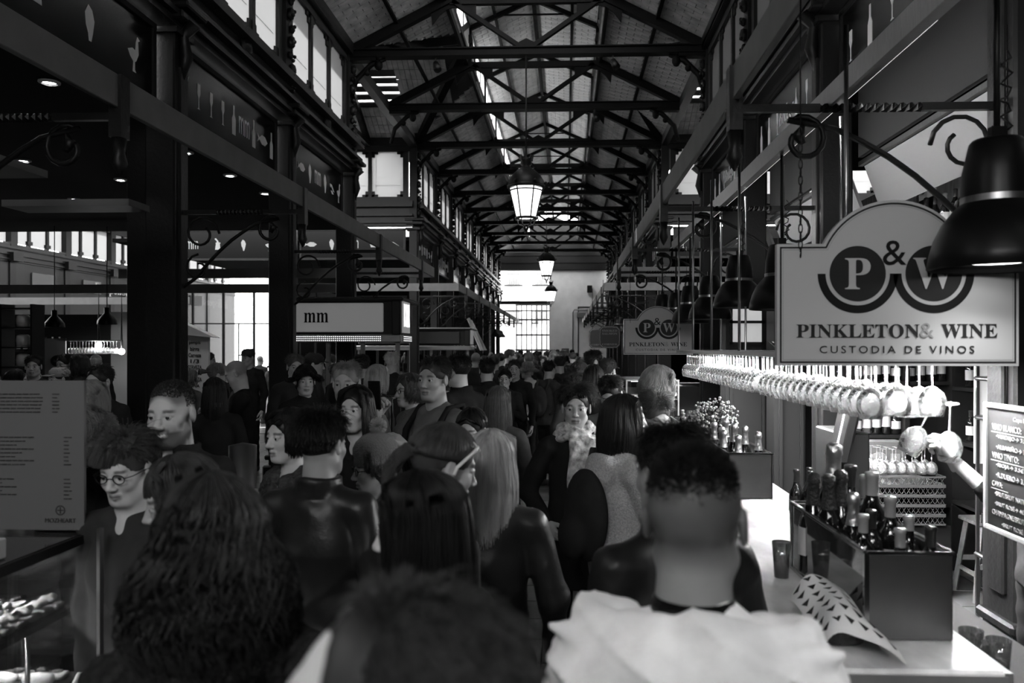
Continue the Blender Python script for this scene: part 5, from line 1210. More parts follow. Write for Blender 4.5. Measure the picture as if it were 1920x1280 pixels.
# high bulkheads and shelf of bottles over the bar
M_bulk = mat('white_bulkhead', .35, .6); M_grey = mat('dark_panel_paint', .035, .7)
for k in (-1, 0, 1, 2):
    y0, y1 = YK(k) + .2, YK(k + 1) - .2; c = (y0 + y1) / 2; L = y1 - y0; nm = {-1: 'beside the viewer', 0: 'over the near bar', 1: 'second along the bar', 2: 'third along the bar'}[k]
    p = thing('bulkhead', 'pale sloping bulkhead with dark board above, %s' % nm, 'panel', (2.6, c, 3.2), group='bulkheads above the bar bays')
    b = MB(); b.box((2.72, c, 3.34), (.03, L, .42), (0, -.35, 0)); b.build('white_board', M_bulk, p)
    b = MB(); b.box((2.62, c, 3.56), (.04, L + .1, .04)); b.build('edge_trim', M_steel, p)
    b = MB(); b.box((2.62, c, 4.05), (.04, L + .1, .86)); b.build('dark_board', M_grey, p)
    s2 = thing('high_shelf', 'high wooden shelf of wine bottles, %s' % nm, 'shelf', (3.0, c, 2.8)); b = MB(); b.box((3.05, c, 2.82), (.4, L, .03)); b.box((3.27, c, 3.1), (.02, L, .9)); b.box((3.05, y0, 2.4), (.4, .03, .9)); b.build('board', mat('pale_wood', .12, .6, var=.4, vscale=6, stretch=(1, 6, 1)), s2)
    if k in (0, 1):
        for i in range(16): bottle(2.98, y0 + .1 + (L - .2) * i / 15, 2.838, ['red', 'white', 'red', 'net', 'clear'][i % 5], 'wine bottle on the high shelf %s, %s of sixteen' % (nm, (ORD + ['thirteenth', 'fourteenth', 'fifteenth', 'last'])[i]), .31, 'wine bottles on the high shelf')
    l = bpy.data.lights.new('bulk_light', 'AREA'); l.shape = 'RECTANGLE'; l.size = .1; l.size_y = L * .9; l.energy = 6; lo = bpy.data.objects.new('bulk_light', l); COL.objects.link(lo); lo.parent = s2; lo.location = (-.05, 0, .05); lo.rotation_euler = (0, PI * .9, 0)
# crates of glasses and stool
st_ = thing('glass_crate', '', 'crate')
bpy.data.objects.remove(st_)
b = MB(); b.box((2.62, 6.6, .28), (.7, .6, .56)); tag(b.build('low_cabinet', M_blackw), 'low black cabinet under the stacked crates', 'cabinet')
M_crate = mat('grey_plastic', .06, .5)
for i in range(5):
    z = .57 + .075 * i; p = thing('glass_crate', 'grey lattice glass crate, %s of the stack behind the bar' % ['bottom', 'second', 'middle', 'fourth', 'top'][i], 'crate', (2.66, 6.5, z), group='stacked dishwasher crates'); b = MB()
    for s in (-1, 1):
        for zz in (.005, .068): b.box((2.66, 6.5 + s * .24, z + zz), (.5, .014, .012)); b.box((2.66 + s * .25, 6.5, z + zz), (.014, .48, .012))
    b.box((2.66, 6.5, z + .006), (.49, .47, .006)); b.build('rim', M_crate, p)
    b = MB()
    for t in range(14):
        x = 2.42 + .036 * t
        for d in (-1, 1): b.bar((x - d * .018, 6.262, z + .01), (x + d * .018, 6.262, z + .066), .003)
        y = 6.27 + .035 * t
        for d in (-1, 1): b.bar((2.412, y - d * .018, z + .01), (2.412, y + d * .018, z + .066), .003)
    b.build('lattice', M_crate, p)['kind'] = 'stuff'
for i in range(14):
    o = inst('stemmed_glass', gm, None, (2.47 + .075 * (i % 6), 6.34 + .12 * (i // 6), .945 + .2), (0, 0, 0)); o.scale = (.8, .8, .8); tag(o, 'upturned stemmed glass in the top crate, %s row, %s from the left' % (['front', 'middle', 'back'][i // 6], ORD[i % 6] if i % 6 else 'first'), 'glass', 'glasses in the top crate')
p = thing('bar_stool', 'grey wooden stool standing behind the bar', 'stool', (3.32, 6.35, 0)); M_st = mat('grey_wood', .14, .6, var=.3, vscale=8, stretch=(1, 6, 1))
b = MB(); b.box((3.32, 6.35, .59), (.4, .3, .03), bev=.006); b.build('seat', M_st, p)
for sx in (-1, 1):
    for sy in (-1, 1): b = MB(); b.bar((3.32 + sx * .22, 6.35 + sy * .17, 0), (3.32 + sx * .15, 6.35 + sy * .11, .575), .035); b.build('leg', M_st, p)
    b = MB(); b.bar((3.32 + sx * .195, 6.35 - .145, .2), (3.32 + sx * .195, 6.35 + .145, .2), .025); b.build('stretcher', M_st, p)
b = MB(); b.bar((3.32 - .2, 6.2, .27), (3.52, 6.2, .27), .025, .04); b.bar((3.32 - .2, 6.5, .27), (3.52, 6.5, .27), .025, .04); b.build('stretcher', M_st, p)
p = thing('service_table', 'dark narrow service table between bar and stool', 'table', (2.5, 5.1, 0)); b = MB(); b.box((2.62, 4.65, .87), (.06, .9, .06)); b.box((2.9, 4.65, .91), (.6, .9, .03)); b.build('tabletop', M_blackw, p)
for y in (4.25, 5.05): b = MB(); b.box((2.62, y, .44), (.06, .06, .86)); b.build('leg', M_blackw, p); b = MB(); b.box((3.15, y, .44), (.06, .06, .86)); b.build('leg', M_blackw, p)
for i in range(5): o = inst('stemmed_glass', gm, None, (2.7 + .1 * i, 4.7 + .05 * i, .845), (0, 0, 0)); o.scale = (.7,) * 3; tag(o, 'wine glass hanging under the service table, %s from the left' % (ORD[i] if i else 'first'), 'glass', 'glasses hung under the service table')
b = MB(); b.box((1.38, 6.9, .95), (.5, .3, .05)) if False else None
# menus hanging behind the rack, far white fridge etc.
for i, (x, y, z) in enumerate(((1.72, 5.0, 1.45), (1.78, 5.15, 1.42))):
    p = thing('menu_clipboard', 'dark menu board leaning behind the glasses, %s one' % ['front', 'rear'][i], 'menu', (x, y, z)); b = MB(); b.box((x, y, z), (.05, .22, .42), (.1, .18, 0), bev=.005); b.build('board', M_black, p); b = MB(); b.box((x - .028, y - .02, z), (.004, .02, .3), (.1, .18, 0)); b.build('sheet_edge', M_white, p)
b = MB(); b.box((1.80, 5.3, .7), (.18, .5, 1.4), bev=.01); tag(b.build('drinks_fridge', mat('fridge_black', .004, .6, spec=.15)), 'tall dark drinks fridge behind the rack', 'fridge')
p = thing('poster_box', 'printed wooden wine case standing under the back shelf', 'box', (2.62, 7.1, .97)); b = MB(); b.box((2.68, 7.02, 1.0), (.4, .2, .26)); b.build('case', mat('printed_board', .1, .7), p); b = MB(); b.ball((2.66, 6.915, 1.0), .05, 10, (1.4, .05, .9)); b.box((2.8, 6.918, 1.0), (.08, .004, .06)); b.build('print', mat('print_mid', .2, .7), p)
b = MB(); b.lathe([(0, 0), (.06, 0), (.075, .1), (.07, .1), (.05, .01)], (2.7, 7.2, 1.167), 16)
# chalkboard
cb = thing('chalkboard', 'black chalk price board in a pale frame at the right edge', 'board', (1.72, 3.0, 1.45)); Y0, Y1, Z0, Z1 = 3.32, 2.52, 1.21, 1.70; yc, zc = (Y0 + Y1) / 2, (Z0 + Z1) / 2; xb = 1.715
b = MB(); b.box((xb, yc, zc), (.014, Y0 - Y1, Z1 - Z0)); b.build('slate', mat('slate', .008, .5), cb)
b = MB(); b.box((xb - .006, Y0, zc), (.022, .02, Z1 - Z0 + .02), bev=.003); b.box((xb - .006, Y1, zc), (.022, .02, Z1 - Z0 + .02), bev=.003); b.box((xb - .006, yc, Z1), (.022, Y0 - Y1, .02), bev=.003); b.box((xb - .006, yc, Z0), (.022, Y0 - Y1, .02), bev=.003); b.build('frame', mat('pale_frame', .3, .5), cb)
M_chalk = mat('chalk', .26, .9)
rows = [('Copa BOTELLA', .17, 0, .03), ('VINO BLANCO:', .02, 1, .034), ('•VERDEJO→ 3.5€ - 23€', .05, 2, .03), ('•ALBARIÑO→ 3.9€ - 25€', .05, 3, .03), ('VINO TINTO:', .02, 4, .034), ('•RIOJA→ 3.5€ - 23€', .05, 5, .03), ('•R.DUERO→ 3.7€ - 24€', .05, 6, .03), ('CAVA:', .02, 7, .03), ('•BRUT/BRUT NATURE→ 4€-21€', .04, 8, .028), ('•BRUT ROSÉ→ 4€-24€', .04, 9, .028), ('CHAMPAGNE/BRUT-7€-46€', .02, 10, .03), ('•BRUT ROSÉ 9€-56€', .09, 11, .028)]
for t, ind, r, h in rows:
    w = len(t) * h * .5; fit_text(cb, t, (xb - .011, Y0 - .03 - ind - w / 2, Z1 - .045 - .0375 * r), w, h * .7, '-x', M_chalk, 'chalk_writing')
for r, w in ((1, .3), (4, .25), (7, .12)): b = MB(); b.box((xb - .009, Y0 - .04 - w / 2, Z1 - .066 - .0375 * r), (.002, w, .003)); b.build('underline', M_chalk, cb)
for y in (Y0 - .1, Y1 + .1): b = MB(); b.tube([(xb + .02, y, Z1 - .05), (xb + .02, y, 3.2)], .003, 5); b.build('wire', M_iron, cb)
# distant signs and cabinets on the right
def scallop(x, y, z, w, h, label, lines):
    p = thing('hanging_sign', label, 'sign', (x, y, z), group='dark shaped shop signs'); pts = []
    for i in range(40):
        a = 2 * PI * i / 40; ca, sa = math.cos(a), math.sin(a); r = 1 / max(abs(ca) ** 6 + abs(sa) ** 6, 1e-6) ** (1 / 6) * (1 - .06 * math.cos(8 * a) ** 2 * (1 if abs(math.sin(2 * a)) > .6 else .3)); pts.append((ca * r * w / 2, sa * r * h / 2))
    b = MB(); b.poly(pts[::-1], .03, Matrix.Translation((x, y, z))); b.build('board', mat('sign_slate', .03, .5), p)
    b = MB(); n = 40; V = [(x + a * .93, y - .017, z + c * .93) for a, c in pts] + [(x + a * .89, y - .017, z + c * .89) for a, c in pts]; b.add(V, [(i, i + n, (i + 1) % n + n, (i + 1) % n) for i in range(n)]); b.build('border', M_print3, p)
    for t, dz, ww, hh in lines: fit_text(p, serif(t), (x, y - .018, z + dz * h), w * ww, h * hh, '-y', mat('sign_gold', .2, .5))
    b = MB(); b.tube([(x - w * .3, y, z + h / 2 - .02), (x - w * .3, y, 3.25)], .006, 5); b.tube([(x + w * .3, y, z + h / 2 - .02), (x + w * .3, y, 3.25)], .006, 5); b.build('wire', M_iron, p); return p
scallop(.86, 15.6, 2.14, .42, .44, 'dark scalloped smoked salmon sign beyond the second wine sign', [('SMOKED', .28, .7, .09), ('SALMON', .15, .7, .09), ('CORNER', -.32, .7, .08)])
scallop(.72, 17.8, 2.14, .40, .44, 'dark scalloped sign half hidden behind the salmon sign', [('CORNER', -.32, .7, .08)])
p = thing('display_case', 'lit glass food display case on the far right counter', 'cabinet', (1.0, 11, .9)); b = MB()
b.box((1.15, 11.2, .98), (.7, 1.2, .04)); b.box((1.15, 11.2, 1.5), (.7, 1.2, .02)); b.box((1.15, 11.2, 1.25), (.66, 1.1, .01))
for x in (.81, 1.49):
    for y in (10.62, 11.78): b.box((x, y, 1.24), (.02, .02, .52))
b.build('frame', M_steel, p); b = MB(); b.box((1.15, 10.61, 1.24), (.66, .006, .5)); b.build('pane', M_pane, p); b = MB(); b.box((.806, 11.2, 1.24), (.006, 1.14, .5)); b.build('pane', M_pane, p)
b = MB(); b.box((1.15, 11.3, 1.48), (.5, .8, .015)); b.build('light_strip', emat('case_glow', 14), p)
b = MB(); b.box((1.15, 11.2, .48), (.68, 1.18, .94)); b.build('base', M_blackw, p)
for i in range(12): 
    b = MB(); b.ball((.95 + .13 * (i % 4), 10.8 + .2 * (i // 4), 1.05), .05, 8, (1, 1, .7)); tag(b.build('pastry', mat('pale_pastry', .5, .8)), 'pale round pastry in the far lit case, %s row, %s' % (['front', 'middle', 'back'][i // 4], ['leftmost', 'second', 'third', 'rightmost'][i % 4]), 'pastry', 'pastries in the far case')
b = MB(); b.box((1.25, 15, .5), (.7, 6, 1.0)); b.box((1.25, 15, 1.02), (.8, 6.1, .05)); tag(b.build('far_counter', M_blackw), 'dark counter of the stall beyond the wine bar', 'counter')
b = MB(); b.box((1.25, 31, .5), (.7, 20, 1.0)); b.box((1.25, 31, 1.02), (.8, 20.1, .05)); tag(b.build('far_counter', M_blackw), 'dark stall counters beyond the crossing on the right', 'counter')
for i, (x, y, w, z0, z1) in enumerate(((2.0, 8.9, .35, 1.98, 2.45), (2.5, 9.6, .3, 1.98, 2.5), (2.2, 7.9, .2, 1.98, 2.45))):
    p = thing('lit_fridge', 'bright glazed fridge behind the hanging glasses, %s one' % ['left', 'middle', 'right'][i], 'fridge', (x, y, 0)); b = MB(); b.box((x, y + .03, (z0 + z1) / 2), (w, .04, z1 - z0)); b.build('lit_back', emat('fridge_glow', .35), p)
    b = MB(); b.box((x, y + .2, z1 / 2), (w + .1, .3, z1 + .05)); 
    for zz in (z0, (z0 + z1) / 2, z1): b.box((x, y, zz), (w + .04, .03, .03))
    b.box((x - w / 2, y, z1 / 2), (.03, .03, z1)); b.box((x + w / 2, y, z1 / 2), (.03, .03, z1)); b.build('frame', M_blackw, p)
b = MB(); b.box((3.6, 9, 1.7), (.1, 9, 3.4)); S(tag(b.build('wall_bar', M_grey), 'dark back wall of the wine bar', 'wall'))
b = MB(); b.box((3.0, 10.9, 1.7), (1.2, .1, 3.4)); S(tag(b.build('wall_bar_end', M_grey), 'dark partition at the far end of the wine bar', 'wall'))
b = MB(); b.box((3.1, 12.8, 3.2), (1.3, .05, 1.0)); tag(b.build('white_letter_board', M_white), 'white lettered board above the stalls on the right', 'board') if False else None
# ------------------------------------------------------------------ left: pastry case, menu board, stalls
cs = thing('pastry_case', 'black framed glass display case lit inside, at the lower left', 'cabinet', (-2.0, 1.9, 0))
b = MB(); x0, x1, y0, y1 = -2.5, -1.62, .55, 2.84
for x in (x0, x1):
    for y in (y0, y1): b.box((x, y, .65), (.022, .022, 1.3))
for z in (1.29, .58):
    b.box(((x0 + x1) / 2, y1, z), (x1 - x0, .024, .024)); b.box((x1, (y0 + y1) / 2, z), (.024, y1 - y0, .03)); b.box((x0, (y0 + y1) / 2, z), (.024, y1 - y0, .024))
b.build('frame', M_blackw, cs)
b = MB(); b.box((x1 + .006, (y1 + .0), .95), (.008, .01, .68)); b.box((x1 + .013, y1 - .02, .95), (.004, .008, .66)); b.build('corner_strip', M_steel, cs)
b = MB(); b.box(((x0 + x1) / 2, (y0 + y1) / 2, 1.303), (x1 - x0, y1 - y0, .01)); b.build('top_glass', mat('smoked_glass_top', .03, .08, coat=.5), cs)
b = MB(); b.box((x1 - .002, (y0 + y1) / 2, .94), (.006, y1 - y0 - .03, .68)); b.build('front_pane', thinglass('case_pane', .92, .05), cs)
b = MB(); b.box(((x0 + x1) / 2, y1 - .002, .94), (x1 - x0 - .03, .006, .68)); b.build('end_pane', thinglass('case_pane', .92, .05), cs)
b = MB(); b.box(((x0 + x1) / 2, (y0 + y1) / 2, .28), (x1 - x0, y1 - y0, .56)); b.build('plinth', M_blackw, cs)
for z, yb in ((1.035, 2.70), (.78, 2.76)):
    b = MB(); b.box((-2.06, (y0 + yb) / 2, z), (.72, yb - y0, .012)); b.box((-1.70, (y0 + yb) / 2, z - .004), (.014, yb - y0, .02)); b.build('shelf', M_blackw, cs)
b = MB()
for y in (1.6, 2.55): b.tube([(-1.76, y, .6), (-1.76, y, 1.03)], .008, 8)
b.build('shelf_rod', M_steel, cs)
b = MB(); b.box((-2.40, 1.8, 1.27), (.04, 1.9, .02)); b.build('light_strip', emat('case_strip', 7), cs)
l = bpy.data.lights.new('case_light', 'AREA'); l.shape = 'RECTANGLE'; l.size = .06; l.size_y = 1.9; l.energy = 70; lo = bpy.data.objects.new('case_light', l); COL.objects.link(lo); lo.parent = cs; lo.location = (-.12, -.1, 1.265)
l = bpy.data.lights.new('case_light', 'AREA'); l.shape = 'RECTANGLE'; l.size = .05; l.size_y = 1.9; l.energy = 20; lo = bpy.data.objects.new('case_light', l); COL.objects.link(lo); lo.parent = cs; lo.location = (.1, -.1, 1.015)
M_bread = mat('toasted_bread', .5, .8, var=.25, vscale=30, bump=.5, bscale=90); M_top = mat('pale_topping', .72, .7, bump=.6, bscale=60); M_dk = mat('dark_topping', .05, .6, bump=1., bscale=60)
br = MB(); br.box((0, 0, .009), (.105, .052, .018), bev=.005); brm = br.mesh('bread', M_bread)
tops = []
for s in range(4):
    f = Field(np.arange(-.07, .07, .0055), np.arange(-.04, .04, .0055), np.arange(-.01, .06, .0055)); r_ = np.random.RandomState(s)
    for q in range(9): f.ell((r_.uniform(-.035, .035), r_.uniform(-.012, .012), r_.uniform(.012, .028)), (r_.uniform(.008, .018), r_.uniform(.008, .014), r_.uniform(.006, .014)), .004)
    X, Y, Z = np.meshgrid(f.xs, f.ys, f.zs, indexing='ij', sparse=True); f.F = np.maximum(f.F, .012 - Z)
    V, F = f.mesh(); tm = mesh_np('topping', V, F); tm.materials.append(M_dk if s % 2 else M_top); tops.append(tm)
rol = MB(); rol.tube([(-.05, 0, .018), (-.045, 0, .022), (0, 0, .026), (.045, 0, .022), (.052, 0, .018)], [.008, .018, .021, .018, .006], 10); rolm = rol.mesh('roll', mat('pale_roll', .68, .6, var=.15, vscale=30))
for j in range(14):
    for i in range(5):
        t = thing('canape', 'topped bread slice, upper case shelf, %s row from the glass, %s from the end' % (['first', 'second', 'third', 'fourth', 'fifth'][i], (['first'] + ORD[1:] + ['thirteenth', 'last'])[j]), 'canape', (-1.77 - .125 * i, 2.66 - .062 * j, 1.042), rnd.uniform(-.1, .1), 'canapes on the upper shelf of the case')
        inst('bread', brm, t); inst('topping', tops[(i * 2 + j // 5 + (j + i) % 2 * 0) % 4 if i % 2 == 0 else (j + i) % 4], t, (0, 0, .002), (0, 0, rnd.random()), 1.1)
for j in range(14):
    for i in range(5):
        t = thing('canape', 'canape, lower case shelf, %s row from the glass, %s from the end' % (['first', 'second', 'third', 'fourth', 'fifth'][i], (['first'] + ORD[1:] + ['thirteenth', 'last'])[j]), 'canape', (-1.78 - .125 * i, 2.70 - .066 * j, .787), rnd.uniform(-.08, .08), 'canapes on the lower shelf of the case')
        if j % 2: inst('roll', rolm, t)
        else: inst('bread', brm, t); inst('topping', tops[1 + 2 * (i % 2)], t, (0, 0, 0), (0, 0, 0), 1.1)
mb = thing('menu_board', 'tall grey printed menu board standing on the pastry case', 'menu', (-1.95, 2.62, 1.31)); Rm = Matrix.Rotation(.06, 3, 'Z')
b = MB(); b.box((-1.98, 2.62, 1.57), (.74, .012, .50)); b.build('sheet', mat('menu_paper', .13, .55), mb)
M_ink = mat('menu_ink', .02, .6)
b = MB(); r_ = random.Random(3)
def line(x, z, w, h=.003): 
    while w > .012:
        q = min(w, r_.uniform(.012, .03)); b.box((x + q / 2, 2.612, z), (q - .004, .002, h)); x += q; w -= q
for k in range(9): line(-2.25, 1.775 - .012 * k, .2); line(-1.92, 1.775 - .012 * k, .17) if k < 6 else None; line(-1.72, 1.775 - .012 * k, .03) if k < 6 else None
for k in range(8): line(-2.2, 1.63 - .013 * k, .42 - .03 * (k % 3)); line(-1.68, 1.63 - .013 * k, .03)
for k in range(6): line(-2.2, 1.49 - .013 * k, .36 - .05 * (k % 2)); line(-1.68, 1.49 - .013 * k, .03)
b.build('menu_print', M_ink, mb)['kind'] = 'stuff'
fit_text(mb, 'MOZHEART', (-1.69, 2.612, 1.352), .105, .014, '-y', M_ink)
b = MB(); A = np.linspace(0, 2 * PI, 25); V = []
for a in A: V += [(-1.69 + .017 * math.cos(a), 2.612, 1.386 + .017 * math.sin(a)), (-1.69 + .013 * math.cos(a), 2.612, 1.386 + .013 * math.sin(a))]
b.add(V, [(2 * i, 2 * i + 1, 2 * i + 3, 2 * i + 2) for i in range(24)]); b.box((-1.69, 2.612, 1.386), (.003, .002, .022)); b.box((-1.69, 2.612, 1.386), (.022, .002, .003)); b.build('emblem', M_ink, mb)
b = MB(); b.box((-1.72, 2.14, 1.34), (.14, .32, .06), (0, 0, .0), bev=.004); tag(b.build('card_holder', mat('acrylic_white', .4, .2)), 'small white acrylic block lying on the case top before the menu', 'box')
b = MB(); b.box((-1.72, 2.75, 1.32), (.16, .08, .02), bev=.003); b.box((-1.72, 2.66, 1.316), (.16, .05, .012), bev=.003); tag(b.build('steel_tray', M_steel), 'small steel tray at the far corner of the case top', 'tray')
# aisle furniture
b = MB(); b.tube([(-4.38, 7.95, 0), (-4.38, 7.95, 4.15)], .06, 20); tag(b.build('round_pipe', mat('glossy_black_paint', .12, .25, coat=.5)), 'glossy round black pipe standing left of the second left column', 'pipe')
b = MB(); b.box((-4.04, 7.5, 2.07), (.2, .2, 4.14)); tag(b.build('square_post', M_iron), 'dark square post beside the glossy round pipe', 'post')
b = MB(); b.box((-3.75, 6.0, 3.02), (.98, .3, .05), (0, 0, 0)); tag(b.build('light_board', M_fascia), 'pale board hanging under the left ceiling', 'board')
b = MB(); b.box((-4.0, 5.1, 3.12), (.9, .5, .05)); tag(b.build('light_board', M_fascia), 'second pale board hanging at the far left edge', 'board')
for i, (x, y, x2) in enumerate(((-12, 14.8, -4), (-13, 18.4, -8.5))): b = MB(); b.box(((x + x2) / 2, y - .6, 3.0), (abs(x - x2), .05, .16)); tag(b.build('cross_beam', M_fascia), 'pale cross beam over the left transept, %s' % ['nearer and lower', 'farther'][i], 'beam')
# illuminated kiosks
def kiosk(x0, x1, y, z0, z1, label, txt, glow, big):
    p = thing('kiosk', label, 'kiosk', ((x0 + x1) / 2, y + .6, 0), group='round cornered stalls on the left'); D = 1.3
    b = MB(); b.box(((x0 + x1) / 2, y + D / 2, z1 + .03), (x1 - x0 + .12, D + .1, .06), bev=.02); b.box(((x0 + x1) / 2, y + D / 2, (z0 + z1) / 2), (x1 - x0 - .1, D - .1, z1 - z0)); b.box((x1 - .06, y + .1, (z0 + z1) / 2), (.14, .2, z1 - z0 + .04), bev=.02); b.build('canopy', M_blackw, p)
    b = MB(); b.box(((x0 + x1) / 2 - .1, y, (z0 + z1) / 2), (x1 - x0 - .3, .03, z1 - z0 - .06), bev=.02); b.build('sign_face', emat('sign_face_%d' % big, glow, .4 if big else .02), p)
    fit_text(p, txt, (x0 + (x1 - x0) * .25 - (.0 if big else .3), y - .018, (z0 + z1) / 2), (x1 - x0) * .22 if big else .25, (z1 - z0) * .36, '-y', M_print if big else M_letter) if not txt else fit_text(p, serif('mm'), (x0 + (x1 - x0) * .25 - (.0 if big else .3), y - .018, (z0 + z1) / 2), (x1 - x0) * .22 if big else .25, (z1 - z0) * .30, '-y', M_print if big else M_letter)
    b = MB(); b.box((x1 + .02, y + .36, (z0 + z1) / 2 + .02), (.03, .5, z1 - z0)); b.build('side_face', emat('side_face_%d' % big, .35 if big else .2, .5), p)
    if big:
        fit_text(p, 'BOLLIR', (x1 + .037, y + .36, (z0 + z1) / 2 + .04), .44, .36, '+x', emat('side_letters', 2.2))
    b = MB(); b.box(((x0 + x1) / 2, y - .03, z0 - .07), (x1 - x0 + .05, .05, .11), bev=.01); b.box((x1 + .03, y + .33, z0 - .07), (.05, .7, .11), bev=.01); b.build('light_band', M_steel, p)
    if big:
        b = MB()
        for r in range(3):
            for i in range(46): b.box((x0 + .02 + i * .031, y - .058, z0 - .04 - .03 * r), (.014, .006, .012))
            b.box((x1 + .058, y + .33, z0 - .04 - .03 * r), (.006, .6, .008))
        b.build('light_dots', emat('light_dots', 1.6), p)['kind'] = 'stuff'
    for i in range(4):
        xx = x0 + .05 + (x1 - x0 - .1) * i / 3; b = MB(); b.box((xx, y + .08, (z0 - .12) / 2 + .5), (.06, .05, z0 - 1.12)); b.build('post', mat('satin_post', .2, .4, metal=.6), p)
    b = MB(); b.box(((x0 + x1) / 2, y + D / 2, .5), (x1 - x0, D, 1.0), bev=.03); b.box(((x0 + x1) / 2, y + D / 2, 1.02), (x1 - x0 + .1, D + .1, .04), bev=.01); b.build('counter', M_blackw, p)
kiosk(-4.2, -2.5, 12., 2.14, 2.64, 'stall with a glowing grey sign and rows of light dots', 'mm', .26, 1)
kiosk(-5.3, -2.42, 20.1, 2.0, 2.38, 'darker round cornered stall beyond the glowing one', 'mm', .012, 0)
p = thing('awning_stall', 'stall with a black slanting awning and white striped edge', 'stall', (-3.2, 26, 0)); b = MB()
b.add([(-4.2, 26, 1.85), (-2.75, 26, 1.85), (-3.25, 26.4, 2.9), (-4.2, 26.4, 2.9), (-4.2, 28, 1.85), (-2.75, 28, 1.85), (-3.25, 27.8, 2.9), (-4.2, 27.8, 2.9)], [(0, 1, 2, 3), (1, 5, 6, 2), (5, 4, 7, 6), (4, 0, 3, 7), (3, 2, 6, 7)]); b.build('awning', M_blackw, p)
b = MB(); b.bar((-2.72, 26.0, 1.85), (-3.22, 26.4, 2.92), .14, .03); b.build('white_edge', mat('white_canvas', .8, .6), p); fit_text(p, 'R MARTÍN', (-3.35, 25.97, 1.98), .9, .14, '-y', M_letter)
b = MB(); b.box((-3.5, 27, .5), (1.5, 2, 1)); b.build('counter', M_blackw, p)
for i in range(9):
    b = MB(); y = 29 + .35 * i; b.lathe([(.16, 2.35), (.15, 2.42), (.08, 2.5), (.05, 2.6), (0, 2.62)], (-2.55, y, 0), 12); b.tube([(-2.55, y, 2.6), (-2.55, y, 3.2)], .008, 4); tag(b.build('pendant_lamp', M_black, org=(-2.55, y, 2.35)), 'small black pendant lamp in the far left row, %s from the front' % ORD[i], 'lamp', 'small pendant lamps in the far left row')
# price stand and far left bar
p = thing('price_stand', 'white peaked stand with bold black drink names', 'sign', (-5.2, 11, 0)); b = MB(); b.box((-5.15, 11, 1.2), (.34, .06, 1.85)); b.add([(-5.36, 10.9, 2.12), (-4.86, 10.9, 2.07), (-5.36, 10.9, 2.3), (-5.36, 11.1, 2.12), (-4.86, 11.1, 2.07), (-5.36, 11.1, 2.3)], [(0, 1, 2), (3, 5, 4), (1, 4, 5, 2), (0, 2, 5, 3), (0, 3, 4, 1)]); b.build('board', mat('stand_white', .8, .7), p)
for i, (t, w) in enumerate((('pimpis', .16), ('birra', .13), ('Cerveza', .18), ('1/3', .12), ('CERVEZA', .2), ('vino', .12), ('CERVEZA', .2), ('PIÑA', .14))): fit_text(p, t, (-5.17, 10.965, 2.0 - .085 * i), w, .055, '-y', M_print, bold=.01)
for i in range(2): b = MB(); b.box((-4.93 + .0 * i, 11, 1.6 + .2 * i), (.05, .05, .05)); 
for i, (px, z) in enumerate(((-8.95, 1.98), (-8.5, 1.86))):
    p = thing('globe_bulb', 'glowing globe bulb on a cable in the far left bar, %s' % ['left and higher', 'right and lower'][i], 'lamp', (px, 15, z)); b = MB(); b.ball((px, 15, z), .06, 12); b.build('bulb', emat('bulb_glow', 12), p); b = MB(); b.tube([(px, 15, z + .06), (px, 15, z + .16), (px, 15, 3.0)], [.02, .02, .005], 6); b.build('cable', M_iron, p)
    l = bpy.data.lights.new('bulb_light', 'POINT'); l.energy = 18; l.shadow_soft_size = .06; lo = bpy.data.objects.new('bulb_light', l); COL.objects.link(lo); lo.parent = p; lo.location = (0, -.12, 0)
p = thing('bar_wall', 'pale lit wall panel and shelves of the far left bar', 'panel', (-9.5, 15.6, 0)); b = MB(); b.box((-8.75, 15.7, 1.6), (.75, .06, 2.1)); b.build('pale_panel', mat('pale_panel', .3, .7), p)
b = MB(); b.box((-10.4, 15.8, 1.3), (2.6, .3, 2.6)); b.build('dark_cabinet', M_blackw, p)
for j in range(2):
    for i in range(9): bottle(-11.2 + .14 * i, 15.55, 2.3 - 1.0 * j - .45, ['red', 'white', 'clear'][i % 3], 'bottle on the %s shelf of the far left bar, %s from the left' % (['upper', 'lower'][j], ORD[i]), .3, 'bottles of the far left bar')
b = MB()
for j in range(2): b.box((-10.5, 15.55, 1.845 - 1.0 * j), (1.6, .2, .02))
b.build('shelf', M_blackw, p)
p = thing('bar_poster', 'pale poster with a dark round mark in the far left bar', 'poster', (-9.75, 14.9, 1.75)); b = MB(); b.box((-9.75, 14.9, 1.75), (.44, .03, .72)); b.build('sheet', mat('poster_pale', .3, .6), p); b = MB(); b.ball((-9.68, 14.885, 1.68), .15, 14, (1, .06, .75)); b.build('round_mark', M_print2, p); fit_text(p, 'Vinoteca', (-9.68, 14.874, 1.68), .16, .05, '-y', M_fascia)
for i in range(16):
    o = inst('wine_glass', gm, None, (-9.5 + .06 * i, 15.0, 2.06), (0, 0, 0)); tag(o, 'small wine glass hanging in the far left bar rack', 'glass', 'glasses hanging in the far left bar')
b = MB(); b.box((-9.05, 15.0, 2.07), (1.0, .3, .02)); tag(b.build('glass_shelf', M_steel), 'steel glass rack of the far left bar', 'rack')
for i, (x, y, z) in enumerate(((-9.1, 13.9, 2.3), (-8.2, 14, 2.35), (-7.7, 14.2, 2.3))):
    b = MB(); b.lathe([(.17, z), (.16, z + .07), (.1, z + .15), (.05, z + .2), (.05, z + .3), (0, z + .31)], (x, y, 0), 16); b.tube([(x, y, z + .3), (x, y, 4.1)], .008, 4); tag(b.build('pendant_lamp', M_black, org=(x, y, z)), 'black pendant lamp over the far left bar, %s' % ['left', 'middle', 'right'][i], 'lamp')
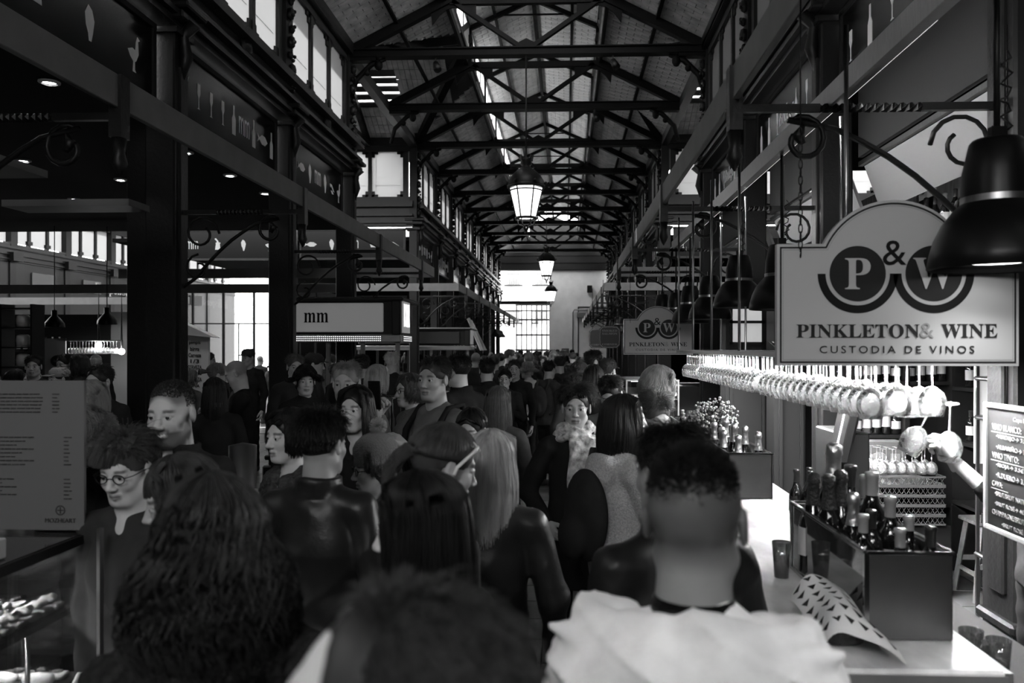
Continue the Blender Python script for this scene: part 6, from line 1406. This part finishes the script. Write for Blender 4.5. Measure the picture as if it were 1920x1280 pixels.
# tall jars lit on a shelf at the extreme left
for j in range(4):
    b = MB(); z = 1.35 + .3 * j; b.lathe([(0, 0), (.09, 0), (.1, .1), (.09, .17), (.05, .19), (0, .19)], (-8.35 - .0 * j, 12, z), 14); b.build
    tag(b.build('white_jar', mat('jar_white', .6, .4), org=(-8.35, 12, z)), 'white jar on the shelf rack at the left edge, %s from the bottom' % ['first', 'second', 'third', 'top one'][j], 'jar')
p = thing('jar_rack', 'black shelf rack of white jars at the left edge', 'shelf', (-8.4, 12.1, 0)); b = MB()
for j in range(5): b.box((-8.4, 12.05, 1.335 + .3 * j), (.5, .3, .02))
for x in (-8.64, -8.16): b.box((x, 12.05, 1.3), (.03, .3, 2.6))
b.build('frame', M_blackw, p)
# slim black bin-like canister on the floor of the left aisle
b = MB(); b.lathe([(0, 0), (.12, 0), (.12, 1.15), (.125, 1.16), (0, 1.17)], (-2.05, 5.2, 0), 20); b.build; p = thing('canister', 'tall steel banded canister standing by the left stalls', 'canister', (-2.15, 5.25, 0)); b = MB(); b.lathe([(0, 0), (.09, 0), (.09, 1.28), (0, 1.3)], (-2.15, 5.25, 0), 20); b.build('body', mat('dull_steel', .12, .4, metal=.7), p); b = MB(); b.lathe([(.092, .95), (.094, .95), (.094, .99), (.092, .99)], (-2.15, 5.25, 0), 20); b.build('band', M_black, p)
# glass case with chips behind the beanie
p = thing('clear_case', 'small clear sided food case with chrome corners', 'cabinet', (-1.35, 6.1, 0)); b = MB()
for x in (-1.72, -1.3): 
    for y in (5.95, 6.25): b.box((x, y, .78), (.012, .012, 1.56))
b.box((-1.51, 5.95, 1.55), (.44, .01, .012)); b.box((-1.51, 6.25, 1.55), (.44, .01, .012)); b.box((-1.3, 6.1, 1.55), (.01, .3, .012)); b.build('frame', M_chrome, p); b = MB(); b.box((-1.51, 5.95, 1.35), (.42, .005, .4)); b.build('pane', M_pane, p); b = MB(); b.box((-1.51, 6.1, .55), (.42, .28, 1.1)); b.build('base', M_blackw, p)
for i in range(6): b = MB(); b.bar((-1.36 - .02 * i, 6.08, 1.1), (-1.35 - .035 * i + .05 * (i % 2), 6.0, 1.28 + .03 * (i % 3)), .02); tag(b.build('bread_stick', M_top), 'pale bread stick standing in the clear food case', 'food', 'bread sticks in the clear case')
# ------------------------------------------------------------------ people
def spot(px, ytop, d):
    """a place on the floor at depth d and the standing height, from where the head top is seen"""
    xr = (px - 998) / 1500 * d; c, s = math.cos(YAW), math.sin(YAW)
    return xr * c - d * s, xr * s + d * c, 1.93 - (ytop - 652) * d / 1500
def W(label, px, yt, d, yaw=0., **k):
    x, y, H = spot(px, yt, d); return person(label, x, y, H - (.012 if k.get('hair', 'short') != 'none' else 0), yaw, **k)
def acc(T, R, o, b, name, m, label=None):
    """part modelled in head space"""
    me = b.mesh(name, m); ob = inst(name, me, T, o, Matrix(R).to_euler()); 
    if label: ob['label'] = label
    return ob
def eyeglasses(r, dark=False, up=0., m=None, sun=False):
    T, R, o, J = r; b = MB(); yy = .098
    for s in (-1, 1):
        pts = [(s * .033 + .022 * math.cos(a), yy - .004 * abs(math.cos(a)), .0 + .017 * math.sin(a)) for a in np.linspace(0, 2 * PI, 17)]; b.tube(pts, .002, 5)
        b.tube([(s * .055, yy - .004, .004), (s * .074, .075, .006), (s * .082, 0, .004), (s * .082, -.02, -.008)], .002 if not (sun and m) else .0055, 5)
    b.tube([(-.011, yy, .002), (0, yy + .004, .004), (.011, yy, .002)], .002, 5)
    if up:
        b.v = [tuple(Matrix.Rotation(up, 3, 'X') @ Vector((v[0] * 1.13, v[1] + .012, v[2]))) for v in b.v]
    acc(T, R, o, b, 'eyeglasses' if not sun else 'sunglasses', m or M_black)
    if sun:
        b = MB()
        for s in (-1, 1): b.ball((s * .033, yy, 0), .021, 10, (1, .15, .8))
        if up: b.v = [tuple(Matrix.Rotation(up, 3, 'X') @ Vector((v[0], v[1] + .005, v[2]))) for v in b.v]
        acc(T, R, o, b, 'lenses', M_black)
def beanie(r, tone, pompom=True):
    T, R, o, J = r; b = MB(); prof = [(.088, 0), (.093, .015), (.092, .035), (.09, .045), (.094, .06), (.09, .09), (.075, .12), (.05, .145), (.015, .157), (0, .158)]
    n = 44; V = []; m = len(prof)
    for j, (rr, z) in enumerate(prof):
        for k in range(n):
            a = 2 * PI * k / n; q = rr * (1 + .025 * (k % 2) + (.03 * math.sin(a * 11 + z * 60) if j > 4 else 0)); V.append((q * .95 * math.cos(a), q * 1.16 * math.sin(a) - .015, z + .018))
    b.add(V, [(i * n + k, i * n + (k + 1) % n, (i + 1) * n + (k + 1) % n, (i + 1) * n + k) for i in range(m - 1) for k in range(n)], True); acc(T, R, o, b, 'beanie', mat('knit_%d' % (tone * 100), tone, .95, bump=1., bscale=160), 'cable knit beanie')
    if pompom:
        b = MB(); r_ = random.Random(4)
        for i in range(420):
            d = Vector((r_.gauss(0, 1), r_.gauss(0, 1), r_.gauss(0, 1))).normalized(); c = Vector((0, -.04, .20)); b.tube([c, c + d * .045], [.002, .0012], 3)
        acc(T, R, o, b, 'pompom', mat('pompom_fur', .25, .9))
def backpack(r, tone, one=False):
    T, R, o, J = r; f = Field(np.arange(-.26, .26, .016), np.arange(-.42, .2, .016), np.arange(.85, 1.55, .016)); f.ell((0, -.2, 1.2), (.15, .085, .22), .05); f.ell((0, -.28, 1.1), (.11, .04, .1), .03)
    V, F = f.mesh(); me = mesh_np('backpack', V, F); me.materials.append(clothmat(tone)); inst('backpack', me, T)
    b = MB()
    for s in (-1, 1):
        if one and s > 0: continue
        b.tube([(s * .09, -.14, 1.36), (s * .11, -.10, 1.49), (s * .12, .02, 1.475), (s * .12, .125, 1.35), (s * .13, .14, 1.2), (s * .17, .05, 1.08), (s * .14, -.12, 1.02)], .017, 6)
    inst('strap', b.mesh('strap', clothmat(tone)), T)
def cap_hat(r, tone, brim=True):
    T, R, o, J = r; b = MB(); b.lathe([(.088, .03), (.094, .05), (.09, .09), (.06, .125), (0, .132)], (0, -.012, .0), 24, Matrix.Diagonal((.95, 1.15, 1)))
    if brim: b.box((0, .105, .045), (.12, .07, .008), (-.15, 0, 0), bev=.003)
    acc(T, R, o, b, 'cap', mat('cap_%d' % (tone * 100), tone, .8))
def scarf(r, tone, hang=True):
    T, R, o, J = r; f = Field(np.arange(-.2, .2, .009), np.arange(-.2, .26, .009), np.arange(1.0, 1.6, .009))
    for zz, rr, th in ((1.455, .112, .03), (1.49, .1, .028), (1.52, .088, .022)):
        for a in np.linspace(-3.1, 3.1, 26): f.ell((math.sin(a) * rr, -.005 - math.cos(a) * (rr - .006), zz - .02 * math.cos(a) + .012 * math.sin(a * 3 + zz * 30)), (th, th, th * .75), .006)
    if hang:
        for s in (-1, 1): f.cap((s * .04, .13, 1.44), (s * .055, .165, 1.12), .035, .05, .02); f.cap((s * .01, .14, 1.42), (s * .02, .17, 1.15), .03, .04, .01)
    X, Y, Z = np.meshgrid(f.xs, f.ys, f.zs, indexing='ij', sparse=True); f.F = f.F - (.004 * np.sin(70 * X + 30 * Z + 4 * np.sin(20 * Y))).astype(np.float32)
    V, F = f.mesh(); me = mesh_np('scarf', V, F); m = mat('scarf_%d' % (tone * 100), tone, .9, var=.65, vscale=30, bump=.4, bscale=90); me.materials.append(m); inst('scarf', me, T)
def fringe(r, tone, n=260, L=.07, side=.3):
    """straight bangs over the forehead"""
    T, R, o, J = r; rs = np.random.RandomState(3); t = np.linspace(0, 1, 7); x = rs.uniform(-.066, .066, n)
    P = np.zeros((n, 7, 3)); th = .3 + t[None] * (1.02 + .15 * rs.rand(n, 1)); 
    P[:, :, 0] = x[:, None] * (1 + .12 * t[None]) + side * .05 * t[None] ** 2; q = .98 + .05 * rs.rand(n, 1); w = np.sqrt(np.clip(1 - (x[:, None] / .088) ** 2, .05, 1))
    P[:, :, 1] = -.016 + .108 * q * np.sin(th) * w; P[:, :, 2] = .036 + .092 * q * np.cos(th) - np.clip(t[None] - .6, 0, 1) * L * .5
    V, F = ribbon_tubes(P, .0021 * (1.25 - .8 * t)); me = mesh_np('fringe', V @ R.T + o, F); me.materials.append(hairmat(tone)); inst('fringe', me, T)
def handheld(T, J, side, name, m, b, off=(0, 0, 0)):
    me = b.mesh(name, m); inst(name, me, T, Vector(J[side][2]) + Vector(off))
def stubble(r, tone, l0, l1, lo=.0, n=8000, rad=.0011, face=True):
    """close cropped hair: short strands thinning out towards the sides, with a hair line"""
    T, R, o, J = r; rs = np.random.RandomState(5); z = rs.uniform(-.35, 1, n); ph = rs.uniform(-PI, PI, n); th = np.arccos(z); c = np.array((0, -.016, .036)); A = np.array((.0745, .0955, .0825))
    p = c + A * np.stack([np.sin(th) * np.sin(ph), -np.sin(th) * np.cos(ph), np.cos(th)], -1)
    line = .062 + .012 * np.cos(p[:, 0] * 40)
    ok = (rs.rand(n) < np.clip((z - lo) * 3.2 + .0, 0, 1)) & ~((p[:, 1] > .02) & (p[:, 2] < line + .35 * (.075 - p[:, 1]))) & ~((np.abs(p[:, 0]) > .06) & (p[:, 2] < .03) & (p[:, 1] > -.03)); p = p[ok]; z = z[ok]
    nn = (p - c) / A; nn /= np.linalg.norm(nn, axis=1, keepdims=True); dd = nn * .5 + rs.normal(0, .3, nn.shape) + np.array((0, -.2, .1)); ll = l0 + (l1 - l0) * np.clip((z - .3) * 2, 0, 1); t = np.linspace(0, 1, 3)
    V, F = ribbon_tubes(p[:, None] + dd[:, None] * (t[None, :, None] * ll[:, None, None]), rad * (1.2 - .8 * t)); me = mesh_np('hair', xform(V, R, o), F); me.materials.append(hairmat(tone)); inst('hair', me, T)
# foreground
r = W('person nearest the camera at the bottom, short tousled hair, bright forehead, facing left', 752, 1092, .66, 104, head=(-8, 10), hair_front=.55, hair='short', hv=.035, hl=.03, hn=1500, skin=.7, coat=.02, near=2, brad=.0016)
r = W('man in a pale quilted jacket with a large hood, shaved neck, seen from behind', 1302, 842, 1.30, -14, head=(-6, 3), hair='none', scalp=(.1, .42), skin=.28, coat=.8, ck='cloth', collar='hood', near=2, fat=1.12)
T, R, o, J = r
f = Field(np.arange(-.3, .3, .0075), np.arange(-.3, .14, .0075), np.arange(1.2, 1.56, .0075))
aa = np.linspace(-2.3, 2.3, 15); hp_ = [(math.sin(a) * (.10 + .07 * abs(math.sin(a))), -.035 - math.cos(a) * .085, 1.50 - .012 * abs(a)) for a in aa]
for p0, p1 in zip(hp_[:-1], hp_[1:]): f.cap(p0, p1, .024, .024, .015); f.cap((p0[0] * 1.1, p0[1] - .01, p0[2] - .05), (p1[0] * 1.1, p1[1] - .01, p1[2] - .05), .032, .032, .025)
f.ell((0, -.135, 1.41), (.17, .05, .085), .03); f.ell((0, -.16, 1.34), (.12, .04, .07), .04)
for s in (-1, 1): f.cap((s * .10, -.12, 1.46), (s * .215, -.09, 1.475), .03, .012, .02); f.cap((s * .08, -.15, 1.38), (s * .2, -.10, 1.42), .04, .02, .02)
X, Y, Z = np.meshgrid(f.xs, f.ys, f.zs, indexing='ij', sparse=True); f.F = f.F - (.010 * (1 - np.abs(np.sin(15 * X + 7 * Z + 2 * np.sin(13 * Z))) ** .4 * 1.5) + .003 * np.sin(50 * X + 20 * Z)).astype(np.float32)
V, F = f.mesh(); me = mesh_np('hood', V, F); me.materials.append(clothmat(.8)); inst('hood', me, T)
b = MB(); b.lathe([(.066, 1.475), (.069, 1.50), (.062, 1.52), (.058, 1.50)], (0, -.012, 0), 24, None); me = b.mesh('inner_collar', M_black); inst('inner_collar', me, T)
stubble(r, .012, .004, .016, lo=.16)
W('man with dark hair in a black leather jacket, directly in front of the pale jacket', 1262, 797, 2.05, 22, head=(8, 0), hair='short', hv=.012, hl=.04, hn=1300, skin=.3, coat=.012, ck='leather', collar='stand', near=2, fat=1.1)
W('woman with long straight black hair, pale profile turned left', 803, 887, 1.74, 62, head=(22, -8), fem=True, hair='long', hv=.010, hl=.40, hn=900, skin=.55, coat=.012, near=2, arms=('down', 'phone'), hands=('relaxed', 'grip'))
r = W('woman with long blonde hair and black leather jacket, seen from behind', 921, 806, 2.8, 6, fat=.88, head=(-6, 2), fem=True, hair='long', hv=.32, hl=.30, hn=900, skin=.4, coat=.015, ck='leather', near=2)
r = W('woman with a ponytail and white armed sunglasses on her head, turned away right', 815, 797, 2.36, -52, head=(-10, -14), fem=True, hair='ponytail', hv=.05, hl=.16, hn=1000, skin=.42, coat=.02, near=2)
eyeglasses(r, up=.85, m=mat('white_plastic', .7, .3), sun=True)
r = W('short woman with glasses and a cable knit pompom beanie, facing left', 712, 826, 3.4, 118, head=(0, -6), fem=True, hair='bob', hv=.03, hl=.06, hn=300, skin=.3, coat=.06, ck='knit', near=2); beanie(r, .13); eyeglasses(r)
W('person with short dark hair in a dark leather jacket, back to the viewer', 600, 770, 2.9, -8, head=(-12, 0), hair='short', hv=.012, hl=.05, hn=1500, skin=.3, coat=.014, ck='leather', collar='stand', near=2, fat=1.08)
r = W('pale faced woman with a fur collared coat clutching her collar, looking left', 548, 765, 3.55, 138, head=(6, -2), fem=True, hair='bob', hv=.012, hl=.12, hn=700, skin=.55, coat=.06, ck='fur', collar='fur', near=2, arms=('down', 'chest'), hands=('relaxed', 'fist'), open_neck=.05); eyeglasses(r, up=.8, sun=True)
W('long dark haired woman facing the camera', 670, 722, 4.25, 172, head=(-4, 0), fem=True, hair='long', hv=.012, hl=.3, hn=900, skin=.45, coat=.015, near=2, open_neck=.04)
r = W('fair haired man with a short beard wearing a dark vest over pale sleeves', 652, 678, 5.1, 176, head=(4, -4), hair='short', hv=.2, hl=.03, hn=700, skin=.34, coat=.13, near=2, beard=.3)
f = Field(np.arange(-.24, .24, .014), np.arange(-.24, .24, .014), np.arange(.86, 1.5, .014)); f.ell((0, -.005, 1.2), (.178, .15, .3), .02); f.cap((-.1, 0, 1.42), (-.11, 0, 1.2), .06, .08, .03); f.cap((.1, 0, 1.42), (.11, 0, 1.2), .06, .08, .03); V, F = f.mesh(); me = mesh_np('vest', V, F); me.materials.append(clothmat(.012)); inst('vest', me, r[0])
r = W('tall man in a grey hoodie with backpack straps filming with a phone', 818, 669, 4.85, 142, head=(14, 0), hair='short', hv=.03, hl=.035, hn=900, skin=.3, coat=.11, collar='hood', near=2, custom_arms={-1: [(-.168, -.01, 1.40), (-.25, .06, 1.14), (-.10, .30, 1.28)], 1: [(.168, -.01, 1.40), (.23, .14, 1.20), (.10, .34, 1.44)]},
      hands=('relaxed', 'grip'), handdir={-1: ((.5, .5, .6), (.6, .2, -.3)), 1: ((-.1, .2, 1.), (-.9, -.3, 0))}); backpack(r, .015)
b = MB(); b.box((0, 0, 0), (.075, .011, .155), bev=.004); b.box((.022, .007, .055), (.02, .004, .02), bev=.001); T = r[0]; me = b.mesh('phone', M_black); p = inst('phone', me, T, (.05, .40, 1.56), (-.1, 0, .35))
W('dark haired woman with tied back hair, only her forehead and eyes showing', 888, 765, 4.2, 158, head=(8, -8), fem=True, hair='bun', hv=.015, hl=.03, hn=900, skin=.36, coat=.02, near=2)
r = W('woman with long brown hair and sunglasses pushed up, seen from behind', 932, 724, 5.4, -8, head=(6, 0), fem=True, hair='long', hv=.07, hl=.36, hn=800, skin=.35, coat=.02, near=2); eyeglasses(r, up=.8, sun=True)
r = W('smiling bearded man with cropped hair, open collar, left of the aisle', 330, 715, 3.1, 172, head=(6, -6), hair='none', scalp=(.3, .5), skin=.52, coat=.018, near=2, beard=.78, smile=True, open_neck=.1, collar='stand')
stubble(r, .02, .004, .008, lo=-.3, n=9000)
r = W('youth with a swept fringe and black rimmed glasses in a dark zipped hoodie', 250, 808, 2.7, 172, head=(2, -14), hair='short', hv=.05, hl=.05, hn=1100, skin=.55, coat=.035, collar='hood', near=2, custom_arms={s: [(s * .155, -.01, 1.40), (s * .17, .0, 1.13), (s * .10, .12, .92)] for s in (-1, 1)}, open_neck=.02); fringe(r, .05, 420, .05, .6); eyeglasses(r)
b = MB(); b.box((0, .168, 1.2), (.012, .02, .5)); inst('zip', b.mesh('zip', M_steel), r[0])
r = W('woman with long brown hair and a straight fringe, head bowed to the left', 362, 852, 2.25, 112, head=(6, -16), fem=True, hair='long', hv=.045, hl=.26, hn=900, skin=.35, coat=.02, near=2); fringe(r, .045)
W('woman with a mass of dark curly hair and furry coat, seen from behind', 396, 905, 1.44, 24, head=(6, -4), fem=True, hair='curly', hv=.03, hl=.24, hn=1300, skin=.3, coat=.022, ck='fur', collar='fur', near=2, fat=1.05, brad=.0019)
r = W('blonde woman looking down, wrapped in a striped shawl', 180, 714, 4.9, 176, head=(-6, -34), fem=True, hair='wavy', hv=.25, hl=.2, hn=700, skin=.35, coat=.16, ck='knit', near=2, arms=('phone', 'phone')); scarf(r, .3)
W('woman with frizzy fair curls bent over something in her hands', 172, 764, 3.7, 150, head=(0, -36), fem=True, hair='curly', hv=.14, hl=.14, hn=900, skin=.22, coat=.015, near=2, arms=('phone', 'phone'), hands=('grip', 'grip'))
r = W('woman in a black coat with a pale patterned scarf, looking right', 1078, 722, 4.55, -162, head=(-22, -2), fem=True, hair='short', hv=.025, hl=.06, hn=1300, skin=.34, coat=.012, near=2, long_coat=.25, arms=('pocket', 'pocket')); scarf(r, .38); eyeglasses(r, up=.8, sun=True)
r = W('dark haired woman in a pale knitted hooded coat, facing right to the bar', 1166, 740, 3.75, -62, head=(-22, 0), fem=True, hair='long', hv=.015, hl=.2, hn=1000, skin=.5, coat=.42, ck='knit', collar='hood', near=2, arms=('down', 'chest'), fat=1.05); backpack(r, .02, True)
W('bearded man with brushed back hair looking down at the bar', 1217, 737, 4.35, -142, head=(-14, -26), hair='short', hv=.06, hl=.045, hn=1300, skin=.3, coat=.03, near=2, beard=.75)
W('dark haired man in a grey wool coat bowing his head', 1146, 705, 5.75, 172, head=(-6, -32), hair='short', hv=.012, hl=.035, hn=900, skin=.35, coat=.1, collar='stand', near=2, beard=.4)
W('woman with wavy highlighted hair leaning on the bar below the hanging glasses', 1228, 686, 5.15, -86, head=(6, -10), fem=True, hair='wavy', hv=.25, hl=.12, hn=900, skin=.4, coat=.03, near=2)
# the barman's reaching arm
r = person('barman in a dark sweater reaching up to the hanging glasses', 2.12, 3.55, 1.80, 100, hair='short', hv=.02, hl=.03, hn=700, skin=.62, coat=.02, near=2, group='people standing in the market hall', sleeve=.17,
           custom_arms={-1: [(-.168, -.01, 1.40), (-.12, .30, 1.21), (-.02, .50, 1.43)], 1: [(.168, -.01, 1.40), (.24, -.12, 1.12), (.20, -.2, .9)]}, hands=('grip', 'relaxed'), handdir={-1: ((0, .55, .83), (.8, .4, -.3)), 1: ((0, 0, -1), (-1, .2, 0))})
for i, (x, y, z, a) in enumerate(((1.53, 3.38, 1.71, .42), (1.60, 3.40, 1.70, -.05))):
    o = inst('wine_glass', gm, None, (x, y, z), (.15, a, 0)); tag(o, 'wine glass held upside down in the barman\'s hand, %s one' % ['left', 'right'][i], 'glass')
# middle distance
M1 = dict(near=1)
mids = [
 ('man in a flat dark cap in front of the far display case', 1137, 672, 8.3, -35, dict(hair='short', coat=.03, skin=.35), 'cap'),
 ('woman with a bush of light brown curls seen from behind', 1086, 680, 8.0, 8, dict(fem=True, hair='curly', hv=.09, hl=.12, hn=900, coat=.05)),
 ('man in profile with a white shirt collar, looking right', 1112, 656, 9.4, -88, dict(hair='short', hv=.03, skin=.55, coat=.03, collar='stand')),
 ('tall man with glasses and long dark overcoat, back turned', 862, 665, 6.6, 48, dict(hair='short', hv=.015, skin=.38, coat=.012, collar='stand', long_coat=.3), 'glasses'),
 ('dark haired man beside the tall overcoat, seen from behind', 913, 672, 8.8, 4, dict(hair='short', hv=.015, coat=.015, collar='stand')),
 ('small smiling woman with dark hair tied back, hands together', 947, 692, 9.9, 176, dict(fem=True, hair='bun', hv=.015, skin=.42, coat=.015, smile=True, arms=('phone', 'phone'))),
 ('man with his hand at his chin next to the smiling woman', 966, 674, 10.8, 168, dict(hair='short', hv=.03, skin=.3, coat=.02, arms=('down', 'eat'))),
 ('woman with curly fair hair in a shiny pale puffer jacket', 990, 679, 12.2, 58, dict(fem=True, hair='curly', hv=.3, hl=.05, hn=600, coat=.6, ck='puffer', arms=('phone', 'down'))),
 ('person with short black hair carrying a worn backpack', 1028, 676, 11.2, -42, dict(hair='short', hv=.012, coat=.05, skin=.35), 'pack'),
 ('woman with dark curls and buttoned black coat under the glowing sign', 572, 686, 6.9, -158, dict(fem=True, hair='curly', hv=.012, hl=.03, hn=700, skin=.3, coat=.012)),
 ('woman with straight blonde hair under the glowing sign, back turned', 704, 684, 7.4, -38, dict(fem=True, hair='long', hv=.3, hl=.16, hn=700, coat=.02, ck='leather')),
 ('fair man in profile at the left end under the glowing sign', 552, 664, 8.6, -140, dict(hair='short', hv=.08, skin=.3, coat=.02)),
 ('man with a dark cap behind the glowing sign posts', 586, 662, 9.4, -90, dict(hair='short', hv=.015, skin=.3, coat=.05), 'cap'),
 ('white haired man near the post right of the glowing sign', 735, 660, 10.2, 20, dict(hair='short', hv=.55, skin=.35, coat=.02)),
 ('man in profile between the posts of the glowing stall', 678, 664, 9.2, 70, dict(hair='short', hv=.02, skin=.25, coat=.015)),
 ('young man in a dark hoodie with pale cords at the far left', 64, 666, 9.6, -168, dict(hair='short', hv=.015, skin=.35, coat=.025, collar='hood')),
 ('person in a dark headscarf at the left edge', 28, 692, 8.4, -60, dict(fem=True, hair='bob', hv=.01, hl=.1, skin=.35, coat=.05)),
 ('woman in a pale bucket hat and dark vest at the far left', 113, 688, 8.3, 162, dict(fem=True, hair='short', hv=.02, skin=.4, coat=.12, arms=('phone', 'chest')), 'cap'),
 ('bearded man behind the bucket hat', 124, 664, 10.6, 172, dict(hair='short', hv=.015, skin=.35, coat=.012, beard=.7)),
 ('woman in profile with long hair near the globe bulbs', 152, 664, 10.2, 96, dict(fem=True, hair='long', hv=.04, hl=.18, skin=.45, coat=.015)),
 ('fair haired woman right of the profile woman', 178, 672, 11.5, 120, dict(fem=True, hair='wavy', hv=.3, hl=.12, skin=.35, coat=.03)),
 ('man with thick glasses behind the shawled blonde', 190, 684, 6.3, 168, dict(hair='short', hv=.02, skin=.42, coat=.02), 'glasses'),
 ('woman with fair hair in a bun raising something to her mouth', 404, 681, 8.4, -70, dict(fem=True, hair='bun', hv=.14, skin=.3, coat=.07, arms=('eat', 'eat'))),
 ('balding man in black bowing towards the woman with the bun', 452, 676, 7.4, 108, dict(hair='none', scalp=(.6, .5), skin=.35, coat=.012, arms=('eat', 'phone'), head=(0, -24))),
 ('man in a beret like cap against the bright facade', 466, 654, 12.5, 170, dict(hair='short', hv=.03, skin=.4, coat=.02), 'cap'),
 ('man standing before the bright facade, facing right', 388, 660, 12.6, -80, dict(hair='short', hv=.015, skin=.25, coat=.012)),
 ('woman with very long dark hair behind the smiling man', 402, 708, 6.2, 20, dict(fem=True, hair='long', hv=.01, hl=.34, coat=.012)),
 ('long dark haired woman behind the bowing man at the bar', 1112, 684, 7.1, -20, dict(fem=True, hair='long', hv=.012, hl=.2, coat=.015)),
 ('woman with pale wool scarf left of the filming man', 772, 700, 5.9, 120, dict(fem=True, hair='wavy', hv=.05, hl=.12, skin=.3, coat=.12, ck='knit'), 'glasses'),
 ('man looking over shoulders right of the filming man', 845, 716, 7.3, 170, dict(hair='short', hv=.03, skin=.4, coat=.02), 'glasses'),
 ('dark haired man in the middle of the aisle crowd', 1050, 668, 12.6, 20, dict(hair='short', hv=.02, skin=.3, coat=.02)),
 ('bald headed man in a dark jacket mid crowd', 1038, 656, 15, 176, dict(hair='none', scalp=(.7, .6), skin=.35, coat=.02)),
 ('fair haired man in profile mid crowd', 955, 655, 15.5, -80, dict(hair='short', hv=.12, skin=.4, coat=.02)),
 ('man with cropped fair hair mid crowd, seen from behind', 992, 660, 14.2, 10, dict(hair='short', hv=.18, hl=.015, skin=.45, coat=.02)),
 ('person in a pale jacket at the near edge of the far case', 1102, 690, 10.4, -60, dict(fem=True, hair='wavy', hv=.12, hl=.12, skin=.4, coat=.4)),
]
for m_ in mids:
    k = dict(m_[5]); k.setdefault('hn', 600); k.setdefault('hl', .035); hd = k.pop('head', (rnd.uniform(-12, 12), rnd.uniform(-8, 2)))
    r = W(m_[0], m_[1], m_[2], m_[3], m_[4], near=1, head=hd, **k)
    if len(m_) > 6:
        if m_[6] == 'cap': cap_hat(r, .3 if 'pale' in m_[0] else .02)
        elif m_[6] == 'glasses': eyeglasses(r)
        else: backpack(r, .05)
# the distant crowd, copied from a few figures
protos = []
PL = [dict(hair='short', hv=.015, coat=.015), dict(fem=True, hair='long', hv=.02, hl=.2, coat=.02), dict(hair='short', hv=.05, coat=.04, collar='hood'), dict(fem=True, hair='bob', hv=.1, hl=.1, coat=.06, ck='puffer'),
      dict(hair='short', hv=.3, coat=.02, collar='stand'), dict(fem=True, hair='curly', hv=.05, hl=.1, coat=.02), dict(hair='none', scalp=(.6, .5), coat=.03), dict(fem=True, hair='wavy', hv=.2, hl=.15, coat=.12), dict(fem=True, hair='bun', hv=.02, coat=.015)]
PN = ['short dark haired figure', 'long dark haired figure', 'hooded figure', 'bobbed figure in a quilted jacket', 'grey haired figure', 'curly haired figure', 'bald figure', 'fair wavy haired figure', 'figure with hair tied up']
for i, k in enumerate(PL):
    k = dict(k); k.setdefault('hl', .035); k.setdefault('hn', 900)
    protos.append(person('x', 0, -30 - i, 1.75, 0, near=0, skin=.33, **k)[0])
rr = random.Random(21); placed = []; first = {}
def far(x, y, yaw, where, i=None):
    i = rr.randrange(9) if i is None else i; fem = PL[i].get('fem', False); H = rr.uniform(1.56, 1.72) if fem else rr.uniform(1.66, 1.85)
    if i in first: c = copy_tree(protos[i])
    else: c = protos[i]; first[i] = 1
    c.location = (x, y, 0); c.rotation_euler = (0, 0, math.radians(yaw)); c.scale = (H / 1.75,) * 3
    n = first.get((i, where), 0) + 1; first[(i, where)] = n
    c['label'] = '%s in the distant crowd %s' % (PN[i], where); c['group'] = '%s, distant crowd %s' % (PN[i], where)
taken = []
def free(x, y, dd=.42):
    for a, b_ in taken:
        if abs(a - x) < dd and abs(b_ - y) < dd: return False
    taken.append((x, y)); return True
for o in COL.objects:
    if o.get('category') == 'person': taken.append((o.location.x, o.location.y))
n = 0; y = 12.5
while y < 43:
    for q in range(3 if y < 22 else 4):
        x = rr.uniform(-2.2, .55)
        if y < 14 and abs(x + .65) < .3: continue
        if free(x, y + rr.uniform(-.3, .3)): far(taken[-1][0], taken[-1][1], rr.choice((0, 15, -20, 170, 190, 90, -90)), 'down the aisle' if y < 22 else 'near the open end'); n += 1
    y += .78
for (xa, xb, ya, yb, m, wh) in ((-8.5, -4.4, 9.5, 13, 12, 'in the left aisle'), (-6.5, -2.9, 14.2, 17.8, 12, 'in the left crossing'), (-12, -6, 16, 24, 14, 'far to the left'), (-3.6, -2.4, 8.4, 11.4, 5, 'before the glowing stall')):
    for q in range(m):
        x, y = rr.uniform(xa, xb), rr.uniform(ya, yb)
        if free(x, y, .5): far(x, y, rr.uniform(0, 360), wh)
